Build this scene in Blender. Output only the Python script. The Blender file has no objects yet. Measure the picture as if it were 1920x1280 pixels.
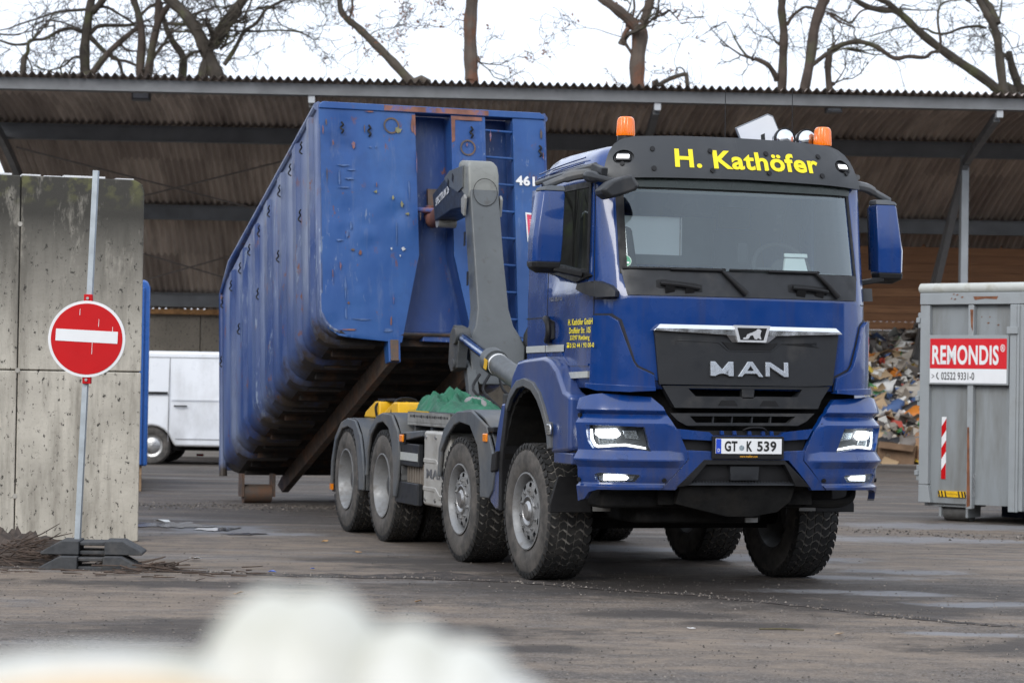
import bpy, bmesh, math, random
from mathutils import Vector, Matrix, Euler, noise as pnoise
R_ = math.radians
random.seed(7)
scene = bpy.context.scene
col = scene.collection

# ------------------------------------------------------------------ camera
cam_d = bpy.data.cameras.new("camera"); cam = bpy.data.objects.new("camera", cam_d); col.objects.link(cam)
cam_d.sensor_width = 36.0; cam_d.lens = 36.0 * 4460 / 1920
cam_d.clip_start = 0.1; cam_d.clip_end = 2000
CAM = Vector((0, 0, 1.535))
cam.matrix_world = Matrix.Translation(CAM) @ Matrix.Rotation(R_(90 + 0.968), 4, 'X') @ Matrix.Rotation(R_(0.938), 4, 'Z')
cam_d.dof.use_dof = True; cam_d.dof.focus_distance = 17.2; cam_d.dof.aperture_fstop = 4.6
scene.camera = cam

# ------------------------------------------------------------------ world: bright overcast sky
world = bpy.data.worlds.new("World"); scene.world = world; world.use_nodes = True
wn, wl = world.node_tree.nodes, world.node_tree.links
bg = wn["Background"]
sky = wn.new("ShaderNodeTexSky"); sky.sky_type = 'NISHITA'; sky.sun_disc = False
sky.sun_elevation = R_(29); sky.sun_rotation = R_(205)
tc = wn.new("ShaderNodeTexCoord"); nz = wn.new("ShaderNodeTexNoise"); nz.inputs["Scale"].default_value = 2.2; nz.inputs["Detail"].default_value = 5
cr = wn.new("ShaderNodeValToRGB"); cr.color_ramp.elements[0].color = (8.7, 9.5, 10.9, 1); cr.color_ramp.elements[1].color = (11.2, 11.9, 13.2, 1)
cr.color_ramp.elements[0].position = .3; cr.color_ramp.elements[1].position = .7
mx = wn.new("ShaderNodeMix"); mx.data_type = 'RGBA'; mx.inputs["Factor"].default_value = 0.92
wl.new(tc.outputs["Generated"], nz.inputs["Vector"]); wl.new(nz.outputs["Fac"], cr.inputs["Fac"])
wl.new(sky.outputs["Color"], mx.inputs["A"]); wl.new(cr.outputs["Color"], mx.inputs["B"])
wl.new(mx.outputs["Result"], bg.inputs["Color"]); bg.inputs["Strength"].default_value = 0.1
sun_d = bpy.data.lights.new("sun", 'SUN'); sun = bpy.data.objects.new("sun", sun_d); col.objects.link(sun)
sun_d.energy = 1.4; sun_d.angle = R_(30); sun_d.color = (1, .97, .92)
sun.rotation_euler = (R_(61), 0, R_(-22))
scene.view_settings.view_transform = 'Standard'; scene.view_settings.look = 'None'
scene.view_settings.exposure = 0.4; scene.view_settings.gamma = 1.0
scene.cycles.max_bounces = 6; scene.cycles.transparent_max_bounces = 10
scene.cycles.caustics_reflective = False; scene.cycles.caustics_refractive = False
scene.cycles.use_denoising = True

# ------------------------------------------------------------------ helpers
def tag(o, label=None, cat=None, group=None, kind=None):
    for k, v in (("label", label), ("category", cat), ("group", group), ("kind", kind)):
        if v: o[k] = v
    return o

def empty(name, loc=(0, 0, 0), rz=0, label=None, cat=None, group=None, parent=None):
    o = bpy.data.objects.new(name, None); col.objects.link(o); o.empty_display_size = .2
    o.location = loc; o.rotation_euler = (0, 0, rz)
    if parent: o.parent = parent
    return tag(o, label, cat, group)

def copy_tree(o, parent=None):
    c = o.copy(); col.objects.link(c); c.parent = parent
    for ch in list(o.children): copy_tree(ch, c)
    return c

class MB:
    """collects shapes, links them as one mesh object; tf maps author coordinates to local ones"""
    def __init__(s, tf=None): s.v = []; s.f = []; s.m = []; s.tf = tf or (lambda p: p)
    def add(s, vs, fs, mi=0):
        o = len(s.v); s.v += [tuple(s.tf(tuple(p))) for p in vs]
        s.f += [tuple(i + o for i in f) for f in fs]; s.m += [mi] * len(fs); return s
    def box(s, a, b, mi=0):
        x0, y0, z0 = a; x1, y1, z1 = b
        return s.add([(x0,y0,z0),(x1,y0,z0),(x1,y1,z0),(x0,y1,z0),(x0,y0,z1),(x1,y0,z1),(x1,y1,z1),(x0,y1,z1)],
                     [(0,3,2,1),(4,5,6,7),(0,1,5,4),(1,2,6,5),(2,3,7,6),(3,0,4,7)], mi)
    def obox(s, c, size, rot=(0,0,0), mi=0):
        m = Euler(rot).to_matrix(); c = Vector(c); h = [q/2 for q in size]
        vs = [c + m @ Vector((sx*h[0], sy*h[1], sz*h[2])) for sz in (-1,1) for sx, sy in ((-1,-1),(1,-1),(1,1),(-1,1))]
        return s.add(vs, [(0,3,2,1),(4,5,6,7),(0,1,5,4),(1,2,6,5),(2,3,7,6),(3,0,4,7)], mi)
    def beam(s, p0, p1, w, h, up=(0,0,1), mi=0):
        p0, p1 = Vector(p0), Vector(p1); d = (p1-p0).normalized(); up = Vector(up)
        x = d.cross(up)
        if x.length < 1e-4: x = d.cross(Vector((0,1,0)))
        x.normalize(); y = x.cross(d)
        vs = [p + x*(a*w/2) + y*(b*h/2) for p in (p0, p1) for a, b in ((-1,-1),(1,-1),(1,1),(-1,1))]
        return s.add(vs, [(0,3,2,1),(4,5,6,7),(0,1,5,4),(1,2,6,5),(2,3,7,6),(3,0,4,7)], mi)
    def prism(s, poly, ext, mi=0):
        n = len(poly); e = Vector(ext); vs = [Vector(p) for p in poly]; vs += [p+e for p in vs]
        return s.add(vs, [tuple(range(n))[::-1], tuple(range(n, 2*n))] + [(i, (i+1)%n, (i+1)%n+n, i+n) for i in range(n)], mi)
    def loft(s, rings, caps=True, closed=True, mi=0):
        n = len(rings[0]); vs = [p for r in rings for p in r]; fs = []
        for k in range(len(rings)-1):
            for i in range(n if closed else n-1):
                j = (i+1) % n; fs.append((k*n+i, k*n+j, (k+1)*n+j, (k+1)*n+i))
        if caps and closed: fs += [tuple(range(n))[::-1], tuple(range((len(rings)-1)*n, len(rings)*n))]
        return s.add(vs, fs, mi)
    def cyl(s, p0, p1, r0, r1=None, n=20, caps=True, mi=0):
        return s.tube([p0, p1], [r0, r0 if r1 is None else r1], n, caps, mi)
    def tube(s, path, rad, n=10, caps=True, mi=0):
        P = [Vector(p) for p in path]
        if not hasattr(rad, '__len__'): rad = [rad]*len(P)
        d0 = (P[1]-P[0]).normalized(); a = d0.orthogonal().normalized(); rings = []
        for i, p in enumerate(P):
            d = (P[min(i+1, len(P)-1)] - P[max(i-1, 0)]).normalized()
            a = a - d*a.dot(d); a.normalize(); b = d.cross(a)
            rings.append([p + (a*math.cos(2*math.pi*k/n) + b*math.sin(2*math.pi*k/n))*rad[i] for k in range(n)])
        return s.loft(rings, caps, True, mi)
    def lathe(s, prof, o, axis, n=32, mi=0, closed=False):
        o = Vector(o); ax = Vector(axis).normalized(); a = ax.orthogonal().normalized(); b = ax.cross(a)
        rings = [[o + ax*h + (a*math.cos(2*math.pi*k/n) + b*math.sin(2*math.pi*k/n))*r for k in range(n)] for r, h in prof]
        if closed: rings.append(rings[0])
        return s.loft(rings, False, True, mi)
    def ball(s, c, r, sc=(1,1,1), n=16, m=10, mi=0):
        rings = []
        for i in range(m+1):
            t = math.pi*i/m; rr = max(math.sin(t), 1e-3)
            rings.append([(c[0]+r*sc[0]*rr*math.cos(2*math.pi*k/n), c[1]+r*sc[1]*rr*math.sin(2*math.pi*k/n), c[2]-r*sc[2]*math.cos(t)) for k in range(n)])
        return s.loft(rings, True, True, mi)
    def build(s, name, mats, parent=None, ang=35, bev=0, seg=2, recalc=True, merge=False):
        me = bpy.data.meshes.new(name)
        bm = bmesh.new(); vs = [bm.verts.new(p) for p in s.v]
        for f, mi in zip(s.f, s.m):
            try: ff = bm.faces.new([vs[i] for i in f]); ff.material_index = mi; ff.smooth = True
            except ValueError: pass
        if merge: bmesh.ops.remove_doubles(bm, verts=bm.verts, dist=1e-4)
        if recalc: bmesh.ops.recalc_face_normals(bm, faces=bm.faces)
        bm.to_mesh(me); bm.free()
        if not isinstance(mats, (list, tuple)): mats = [mats]
        for m_ in mats: me.materials.append(m_)
        me.set_sharp_from_angle(angle=R_(ang))
        o = bpy.data.objects.new(name, me); col.objects.link(o)
        if parent: o.parent = parent
        if bev:
            md = o.modifiers.new("edge", 'BEVEL'); md.width = bev; md.segments = seg; md.limit_method = 'ANGLE'; md.angle_limit = R_(40); md.harden_normals = True
        return o

def smooth_path(pts, n=6):
    P = [Vector(p) for p in pts]; out = []
    for i in range(len(P)-1):
        p0, p1, p2, p3 = P[max(i-1,0)], P[i], P[i+1], P[min(i+2, len(P)-1)]
        for k in range(n):
            t = k/n
            out.append(.5*((2*p1)+(p2-p0)*t+(2*p0-5*p1+4*p2-p3)*t*t+(3*p1-p0-3*p2+p3)*t**3))
    out.append(P[-1]); return out

def text_mesh(body, w, h, bold=0.0, depth=.004):
    """flat lettering scaled to a w x h box, origin at its lower left corner: vertices, faces"""
    cu = bpy.data.curves.new("lettering", 'FONT'); cu.body = body; cu.offset = bold; cu.space_character = 1+2.2*bold; cu.resolution_u = 4
    o = bpy.data.objects.new("lettering", cu); col.objects.link(o)
    dg = bpy.context.evaluated_depsgraph_get(); me = bpy.data.meshes.new_from_object(o.evaluated_get(dg))
    xs = [v.co.x for v in me.vertices]; ys = [v.co.y for v in me.vertices]
    x0, y0 = min(xs), min(ys); sx = w/(max(xs)-x0); sy = h/(max(ys)-y0)
    vs = [((v.co.x-x0)*sx, (v.co.y-y0)*sy) for v in me.vertices]; fs = [tuple(p.vertices) for p in me.polygons]
    bpy.data.objects.remove(o); bpy.data.curves.remove(cu); bpy.data.meshes.remove(me)
    return vs, fs

def lettering(name, body, w, h, place, m, parent, bold=0.0):
    vs, fs = text_mesh(body, w, h, bold)
    b = MB(); b.add([place(x, y) for x, y in vs], fs); return b.build(name, m, parent, recalc=False)

# ------------------------------------------------------------------ materials
def mk(name):
    m = bpy.data.materials.new(name); m.use_nodes = True; nt = m.node_tree
    return m, nt.nodes, nt.links, nt.nodes["Principled BSDF"]
def ramp(n, pts):
    r = n.new("ShaderNodeValToRGB"); e = r.color_ramp.elements
    while len(e) < len(pts): e.new(.5)
    for q, (p, c) in zip(e, pts):
        q.position = p; q.color = (c, c, c, 1) if not hasattr(c, '__len__') else (*c, 1)
    return r
def noise(n, l, scale, detail=4, vec=None, stretch=None, rough=.55, coord="Object"):
    t = n.new("ShaderNodeTexCoord"); src = t.outputs[coord]
    if stretch:
        mp = n.new("ShaderNodeMapping"); mp.inputs["Scale"].default_value = stretch; l.new(src, mp.inputs["Vector"]); src = mp.outputs["Vector"]
    z = n.new("ShaderNodeTexNoise"); z.inputs["Scale"].default_value = scale; z.inputs["Detail"].default_value = detail; z.inputs["Roughness"].default_value = rough
    l.new(src, z.inputs["Vector"]); return z.outputs["Fac"]
def mixc(n, l, fac, a, b, mode='MIX'):
    x = n.new("ShaderNodeMix"); x.data_type = 'RGBA'; x.blend_type = mode
    for sock, v in (("Factor", fac), ("A", a), ("B", b)):
        if isinstance(v, bpy.types.NodeSocket): l.new(v, x.inputs[sock])
        elif hasattr(v, '__len__'): x.inputs[sock].default_value = (*v, 1)
        else: x.inputs[sock].default_value = v
    return x.outputs["Result"]
def bumpn(n, l, b, h, strength=.3, dist=.01):
    k = n.new("ShaderNodeBump"); k.inputs["Strength"].default_value = strength; k.inputs["Distance"].default_value = dist
    l.new(h, k.inputs["Height"]); l.new(k.outputs["Normal"], b.inputs["Normal"]); return k
def S(name, c, rough=.5, metal=0, coat=0, var=.12, vs=5, bump=0, bs=40, dirt=None, dth=(.5, .75), ds=2.5, spec=.5, stretch=None, rvar=.12):
    m, n, l, b = mk(name)
    b.inputs["Metallic"].default_value = metal; b.inputs["Coat Weight"].default_value = coat; b.inputs["Coat Roughness"].default_value = .06
    b.inputs["Specular IOR Level"].default_value = spec
    f = noise(n, l, vs, 5, stretch=stretch)
    lo = tuple(max(0, q*(1-var)) for q in c); hi = tuple(min(1, q*(1+var)) for q in c)
    out = mixc(n, l, ramp_out(n, l, f, .3, .7), lo, hi)
    if dirt:
        d = noise(n, l, ds, 6, stretch=stretch, rough=.65); dd = ramp_out(n, l, d, *dth); out = mixc(n, l, dd, out, dirt)
    l.new(out, b.inputs["Base Color"])
    mr = n.new("ShaderNodeMapRange"); mr.inputs["From Min"].default_value = .3; mr.inputs["From Max"].default_value = .7
    mr.inputs["To Min"].default_value = max(.02, rough-rvar); mr.inputs["To Max"].default_value = min(1, rough+rvar)
    l.new(noise(n, l, vs*2.3, 4), mr.inputs["Value"]); l.new(mr.outputs["Result"], b.inputs["Roughness"])
    if bump: bumpn(n, l, b, noise(n, l, bs, 6), bump)
    return m
def ramp_out(n, l, f, a, b_):
    r = ramp(n, [(a, 0.0), (b_, 1.0)]); l.new(f, r.inputs["Fac"]); return r.outputs["Color"]
def lamp(name, c, s):
    m, n, l, b = mk(name); b.inputs["Base Color"].default_value = (.8, .8, .8, 1)
    b.inputs["Emission Color"].default_value = (*c, 1); b.inputs["Emission Strength"].default_value = s; return m
def pane(name, tint, base=.06, edge=.6, rough=.02):
    m, n, l, b = mk(name); n.remove(b); out = n["Material Output"]
    t = n.new("ShaderNodeBsdfTransparent"); t.inputs["Color"].default_value = (*tint, 1)
    g = n.new("ShaderNodeBsdfGlossy"); g.inputs["Roughness"].default_value = rough; g.inputs["Color"].default_value = (.84, .95, 1, 1)
    lw = n.new("ShaderNodeLayerWeight"); lw.inputs["Blend"].default_value = .32
    mr = n.new("ShaderNodeMapRange"); mr.inputs["To Min"].default_value = base; mr.inputs["To Max"].default_value = edge
    x = n.new("ShaderNodeMixShader")
    l.new(lw.outputs["Facing"], mr.inputs["Value"]); l.new(mr.outputs["Result"], x.inputs["Fac"])
    l.new(t.outputs[0], x.inputs[1]); l.new(g.outputs[0], x.inputs[2]); l.new(x.outputs[0], out.inputs["Surface"]); return m

PAINT = S("blue_paint", (.003, .037, .18), .24, coat=.8, var=.1, vs=2, dirt=(.03, .045, .13), dth=(.5, .8), ds=5, stretch=(2, 2, .12), spec=.4)
PAINT2 = S("blue_paint_dusty", (.014, .05, .2), .35, coat=.6, var=.1, vs=2, dirt=(.1, .1, .13), dth=(.45, .85), ds=1.6, stretch=(1, 1, .4))
BLACKP = S("black_plastic", (.009, .009, .010), .55, var=.2, vs=8, bump=.08, bs=300, spec=.32)
def grime(m, z0, z1, c, amt):
    n, l = m.node_tree.nodes, m.node_tree.links; b = n["Principled BSDF"]; src = b.inputs["Base Color"].links[0].from_socket
    t = n.new("ShaderNodeTexCoord"); sp = n.new("ShaderNodeSeparateXYZ"); l.new(t.outputs["Object"], sp.inputs[0])
    r = n.new("ShaderNodeMapRange"); r.inputs["From Min"].default_value = z1; r.inputs["From Max"].default_value = z0; r.inputs["To Max"].default_value = amt; l.new(sp.outputs["Z"], r.inputs["Value"])
    f = mul2(n, l, r.outputs["Result"], ramp_out(n, l, noise(n, l, 6, 7, stretch=(1, 1, .5), rough=.7), .4, .62)); l.new(mixc(n, l, f, src, c), b.inputs["Base Color"])
GREYP = S("dark_grey_plastic", (.0125, .014, .017), .52, var=.12, vs=4, bump=.05, bs=300, dirt=(.07, .065, .06), dth=(.55, .9))
VISORM = S("grey_visor_plastic", (.03, .033, .037), .42, var=.08, vs=2.5, bump=.03, bs=300, dirt=(.075, .075, .075), dth=(.5, .9), ds=1.2)
FENDG = S("grey_fender_plastic", (.075, .085, .098), .55, var=.14, vs=4, bump=.05, bs=200, dirt=(.14, .13, .115), dth=(.42, .8), ds=3)
UNDER = S("dirty_underbody", (.008, .008, .008), .8, var=.4, vs=8, bump=.3, bs=30, dirt=(.018, .016, .014), dth=(.45, .8), ds=6, spec=.15)
CHASSIS = S("grey_chassis", (.05, .053, .056), .6, var=.25, vs=6, bump=.15, bs=60, dirt=(.09, .08, .07), dth=(.45, .8), ds=4)
HOOKG = S("grey_hook_paint", (.088, .096, .1), .45, var=.12, vs=4, bump=.06, bs=50, dirt=(.06, .055, .05), dth=(.58, .75), ds=7)
HOOKD = S("charcoal_hook_paint", (.02, .022, .026), .45, var=.2, vs=5, bump=.05, bs=50)
CHROME = S("chrome", (.78, .8, .83), .2, metal=1, var=.06, rvar=.1)
STEEL = S("worn_steel", (.42, .42, .42), .38, metal=.9, var=.2, vs=9, bump=.1, bs=60, dirt=(.09, .075, .06), dth=(.52, .8), ds=8)
RIM = S("silver_rim", (.235, .24, .245), .5, metal=.25, var=.15, vs=8, dirt=(.13, .115, .1), dth=(.48, .8), ds=9)
ROD = S("polished_rod", (.35, .4, .5), .14, metal=1, var=.1)
ALU = S("aluminium_cover", (.42, .41, .385), .5, metal=.25, var=.08, vs=3, dirt=(.2, .18, .15), dth=(.5, .85), ds=4)
LGREY = S("light_grey_steel", (.26, .26, .25), .55, metal=.2, var=.15, vs=5, dirt=(.1, .09, .08), dth=(.5, .8), ds=6)
RUBBER = S("tyre_sidewall_rubber", (.04, .038, .036), .85, var=.25, vs=10, bump=.12, bs=60, dirt=(.125, .112, .1), dth=(.35, .7), ds=7)
TREAD = S("tyre_tread_rubber", (.013, .013, .013), .72, var=.3, vs=14, bump=.2, bs=70, dirt=(.05, .046, .042), dth=(.5, .8), ds=9)
GROOVE = S("dusty_tread_groove", (.24, .225, .205), .9, var=.3, vs=14, dirt=(.05, .047, .045), dth=(.45, .7), ds=10)
YELLOW = S("yellow_lettering", (.88, .72, .01), .45, var=.03)
WHITEL = S("white_lettering", (.75, .75, .75), .5, var=.05)
BLACKL = S("black_lettering", (.012, .012, .012), .5, var=.05)
SILVERL = S("reflective_strip", (.48, .5, .48), .4, metal=.2, var=.08, vs=30)
ORANGEL = S("orange_indicator", (.85, .25, .01), .25, coat=.6, var=.08, vs=30)
RED = S("red_sheeting", (.52, .003, .006), .5, var=.06, vs=3, spec=.25)
WHITES = S("white_sheeting", (.76, .77, .78), .42, var=.04, vs=4, dirt=(.5, .5, .48), dth=(.55, .9))
GALV = S("galvanised_steel", (.36, .4, .43), .5, metal=.35, var=.15, vs=9)
LED = lamp("led_light", (.97, .98, 1), 9.0); DRL = lamp("daytime_light", (1, 1, .97), 2.6); DIM = lamp("dim_led", (.95, .97, 1), 2.2)
LENS = pane("clear_lens", (.93, .95, .96), .05, .5)
REFL = S("lamp_reflector", (.5, .51, .52), .22, metal=.9, var=.3, vs=40)
LAMPIN = S("dark_lamp_inner", (.05, .052, .055), .4, var=.2, vs=30)
GLASS = pane("windscreen_glass", (.7, .8, .8), .085, .55)
SGLASS = pane("side_glass", (.1, .11, .11), .08, .42)
INTER = S("cab_interior_grey", (.38, .39, .39), .75, var=.12, vs=3)
WINFILL, n_, l_, b_ = mk("pale_window_fill"); b_.inputs["Base Color"].default_value = (.8, .82, .82, 1); tr_ = n_.new("ShaderNodeBsdfTranslucent"); tr_.inputs["Color"].default_value = (.9, .92, .92, 1); mx_ = n_.new("ShaderNodeMixShader"); mx_.inputs["Fac"].default_value = .6  # translucent fill that brightens the rear window
l_.new(b_.outputs[0], mx_.inputs[1]); l_.new(tr_.outputs[0], mx_.inputs[2]); l_.new(mx_.outputs[0], n_["Material Output"].inputs["Surface"])
INTERL = S("cab_interior_light", (.75, .75, .73), .75, var=.08, vs=3)
INTERD = S("cab_interior_dark", (.03, .032, .034), .7, var=.15, vs=4)
AMBER, n_, l_, b_ = mk("amber_plastic")
b_.inputs["Base Color"].default_value = (.95, .2, .0, 1); b_.inputs["Roughness"].default_value = .2; b_.inputs["Transmission Weight"].default_value = 0; b_.inputs["Coat Weight"].default_value = .5
b_.inputs["Subsurface Weight"].default_value = .3; b_.inputs["Subsurface Radius"].default_value = (.05, .015, .002)

def math_mul(n, l, a, v):
    x = n.new("ShaderNodeMath"); x.operation = 'MULTIPLY'; l.new(a, x.inputs[0]); x.inputs[1].default_value = v; return x.outputs[0]
def mul2(n, l, a, b):
    x = n.new("ShaderNodeMath"); x.operation = 'MULTIPLY'; l.new(a, x.inputs[0]); l.new(b, x.inputs[1]); return x.outputs[0]
grime(PAINT, .55, 1.25, (.075, .066, .058), .65); grime(PAINT2, .45, 1.5, (.085, .075, .066), .6)
def container_paint(name, base, light, sc=1.0, rust=.60, scratch=.575, dirty=(.5, .9), lean=.4, low=False):
    m, n, l, b = mk(name)
    f = ramp_out(n, l, noise(n, l, 1.3*sc, 6, stretch=(1.6, 1.6, .5)), .38, .72)
    c = mixc(n, l, f, base, light)
    st = ramp_out(n, l, noise(n, l, 3.0*sc, 5, stretch=(3, 3, .22), rough=.7), .55, .8)                # run-down streaks
    c = mixc(n, l, math_mul(n, l, st, .45), c, (.16, .19, .27))
    sc1 = ramp_out(n, l, noise(n, l, 5*sc, 8, stretch=(4, 4, .7), rough=.75), scratch, scratch+.035)   # scratches
    gate = ramp_out(n, l, noise(n, l, 1.1*sc, 3), .52, .6)
    c = mixc(n, l, math_mul(n, l, mul2(n, l, sc1, gate), .7), c, (.24, .29, .38))
    dk = ramp_out(n, l, noise(n, l, .9*sc, 6, rough=.7), *dirty)
    c = mixc(n, l, math_mul(n, l, dk, .6), c, (.02, .025, .04))
    ru = ramp_out(n, l, noise(n, l, 6*sc, 8, stretch=(1.4, 1.4, .8), rough=.7), rust, rust+.04)
    ru = mul2(n, l, ru, ramp_out(n, l, noise(n, l, 1.7*sc, 3), .48, .6))
    c = mixc(n, l, ru, c, (.15, .055, .03))
    if low:      # road dirt caked on the rounded lower edge
        t = n.new("ShaderNodeTexCoord"); d = n.new("ShaderNodeVectorMath"); d.operation = 'DOT_PRODUCT'; d.inputs[1].default_value = (0, .33, 1); l.new(t.outputs["Object"], d.inputs[0])
        q = n.new("ShaderNodeMath"); q.operation = 'MULTIPLY_ADD'; l.new(noise(n, l, 3.5, 6, rough=.7), q.inputs[0]); q.inputs[1].default_value = .9; l.new(d.outputs["Value"], q.inputs[2])
        r = n.new("ShaderNodeMapRange"); r.inputs["From Min"].default_value = 1.20; r.inputs["From Max"].default_value = .97; l.new(q.outputs[0], r.inputs["Value"])
        c = mixc(n, l, r.outputs["Result"], c, (.045, .034, .026))
    l.new(c, b.inputs["Base Color"]); b.inputs["Roughness"].default_value = .42; b.inputs["Specular IOR Level"].default_value = .45
    k = bumpn(n, l, b, noise(n, l, 2.1*sc, 3, rough=.45), lean, .06); return m
CBLUE = container_paint("worn_blue_container_paint", (.012, .064, .235), (.03, .1, .29), scratch=.61)
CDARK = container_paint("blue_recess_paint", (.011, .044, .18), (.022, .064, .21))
CSIDE = container_paint("scuffed_blue_side_paint", (.022, .052, .175), (.14, .17, .26), rust=.58, scratch=.55, lean=.25, low=True)
UNDERC = S("grimy_container_floor", (.022, .018, .016), .85, var=.5, vs=3, bump=.3, bs=20, dirt=(.1, .05, .025), dth=(.5, .7), ds=4)
RAILM = S("rusty_worn_rail", (.11, .085, .07), .6, metal=.2, var=.4, vs=5, bump=.2, bs=25, dirt=(.16, .07, .03), dth=(.45, .7), ds=5)
RUSTY = S("rusted_blue_edge", (.2, .085, .06), .7, var=.4, vs=6, dirt=(.05, .1, .3), dth=(.5, .6), ds=4)

# ------------------------------------------------------------------ ground
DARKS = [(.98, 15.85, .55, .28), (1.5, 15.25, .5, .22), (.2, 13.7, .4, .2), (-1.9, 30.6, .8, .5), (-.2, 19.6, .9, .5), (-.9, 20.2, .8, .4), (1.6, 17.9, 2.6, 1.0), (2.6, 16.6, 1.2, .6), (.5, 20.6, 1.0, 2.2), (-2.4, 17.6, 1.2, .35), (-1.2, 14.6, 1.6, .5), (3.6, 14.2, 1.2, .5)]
SHEENS = [(2.55, 17.9, .6, .16), (2.95, 17.75, .4, .14), (3.35, 17.0, .4, .2), (3.35, 19.9, .5, .22), (2.7, 19.2, .5, .18), (4.2, 24.2, 1.1, .45), (4.9, 26.6, 1.3, .6), (2.85, 14.9, .35, .12), (-2.25, 23.4, .5, .2), (2.3, 21.2, .8, .4), (1.1, 22.2, .8, .4), (-2.9, 24.0, .5, .7)]  # wet spots whose sky reflection is painted into the ground colour
SANDS = [(-3.0, 17.7, 2.6, 1.5), (-2.2, 16.0, 2.2, 1.6), (-1.7, 19.4, 1.5, 1.2), (4.2, 21.5, 3.0, 2.2), (1.2, 14.2, 2.4, 1.4), (5.2, 25, 2.4, 2), (-2.6, 22, 1.6, 1.6), (2.8, 16.2, 1.2, .6)]
def ground_mat(name, a, bcol, wet=.45, seed=0):
    m, n, l, b = mk(name)
    co = n.new("ShaderNodeTexCoord"); mp = n.new("ShaderNodeMapping"); mp.inputs["Location"].default_value = (seed, seed*2, 0); l.new(co.outputs["Object"], mp.inputs["Vector"])
    def nz_(scale, det=5, st=(1, 1, 1), rough=.6, loc=0, rz=0):
        q = n.new("ShaderNodeMapping"); q.inputs["Scale"].default_value = st; q.inputs["Location"].default_value = (loc, loc, 0); q.inputs["Rotation"].default_value = (0, 0, rz); l.new(mp.outputs["Vector"], q.inputs["Vector"])
        z = n.new("ShaderNodeTexNoise"); z.inputs["Scale"].default_value = scale; z.inputs["Detail"].default_value = det; z.inputs["Roughness"].default_value = rough
        l.new(q.outputs["Vector"], z.inputs["Vector"]); return z.outputs["Fac"]
    big = ramp_out(n, l, nz_(.35, 6, (.7, 1.6, 1)), .36, .66)
    c = mixc(n, l, big, a, bcol)
    tr = ramp_out(n, l, nz_(.55, 6, (.35, 2.2, 1), .62, 5, .25), .5, .68)                     # tyre-swept dark bands
    c = mixc(n, l, math_mul(n, l, tr, .75), c, (.042, .038, .037))
    br = ramp_out(n, l, nz_(1.1, 6, (.45, 1.6, 1), .65, 9), .51, .64)                             # pale sand and brown dirt
    c = mixc(n, l, math_mul(n, l, br, .8), c, (.215, .165, .122))
    pl_ = ramp_out(n, l, nz_(.6, 6, (.45, 1.9, 1), .62, 41, -.15), .56, .68); c = mixc(n, l, math_mul(n, l, pl_, .75), c, (.2, .193, .192))     # pale films: sky sheen of wet ground painted as colour
    b2 = ramp_out(n, l, nz_(2.6, 6, (.45, 1.6, 1), .7, 55), .5, .7); c = mixc(n, l, math_mul(n, l, b2, .6), c, (.058, .046, .04))
    gr = nz_(60, 4, (1, 1, 1), .7, 3); c = mixc(n, l, math_mul(n, l, ramp_out(n, l, gr, .5, .72), .75), c, (.36, .325, .29))    # pale aggregate
    g2 = nz_(42, 4, (1, 1, 1), .7, 13); c = mixc(n, l, math_mul(n, l, ramp_out(n, l, g2, .52, .7), .7), c, (.03, .028, .027))
    g3 = nz_(9, 6, (1, 1, 1), .7, 21); c = mixc(n, l, math_mul(n, l, ramp_out(n, l, g3, .55, .75), .5), c, (.05, .044, .04))
    g4 = nz_(21, 4, (1, .6, 1), .7, 63); c = mixc(n, l, math_mul(n, l, ramp_out(n, l, g4, .54, .7), .7), c, (.03, .026, .024)); g5 = nz_(24, 4, (1, .6, 1), .7, 71); c = mixc(n, l, math_mul(n, l, ramp_out(n, l, g5, .56, .7), .55), c, (.27, .235, .2))
    edge = nz_(2.6, 7, (1, 1, 1), .7, 3)
    def spots(lst):
        tot = None
        for x, y, rx, ry in lst:
            q = n.new("ShaderNodeMapping"); q.inputs["Location"].default_value = (-x/rx, -y/ry, 0); q.inputs["Scale"].default_value = (1/rx, 1/ry, 0); l.new(co.outputs["Object"], q.inputs["Vector"])
            d = n.new("ShaderNodeVectorMath"); d.operation = 'LENGTH'; l.new(q.outputs["Vector"], d.inputs[0])
            a_ = n.new("ShaderNodeMath"); a_.operation = 'MULTIPLY_ADD'; l.new(edge, a_.inputs[0]); a_.inputs[1].default_value = -3.2; l.new(d.outputs["Value"], a_.inputs[2])
            r_ = n.new("ShaderNodeMapRange"); r_.inputs["From Min"].default_value = -.25; r_.inputs["From Max"].default_value = -.95; l.new(a_.outputs[0], r_.inputs["Value"])
            if tot is None: tot = r_.outputs["Result"]
            else:
                m_ = n.new("ShaderNodeMath"); m_.operation = 'MAXIMUM'; l.new(tot, m_.inputs[0]); l.new(r_.outputs["Result"], m_.inputs[1]); tot = m_.outputs[0]
        return tot
    sand = spots(SANDS); c = mixc(n, l, math_mul(n, l, mul2(n, l, sand, ramp_out(n, l, nz_(3.5, 7, (.6, 1.3, 1), .72, 91), .36, .62)), .75), c, (.25, .195, .145))
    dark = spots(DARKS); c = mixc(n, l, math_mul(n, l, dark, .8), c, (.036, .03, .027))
    sheen = spots(SHEENS); c = mixc(n, l, math_mul(n, l, sheen, .7), c, (.23, .235, .25))  # painted sky sheen: pale bluish colour on the wet spots
    l.new(c, b.inputs["Base Color"])
    w = ramp_out(n, l, nz_(.8, 5, (.4, 1.7, 1), .6, 31, .1), wet, wet+.2)
    rr = n.new("ShaderNodeMapRange"); rr.inputs["To Min"].default_value = .78; rr.inputs["To Max"].default_value = .36; l.new(w, rr.inputs["Value"]); l.new(rr.outputs["Result"], b.inputs["Roughness"]); b.inputs["Specular IOR Level"].default_value = .38
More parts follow.
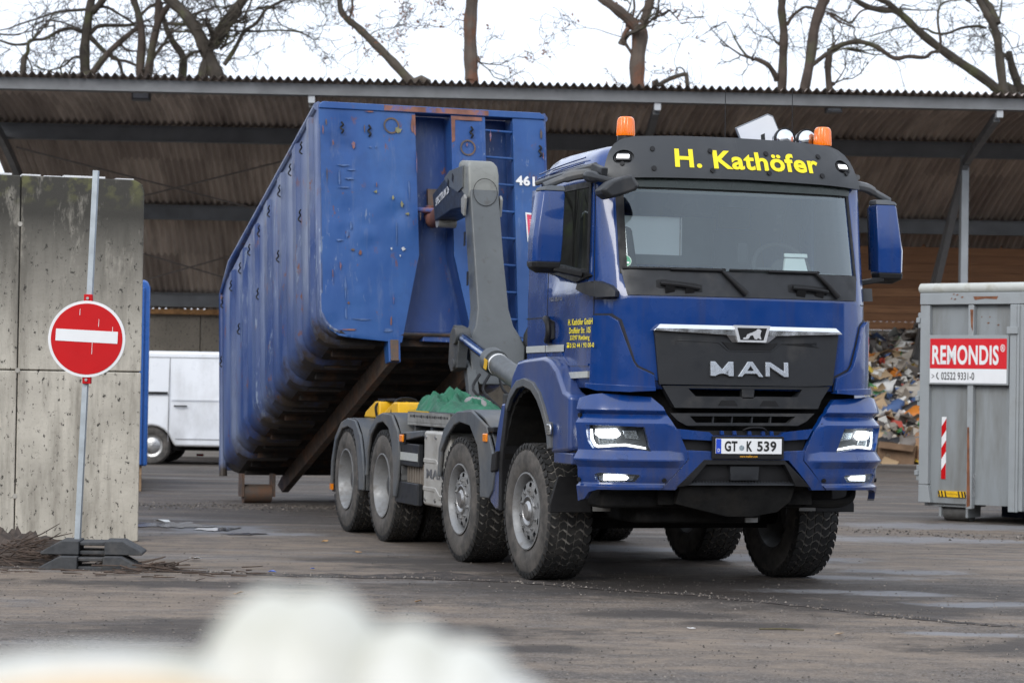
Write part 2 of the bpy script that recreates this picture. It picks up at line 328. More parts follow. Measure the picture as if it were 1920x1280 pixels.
    h = mixc(n, l, .35, gr, g3); bumpn(n, l, b, h, .8, .02); return m
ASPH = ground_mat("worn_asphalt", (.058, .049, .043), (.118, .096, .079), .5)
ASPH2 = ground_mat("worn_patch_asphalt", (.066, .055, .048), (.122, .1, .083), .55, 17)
def sheet(name, pts, z, m, label=None, kind='structure'):
    b = MB(); b.add([(x, y, z) for x, y in pts], [tuple(range(len(pts)))]); o = b.build(name, m); o["kind"] = kind
    if label: o["label"] = label
    return o
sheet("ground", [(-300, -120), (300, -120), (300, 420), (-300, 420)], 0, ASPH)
CRK = [(-9, 19.0), (-4.2, 18.75), (-2.6, 18.6), (-1.45, 18.41), (-.63, 18.42), (0, 18.25), (.51, 17.8), (.9, 17.5), (1.345, 17.27), (2.04, 16.62), (2.66, 15.86), (3.33, 15.35), (5, 14.4), (8, 13.1)]
cp = []
for i in range(len(CRK)-1):
    n_ = max(2, int(math.dist(CRK[i], CRK[i+1])/.06))
    for k in range(n_):
        t = k/n_; cp.append((CRK[i][0]*(1-t)+CRK[i+1][0]*t, CRK[i][1]*(1-t)+CRK[i+1][1]*t+random.uniform(-.03, .03)+.05*math.sin(i+k*.21)))
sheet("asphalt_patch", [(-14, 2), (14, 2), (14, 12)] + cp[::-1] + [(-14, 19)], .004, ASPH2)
SEAM = S("dark_gritty_seam", (.042, .034, .03), .9, var=.5, vs=30, bump=.8, bs=50, dirt=(.12, .092, .075), dth=(.5, .68), ds=7)
b = MB(); rnd = random.Random(3)
def seamw(i):
    x = cp[min(i, len(cp)-1)][0]; k_ = .45*math.exp(-((x+.55)/.75)**2)
    return .13+k_+(.05+.2*k_)*math.sin(i*.37)+.05*math.sin(i*.91)+.03*math.sin(i*2.3)
for i in range(60, len(cp)-1):
    (x0, y0), (x1, y1) = cp[i], cp[i+1]; w0, w1 = seamw(i), seamw(i+1)
    b.add([(x0, y0-.012, .008), (x1, y1-.012, .008), (x1, y1+max(.015, w1), .008), (x0, y0+max(.015, w0), .008)], [(0, 1, 2, 3)])
o = b.build("asphalt_seam", SEAM); o["kind"] = "structure"
# pebbles and grit: uncountable
PEB, n, l, bb = mk("loose_grit"); g = n.new("ShaderNodeNewGeometry"); r = ramp(n, [(0, (.03, .028, .026)), (.3, (.055, .048, .043)), (.55, (.12, .1, .085)), (.8, (.17, .145, .12)), (1, (.27, .24, .21))]); l.new(g.outputs["Random Per Island"], r.inputs["Fac"]); l.new(r.outputs["Color"], bb.inputs["Base Color"]); bb.inputs["Roughness"].default_value = .85
b = MB()
def pebble(x, y, r, z=0):
    a = rnd.uniform(0, 6); vs = [(x+r*math.cos(a+k*2.1)*rnd.uniform(.7, 1.2), y+r*math.sin(a+k*2.1)*rnd.uniform(.7, 1.2), z+.002) for k in range(3)]
    b.add(vs+[(x, y, z+r*.9)], [(0, 1, 3), (1, 2, 3), (2, 0, 3)])
for i in range(5200):
    y = rnd.uniform(9, 27) if i % 2 else rnd.uniform(12, 19); x = rnd.uniform(-.24, .24)*y
    pebble(x, y, rnd.choice((.004, .005, .006, .007, .008, .011)), .004)
for i in range(1500):
    q = rnd.choice(cp); pebble(q[0]+rnd.gauss(0, .05), q[1]+abs(rnd.gauss(0, .09)), rnd.choice((.005, .008, .012, .016)), .004)
for i in range(420):
    x = rnd.uniform(3.6, 7); pebble(x, 25.6-.55*(x-3.6)+rnd.gauss(0, .35), rnd.choice((.008, .012, .016, .022)), 0)
for i in range(500):
    pebble(rnd.uniform(-4.6, -1.6), rnd.gauss(28.2, .4), rnd.choice((.01, .014, .02)), 0)
o = b.build("loose_grit", PEB); tag(o, "loose grit and small stones scattered over the yard", kind="stuff")
# puddles and wet films
m, n, l, bs_ = mk("standing_water"); bs_.inputs["Base Color"].default_value = (.05, .046, .044, 1); bs_.inputs["Roughness"].default_value = .06; bs_.inputs["IOR"].default_value = 1.33
bumpn(n, l, bs_, noise(n, l, 9, 3), .05, .01); WATER = m
m, n, l, bs_ = mk("wet_film"); bs_.inputs["Base Color"].default_value = (.07, .064, .06, 1); bs_.inputs["Roughness"].default_value = .2; bs_.inputs["IOR"].default_value = 1.4; bumpn(n, l, bs_, noise(n, l, 60, 5), .35, .01); FILM = m
def PUD(x, y, rx, ry, m_, nm): puddle(x, y, rx, ry, m_, int(x*97+y*31)+500, nm)
def puddle(x, y, rx, ry, m_, seed, nm="puddle"):
    r = random.Random(seed); ph = [r.uniform(0, 6.3) for _ in range(4)]
    pts = []
    for k in range(110):
        a = 2*math.pi*k/110; q = 1+.22*math.sin(2*a+ph[0])+.18*math.sin(3*a+ph[1])+.13*math.sin(5*a+ph[2])+.12*math.sin(9*a+ph[3])+.1*math.sin(14*a+ph[1])+.08*math.sin(19*a+ph[2])
        pts.append((x+rx*q*math.cos(a), y+ry*q*math.sin(a)))
    sheet(nm, pts, .008, m_)
puddle(-2.93, 23.95, .16, .3, WATER, 1); puddle(-2.6, 23.3, .2, .12, FILM, 2); puddle(-3.5, 24.5, .35, .5, FILM, 3)
sheet("shed_bounce_floor", [(-14, 44.6), (20, 48.6), (19.5, 57.5), (-14.5, 56.2)], .004, S("pale_bounce_floor", (.27, .245, .22), .8, var=.2, vs=1, dirt=(.2, .18, .16), dth=(.5, .8), ds=.7))  # added pale sheet, bounces light up onto the roof underside
# ------------------------------------------------------------------ open shed
SH = empty("open_shed", (0, 44, 0), R_(2.4), "long open fronted shed with brown corrugated vaulted roof and steel frames", "shed")
prof = smooth_path([(-.35, 7.02), (2, 6.93), (4.5, 6.6), (8.5, 5.36), (10.6, 4.25), (12.3, 3.1)], 6)
prof = [(q.x, q.y) for q in prof]
def roof_mat():
    m, n, l, b = mk("corrugated_roof_sheet")
    t = n.new("ShaderNodeTexCoord"); sp = n.new("ShaderNodeSeparateXYZ"); l.new(t.outputs["Object"], sp.inputs[0])
    dv = n.new("ShaderNodeMath"); dv.operation = 'DIVIDE'; dv.inputs[1].default_value = .9; l.new(sp.outputs["X"], dv.inputs[0])
    fl = n.new("ShaderNodeMath"); fl.operation = 'FLOOR'; l.new(dv.outputs[0], fl.inputs[0])
    d2 = n.new("ShaderNodeMath"); d2.operation = 'DIVIDE'; d2.inputs[1].default_value = 2.1; l.new(sp.outputs["Y"], d2.inputs[0])
    f2 = n.new("ShaderNodeMath"); f2.operation = 'FLOOR'; l.new(d2.outputs[0], f2.inputs[0])
    cb = n.new("ShaderNodeCombineXYZ"); l.new(fl.outputs[0], cb.inputs[0]); l.new(f2.outputs[0], cb.inputs[1])
    wn_ = n.new("ShaderNodeTexWhiteNoise"); l.new(cb.outputs[0], wn_.inputs["Vector"])
    r = ramp(n, [(0, (.36, .3, .265)), (.5, (.48, .41, .36)), (1, (.64, .55, .48))]); l.new(wn_.outputs["Value"], r.inputs["Fac"])
    c = mixc(n, l, ramp_out(n, l, noise(n, l, 1.2, 6, stretch=(3, .35, .35), rough=.7), .42, .72), r.outputs["Color"], (.24, .2, .175))
    l.new(c, b.inputs["Base Color"]); b.inputs["Roughness"].default_value = .8; return m
ROOF = roof_mat()
RSTEEL = S("dark_roof_steel", (.16, .165, .172), .55, metal=.3, var=.15, vs=2)
RSTEELL = S("pale_galvanised_post", (.28, .3, .32), .55, metal=.3, var=.12, vs=2)
X0, X1 = -10.6, 17.0; per = .15; step = per/6
nx = int((X1-X0)/step); vs = []; fs = []
for i in range(nx+1):
    x = X0+i*step; w = .038*math.cos(2*math.pi*x/per)
    for (y, z) in prof: vs.append((x, y, z+w))
k = len(prof)
for i in range(nx):
    for j in range(k-1): fs.append((i*k+j, (i+1)*k+j, (i+1)*k+j+1, i*k+j+1))
b = MB(); b.add(vs, fs); b.build("roof", ROOF, SH, ang=80, recalc=False)
MOSS = S("mossy_sheet_edge", (.03, .032, .026), .9, var=.4, vs=8)
def roofz(y):
    for a, c in zip(prof, prof[1:]):
        if a[0] <= y <= c[0]: t = (y-a[0])/(c[0]-a[0]); return a[1]+(c[1]-a[1])*t
    return prof[-1][1]
# purlins
b = MB(); b.box((X0, -.12, 6.765), (X1, .02, 6.96)); b.box((X0, -.2, 6.74), (X1, .1, 6.764)); b.build("eave_beam", RSTEEL, SH)
for y in (4.35, 8.55, 11.7):
    z = roofz(y)-.05; b = MB(); b.box((X0, y-.02, z-.30), (X1, y+.02, z)); b.box((X0, y-.1, z-.32), (X1, y+.1, z-.30)); b.box((X0, y-.1, z-.02), (X1, y+.1, z))
    b.build("purlin", RSTEEL, SH)
for X in (-10.15, -3.77, 2.62, 9.02, 15.4):
    if abs(X) > 10:
        f = MB(); pth = [(y, z-.42) for y, z in prof if y > -.1]
        for (a, c) in zip(pth, pth[1:]): f.beam((X, a[0], a[1]), (X, c[0], c[1]), .12, .2)
        f.build("roof_rib", RSTEEL, SH)
    c = MB(); c.box((X-.07, 2.55, 0), (X+.07, 2.75, 6.15)); c.build("post", RSTEELL, SH)
    d = MB(); d.beam((X, .1, 6.62), (X, 2.6, 6.0), .12, .16); d.beam((X, 2.6, 6.0), (X, 6.2, 2.6), .12, .16); d.beam((X-.02, 2.5, 6.0), (X-.02, 7.2, 2.0), .12, .16); d.beam((X, 6.2, 2.6), (X, 6.9, 0), .12, .16); d.beam((X-.02, 7.2, 2.0), (X-.02, 7.4, 0), .12, .16); d.build("strut", RSTEEL, SH)
    e = MB(); e.box((X-.06, -.16, 6.60), (X+.06, .0, 6.739)); e.build("bracket", S("white_post_cap", (.4, .42, .44), .5, var=.1), SH)
ROPE = S("bracing_rod", (.2, .18, .17), .6, metal=.4)
for a, c in (((-9.9, 4.4, 6.1), (-3.9, 8.5, 4.9)), ((-9.9, 8.5, 4.9), (-3.9, 4.4, 6.1)), ((-9.9, 8.6, 4.8), (-3.9, 11.6, 3.2)), ((-9.9, 11.6, 3.2), (-3.9, 8.6, 4.8))):
    b = MB(); b.cyl(a, c, .018, n=6); b.build("bracing_rod", ROPE, SH)
OR = S("orange_insulation", (.32, .17, .07), .9, var=.4, vs=9, bump=.5, bs=20)
b = MB(); b.box((X0, 11.75, 2.98), (4.4, 11.85, 3.1)); b.build("insulation_strip", OR, SH)
# back walls
def concrete(name, a, c, dark, streak=.55, sc=1.0, dth=(.5, .75)):
    m, n, l, b = mk(name)
    col_ = mixc(n, l, ramp_out(n, l, noise(n, l, 1.2*sc, 6, rough=.65), .35, .68), a, c)
    st = ramp_out(n, l, noise(n, l, 2.2*sc, 6, stretch=(2.2, 2.2, .3), rough=.7), streak, streak+.25)
    col_ = mixc(n, l, math_mul(n, l, st, .75), col_, dark)
    pit = ramp_out(n, l, noise(n, l, 22*sc, 5, stretch=(1, 1, .6), rough=.75), .585, .62)
    col_ = mixc(n, l, pit, col_, (.04, .037, .032))
    l.new(col_, b.inputs["Base Color"]); b.inputs["Roughness"].default_value = .9
    bumpn(n, l, b, noise(n, l, 25*sc, 8, rough=.7), .35, .02); return m, n, l, b, col_
CONC = concrete("back_wall_concrete", (.2, .18, .15), (.27, .24, .2), (.1, .09, .08))[0]
b = MB()
for i in range(8): b.box((X0+i*1.9, 12.0, 0), (X0+i*1.9+1.885, 12.25, 3.0))
tag(b.build("back_wall", CONC, None, bev=.01), "plain grey concrete panel wall behind the white van", "wall"); bpy.data.objects["back_wall"].location = (0, 44, 0); bpy.data.objects["back_wall"].rotation_euler = (0, 0, R_(2.4))
PW = empty("push_wall", (0, 44, 0), R_(2.4), "tall push wall of brown timber boards on a concrete base behind the waste heap", "wall")
b = MB(); b.box((4.6, 9.55, 0), (X1, 9.95, 2.84)); b.build("concrete_base", CONC, PW)
m, n, l, bb = mk("brown_timber_boards")
t = n.new("ShaderNodeTexCoord"); sp = n.new("ShaderNodeSeparateXYZ"); l.new(t.outputs["Object"], sp.inputs[0])
dv = n.new("ShaderNodeMath"); dv.operation = 'DIVIDE'; dv.inputs[1].default_value = .19; l.new(sp.outputs["Z"], dv.inputs[0]); fl = n.new("ShaderNodeMath"); fl.operation = 'FLOOR'; l.new(dv.outputs[0], fl.inputs[0])
wn_ = n.new("ShaderNodeTexWhiteNoise"); wn_.noise_dimensions = '1D'; l.new(fl.outputs[0], wn_.inputs["W"])
r = ramp(n, [(0, (.3, .14, .065)), (1, (.46, .23, .11))]); l.new(wn_.outputs["Value"], r.inputs["Fac"])
c = mixc(n, l, ramp_out(n, l, noise(n, l, 3, 7, stretch=(.35, 1, 6), rough=.7), .4, .75), r.outputs["Color"], (.2, .095, .05))
l.new(c, bb.inputs["Base Color"]); bb.inputs["Roughness"].default_value = .8; WOOD = m
b = MB()
for i in range(10):
    z0 = 2.845+i*.19; xs = [4.6]+sorted(random.Random(i).uniform(5.5, 16) for _ in range(2))+[X1]
    for p, q in zip(xs, xs[1:]): b.box((p+.003, 9.6+.006*(i % 2), z0+.003), (q-.003, 9.72, z0+.187))
b.build("timber_boards", WOOD, PW)
for x in (6.4, 8.15, 9.75, 11.5, 13.2):
    b = MB(); b.box((x-.06, 9.73, 2.85), (x+.06, 9.85, 5.0)); b.build("timber_post", WOOD, PW)
# lamps under the eave
def floodlight(name, px, z, y, w, label):
    e = empty(name, (0, 0, 0), 0, label, "lamp"); e.location = (px, 44+y, z); e.rotation_euler = (0, 0, R_(2.4))
    b = MB(); b.box((-w/2, -.12, -.14), (w/2, .12, .06)); b.build("housing", RSTEEL, e, bev=.01)
    b = MB(); b.box((-w/2+.03, -.128, -.10), (w/2-.03, -.123, .03)); b.build("lamp_glass", S("pale_lamp_glass", (.55, .6, .65), .25, var=.1), e)
    b = MB(); b.box((-.03, -.03, .06), (.03, .03, .14)); b.build("hanger", RSTEEL, e); return e
floodlight("tube_lamp", -7.02, 6.82, .5, .34, "small pale tube lamp hanging under the eave above the concrete wall")
floodlight("floodlight", 5.95, 6.80, .5, .3, "square pale floodlight under the eave above the truck cab")

# ------------------------------------------------------------------ waste heap
m, n, l, bb = mk("mixed_waste"); g = n.new("ShaderNodeNewGeometry")
r = ramp(n, [(0, (.09, .08, .075)), (.1, (.42, .38, .33)), (.26, (.2, .18, .165)), (.36, (.7, .7, .68)), (.5, (.3, .26, .22)), (.58, (.03, .03, .035)), (.68, (.42, .3, .18)), (.76, (.66, .66, .64)), (.83, (.4, .06, .04)), (.87, (.08, .14, .3)), (.91, (.6, .2, .03)), (.94, (.7, .5, .06)), (.97, (.1, .3, .12))])
r.color_ramp.interpolation = 'CONSTANT'; l.new(g.outputs["Random Per Island"], r.inputs["Fac"]); l.new(r.outputs["Color"], bb.inputs["Base Color"]); bb.inputs["Roughness"].default_value = .6; WASTE = m
b = MB(); rnd = random.Random(11)
def heap_z(x, y): return max(.05, 2.9*min(1, max(0, (y-48.2)/4.4))**.8*(1-.12*math.sin(x*1.7))*min(1, max(0, (x-4.6)/1.2)))
for i in range(6500):
    x = rnd.uniform(6.6, 9.4) if i < 4700 else rnd.uniform(4.8, 13.5); y = rnd.uniform(48.2, 53.0); z = heap_z(x, y)-rnd.uniform(0, .12)
    s = rnd.choice((.04, .05, .07, .1, .1, .14, .2, .28)); q = Euler((rnd.uniform(-1, 1), rnd.uniform(-1, 1), rnd.uniform(0, 6))).to_matrix()
    nn = 5; g_ = []
    hx, hy = s*rnd.uniform(.5, 1.4), s*rnd.uniform(.3, .9)
    for a in range(4):
        for c_ in range(3):
            g_.append(Vector((x, y, z)) + q @ Vector(((a/3-.5)*2*hx, (c_/2-.5)*2*hy, rnd.gauss(0, s*.3)+s*.4*math.sin(a*1.4))))
    b.add(g_, [(a*3+c_, (a+1)*3+c_, (a+1)*3+c_+1, a*3+c_+1) for a in range(3) for c_ in range(2)])
for i in range(260):
    x = rnd.uniform(6.6, 9.4) if i < 190 else rnd.uniform(4.8, 13); y = rnd.uniform(48.3, 52.8); s = rnd.choice((.1, .14, .2, .26, .32)); z = heap_z(x, y)
    k0 = len(b.v); b.ball((x, y, z+s*.1), s, (rnd.uniform(.7, 1.3), rnd.uniform(.6, 1), rnd.uniform(.35, .7)), 9, 6)
    for k in range(k0, len(b.v)):
        v = Vector(b.v[k]); d = pnoise.noise(v*4.5)*s*.9; b.v[k] = tuple(v+Vector((d, d*.6, d)))
for i in range(60):
    x = rnd.uniform(6.6, 9.4); y = rnd.uniform(48.3, 52.6); z = heap_z(x, y)+.05; a = rnd.uniform(0, 6.3); L = rnd.uniform(.3, .9); dz = rnd.uniform(-.2, .35)
    b.beam((x, y, z), (x+L*math.cos(a), y+.5*L*math.sin(a), z+dz), rnd.uniform(.02, .09), rnd.uniform(.01, .04))
o = b.build("waste_heap", WASTE, ang=60, recalc=False); tag(o, "heap of mixed household waste piled against the push wall", "waste", kind="stuff")
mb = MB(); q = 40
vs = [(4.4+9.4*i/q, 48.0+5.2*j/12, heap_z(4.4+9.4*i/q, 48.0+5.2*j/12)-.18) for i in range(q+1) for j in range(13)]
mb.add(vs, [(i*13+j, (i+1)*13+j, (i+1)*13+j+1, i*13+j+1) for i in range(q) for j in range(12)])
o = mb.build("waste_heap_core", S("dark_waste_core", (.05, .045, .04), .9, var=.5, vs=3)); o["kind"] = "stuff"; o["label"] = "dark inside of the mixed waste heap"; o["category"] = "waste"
CARD = S("brown_cardboard", (.16, .1, .06), .85, var=.25, vs=4); CARDL = S("pale_cardboard", (.55, .33, .2), .85, var=.15, vs=4)
def carton(c, size, rot, m_, label):
    e = empty("cardboard_box", c, 0, label, "box"); e.rotation_euler = rot; sx, sy, sz = size
    b = MB(); t = .012
    b.box((-sx/2, -sy/2, 0), (sx/2, sy/2, t)); b.box((-sx/2, -sy/2, t), (-sx/2+t, sy/2, sz)); b.box((sx/2-t, -sy/2, t), (sx/2, sy/2, sz)); b.box((-sx/2+t, -sy/2, t), (sx/2-t, -sy/2+t, sz)); b.box((-sx/2+t, sy/2-t, t), (sx/2-t, sy/2, sz)); b.build("box_body", m_, e)
    f = MB(); f.obox((0, -sy/2-.1, sz-.04), (sx*.95, .22, t), (.5, 0, 0)); f.build("flap", m_, e)
    f = MB(); f.obox((0, sy/2+.08, sz+.05), (sx*.95, .2, t), (-.9, 0, 0)); f.build("flap", m_, e)
carton((7.85, 48.3, 0), (.75, .6, .42), (.05, .1, -.3), CARD, "dark brown open cardboard box at the foot of the waste heap")
carton((8.38, 48.15, .02), (.35, .4, .5), (-.1, .15, .2), CARDL, "pale cardboard box standing at the foot of the waste heap")

# ------------------------------------------------------------------ concrete wall at the entrance
m, n, l, bb, cc = concrete("stained_concrete", (.40, .37, .315), (.60, .56, .48), (.14, .125, .1), .46, 1.0)
t = n.new("ShaderNodeTexCoord"); sp = n.new("ShaderNodeSeparateXYZ"); l.new(t.outputs["Object"], sp.inputs[0])
mr = n.new("ShaderNodeMapRange"); mr.inputs["From Min"].default_value = 1.7; mr.inputs["From Max"].default_value = 3.0; l.new(sp.outputs["Z"], mr.inputs["Value"])
ad = n.new("ShaderNodeMath"); ad.operation = 'MULTIPLY_ADD'; l.new(noise(n, l, 2.4, 7, stretch=(1.6, 1.6, .45), rough=.72), ad.inputs[0]); ad.inputs[1].default_value = 3.0; ad.inputs[2].default_value = -.62
mu = mul2(n, l, mr.outputs["Result"], ramp_out(n, l, ad.outputs[0], .12, .75))
cc = mixc(n, l, mu, cc, (.05, .047, .04))
ms = n.new("ShaderNodeMapRange"); ms.inputs["From Min"].default_value = 3.05; ms.inputs["From Max"].default_value = 3.34; l.new(sp.outputs["Z"], ms.inputs["Value"])
cc = mixc(n, l, mul2(n, l, ms.outputs["Result"], ramp_out(n, l, noise(n, l, 7, 6), .5, .62)), cc, (.13, .13, .055)); l.new(cc, bb.inputs["Base Color"]); WALLC = m
W = empty("concrete_wall", (-3.43, 22.04, 0), R_(17), "tall weathered concrete wall with formwork joints and black mossy stains near the top", "wall")
b = MB()
def wall_panel(x0, x1, z0, z1, r=.0):
    b.box((x0, 0, z0), (x1, .5, z1))
wall_panel(-1.122, 0, .0, 1.563); wall_panel(-5, -1.132, .0, 1.563)
b.add([(-1.122, 0, 1.572), (0, 0, 1.572), (0, 0, 3.24), (-.03, 0, 3.31), (-.09, 0, 3.345), (-1.122, 0, 3.345), (-1.122, .5, 1.572), (0, .5, 1.572), (0, .5, 3.24), (-.03, .5, 3.31), (-.09, .5, 3.345), (-1.122, .5, 3.345)],
      [(0, 1, 2, 3, 4, 5), (6, 11, 10, 9, 8, 7)]+[(i, (i+1) % 6, (i+1) % 6+6, i+6) for i in range(6)])
wall_panel(-5, -1.132, 1.572, 3.345)
b.build("wall_body", WALLC, W, bev=.012)
b = MB(); b.box((-4.99, .03, .01), (-.012, .49, 3.3)); b.build("joint_core", S("dark_stained_joint", (.05, .046, .038), .95, var=.5, vs=6), W)
b = MB()
for x, z in ((-1.127, 1.565), (-1.13, .42), (-1.13, 2.9)): b.cyl((x, -.004, z), (x, .02, z), .022, n=14)
b.build("tie_hole_plug", S("pale_cement_plug", (.38, .36, .32), .9), W)
b = MB(); rr = random.Random(4); x = -2.0
while x < -.12:
    w = rr.uniform(.1, .4); b.box((x, .01, 3.346), (min(x+w, -.1), .44, 3.346+rr.uniform(.006, .02))); x += w+rr.uniform(0, .12)
b.build("lime_bloom", S("pale_lime_bloom", (.7, .71, .72), .8), W)

# twig litter along the wall foot: uncountable
TW = S("dead_twigs", (.07, .048, .036), .85, var=.5, vs=6)
b = MB(); rr = random.Random(8)
for i in range(330):
    if i < 200: x = rr.gauss(-3.98, .2); y = 19.0+rr.uniform(-.1, .7); h = max(0, .2-abs(x+3.98)*.4)*rr.random()
    elif i < 280: x = rr.gauss(-2.85, .17); y = 18.72+rr.uniform(-.15, .25); h = .05*rr.random()
    else: x = rr.uniform(-4.4, -2.0); y = 18.4+rr.gauss(0, .25); h = .01
    a = rr.gauss(0, .5); L = rr.uniform(.05, .22) if i >= 200 else rr.uniform(.06, .34); r0 = rr.uniform(.003, .009); tl = rr.gauss(0, .25) if h > .03 else 0
    p = Vector((x, y, h+r0+.004)); d = Vector((math.cos(a), math.sin(a)*1.2, tl)); q = p+d*L*.5+Vector((rr.gauss(0, .02), rr.gauss(0, .02), 0)); e_ = p+d*L
    for v in (q, e_): v.z = max(.006, v.z)
    b.tube([p, q, e_], [r0, r0*.8, r0*.5], 5)
o = b.build("twig_litter", TW); tag(o, "brown dead twigs and leaves drifted against the wall foot and sign base", kind="stuff")
mb = MB(); SO = S("brown_soil_drift", (.065, .048, .038), .95, var=.45, vs=8, bump=.6, bs=25)
vs = []; 
for i in range(41):
    for j in range(13):
        x = -5.0+1.55*i/40; y = 18.95+1.9*j/12; k_ = math.sin(math.pi*i/40)*math.sin(math.pi*j/12); vs.append((x, y, .22*k_*(1+.3*math.sin(i*1.7)*math.cos(j*2.1))-.01))
mb.add(vs, [(i*13+j, (i+1)*13+j, (i+1)*13+j+1, i*13+j+1) for i in range(40) for j in range(12)]); o = mb.build("soil_drift", SO); o["kind"] = "structure"

# ------------------------------------------------------------------ no entry sign
SG = empty("no_entry_sign", (-3.42, 18.9, 0), R_(4), "round red no entry sign with white bar on a grey square pole", "traffic sign")
b = MB(); b.beam((-.02, .15, .12), (.075, .13, 3.17), .042, .042); b.build("pole", GALV, SG)
zc = 1.82; xc = .032
def ringdisc(r0, r1, y, n=64):
    mb = MB(); vs = [(xc+r*math.cos(2*math.pi*k/n), y, zc+r*math.sin(2*math.pi*k/n)) for r in (r0, r1) for k in range(n)]
    return mb.add(vs, [(k, (k+1) % n, (k+1) % n+n, k+n) for k in range(n)])
b = MB(); b.cyl((xc, .10, zc), (xc, .075, zc), .305, n=72); b.build("sign_plate", WHITES, SG)
b = MB(); b.cyl((xc, .08, zc), (xc, .072, zc), .283, n=72); b.build("red_disc", RED, SG)
b = MB(); t = R_(-2.2)
b.prism([(xc+x*math.cos(t)-z*math.sin(t), .073, zc+.02+x*math.sin(t)+z*math.cos(t)) for x, z in ((-.245, -.045), (.245, -.045), (.245, .05), (-.245, .05))], (0, -.004, 0)); b.build("white_bar", WHITES, SG)
b = MB()
for x, z, L in ((.09, .1, .06), (-.06, .19, .05), (.04, -.12, .1), (.2, .06, .04)): b.prism([(xc+x, .0712, zc+z), (xc+x+.004, .0712, zc+z), (xc+x+.006, .0712, zc+z+L), (xc+x+.003, .0712, zc+z+L)], (0, -.0016, 0))
b.build("scratch", WHITES, SG)
for z in (zc+.325, zc-.325):
    b = MB(); b.box((xc-.03+.0, .085, z-.032), (xc+.036, .165, z+.032)); k_ = b.build("clamp", RED, SG, bev=.005)
    b = MB(); b.cyl((xc, .086, z), (xc, .07, z), .012, n=8); b.build("bolt", STEEL, k_)
BASEM = S("recycled_rubber_base", (.045, .047, .05), .75, var=.2, vs=12, bump=.2, bs=60, dirt=(.1, .09, .08), dth=(.5, .8), ds=6)
for z0, dy, dx in ((0, -.02, 0), (.115, .1, 0.0)):
    b = MB(); 
    for s_ in (-1, 1):
        pr = [(s_*.10, 0, z0), (s_*.40, 0, z0), (s_*.40, 0, z0+.02), (s_*.24, 0, z0+.108), (s_*.10, 0, z0+.108)]
        b.prism([(x+.12+dx, -.2+dy, z) for x, y, z in pr], (0, .4, 0))
    b.box((.02+dx, -.16+dy, z0), (.22+dx, .17+dy, z0+.03)); b.box((.02+dx, -.16+dy, z0+.07), (.22+dx, .17+dy, z0+.098))
    b.build("rubber_foot", BASEM, SG, bev=.008)

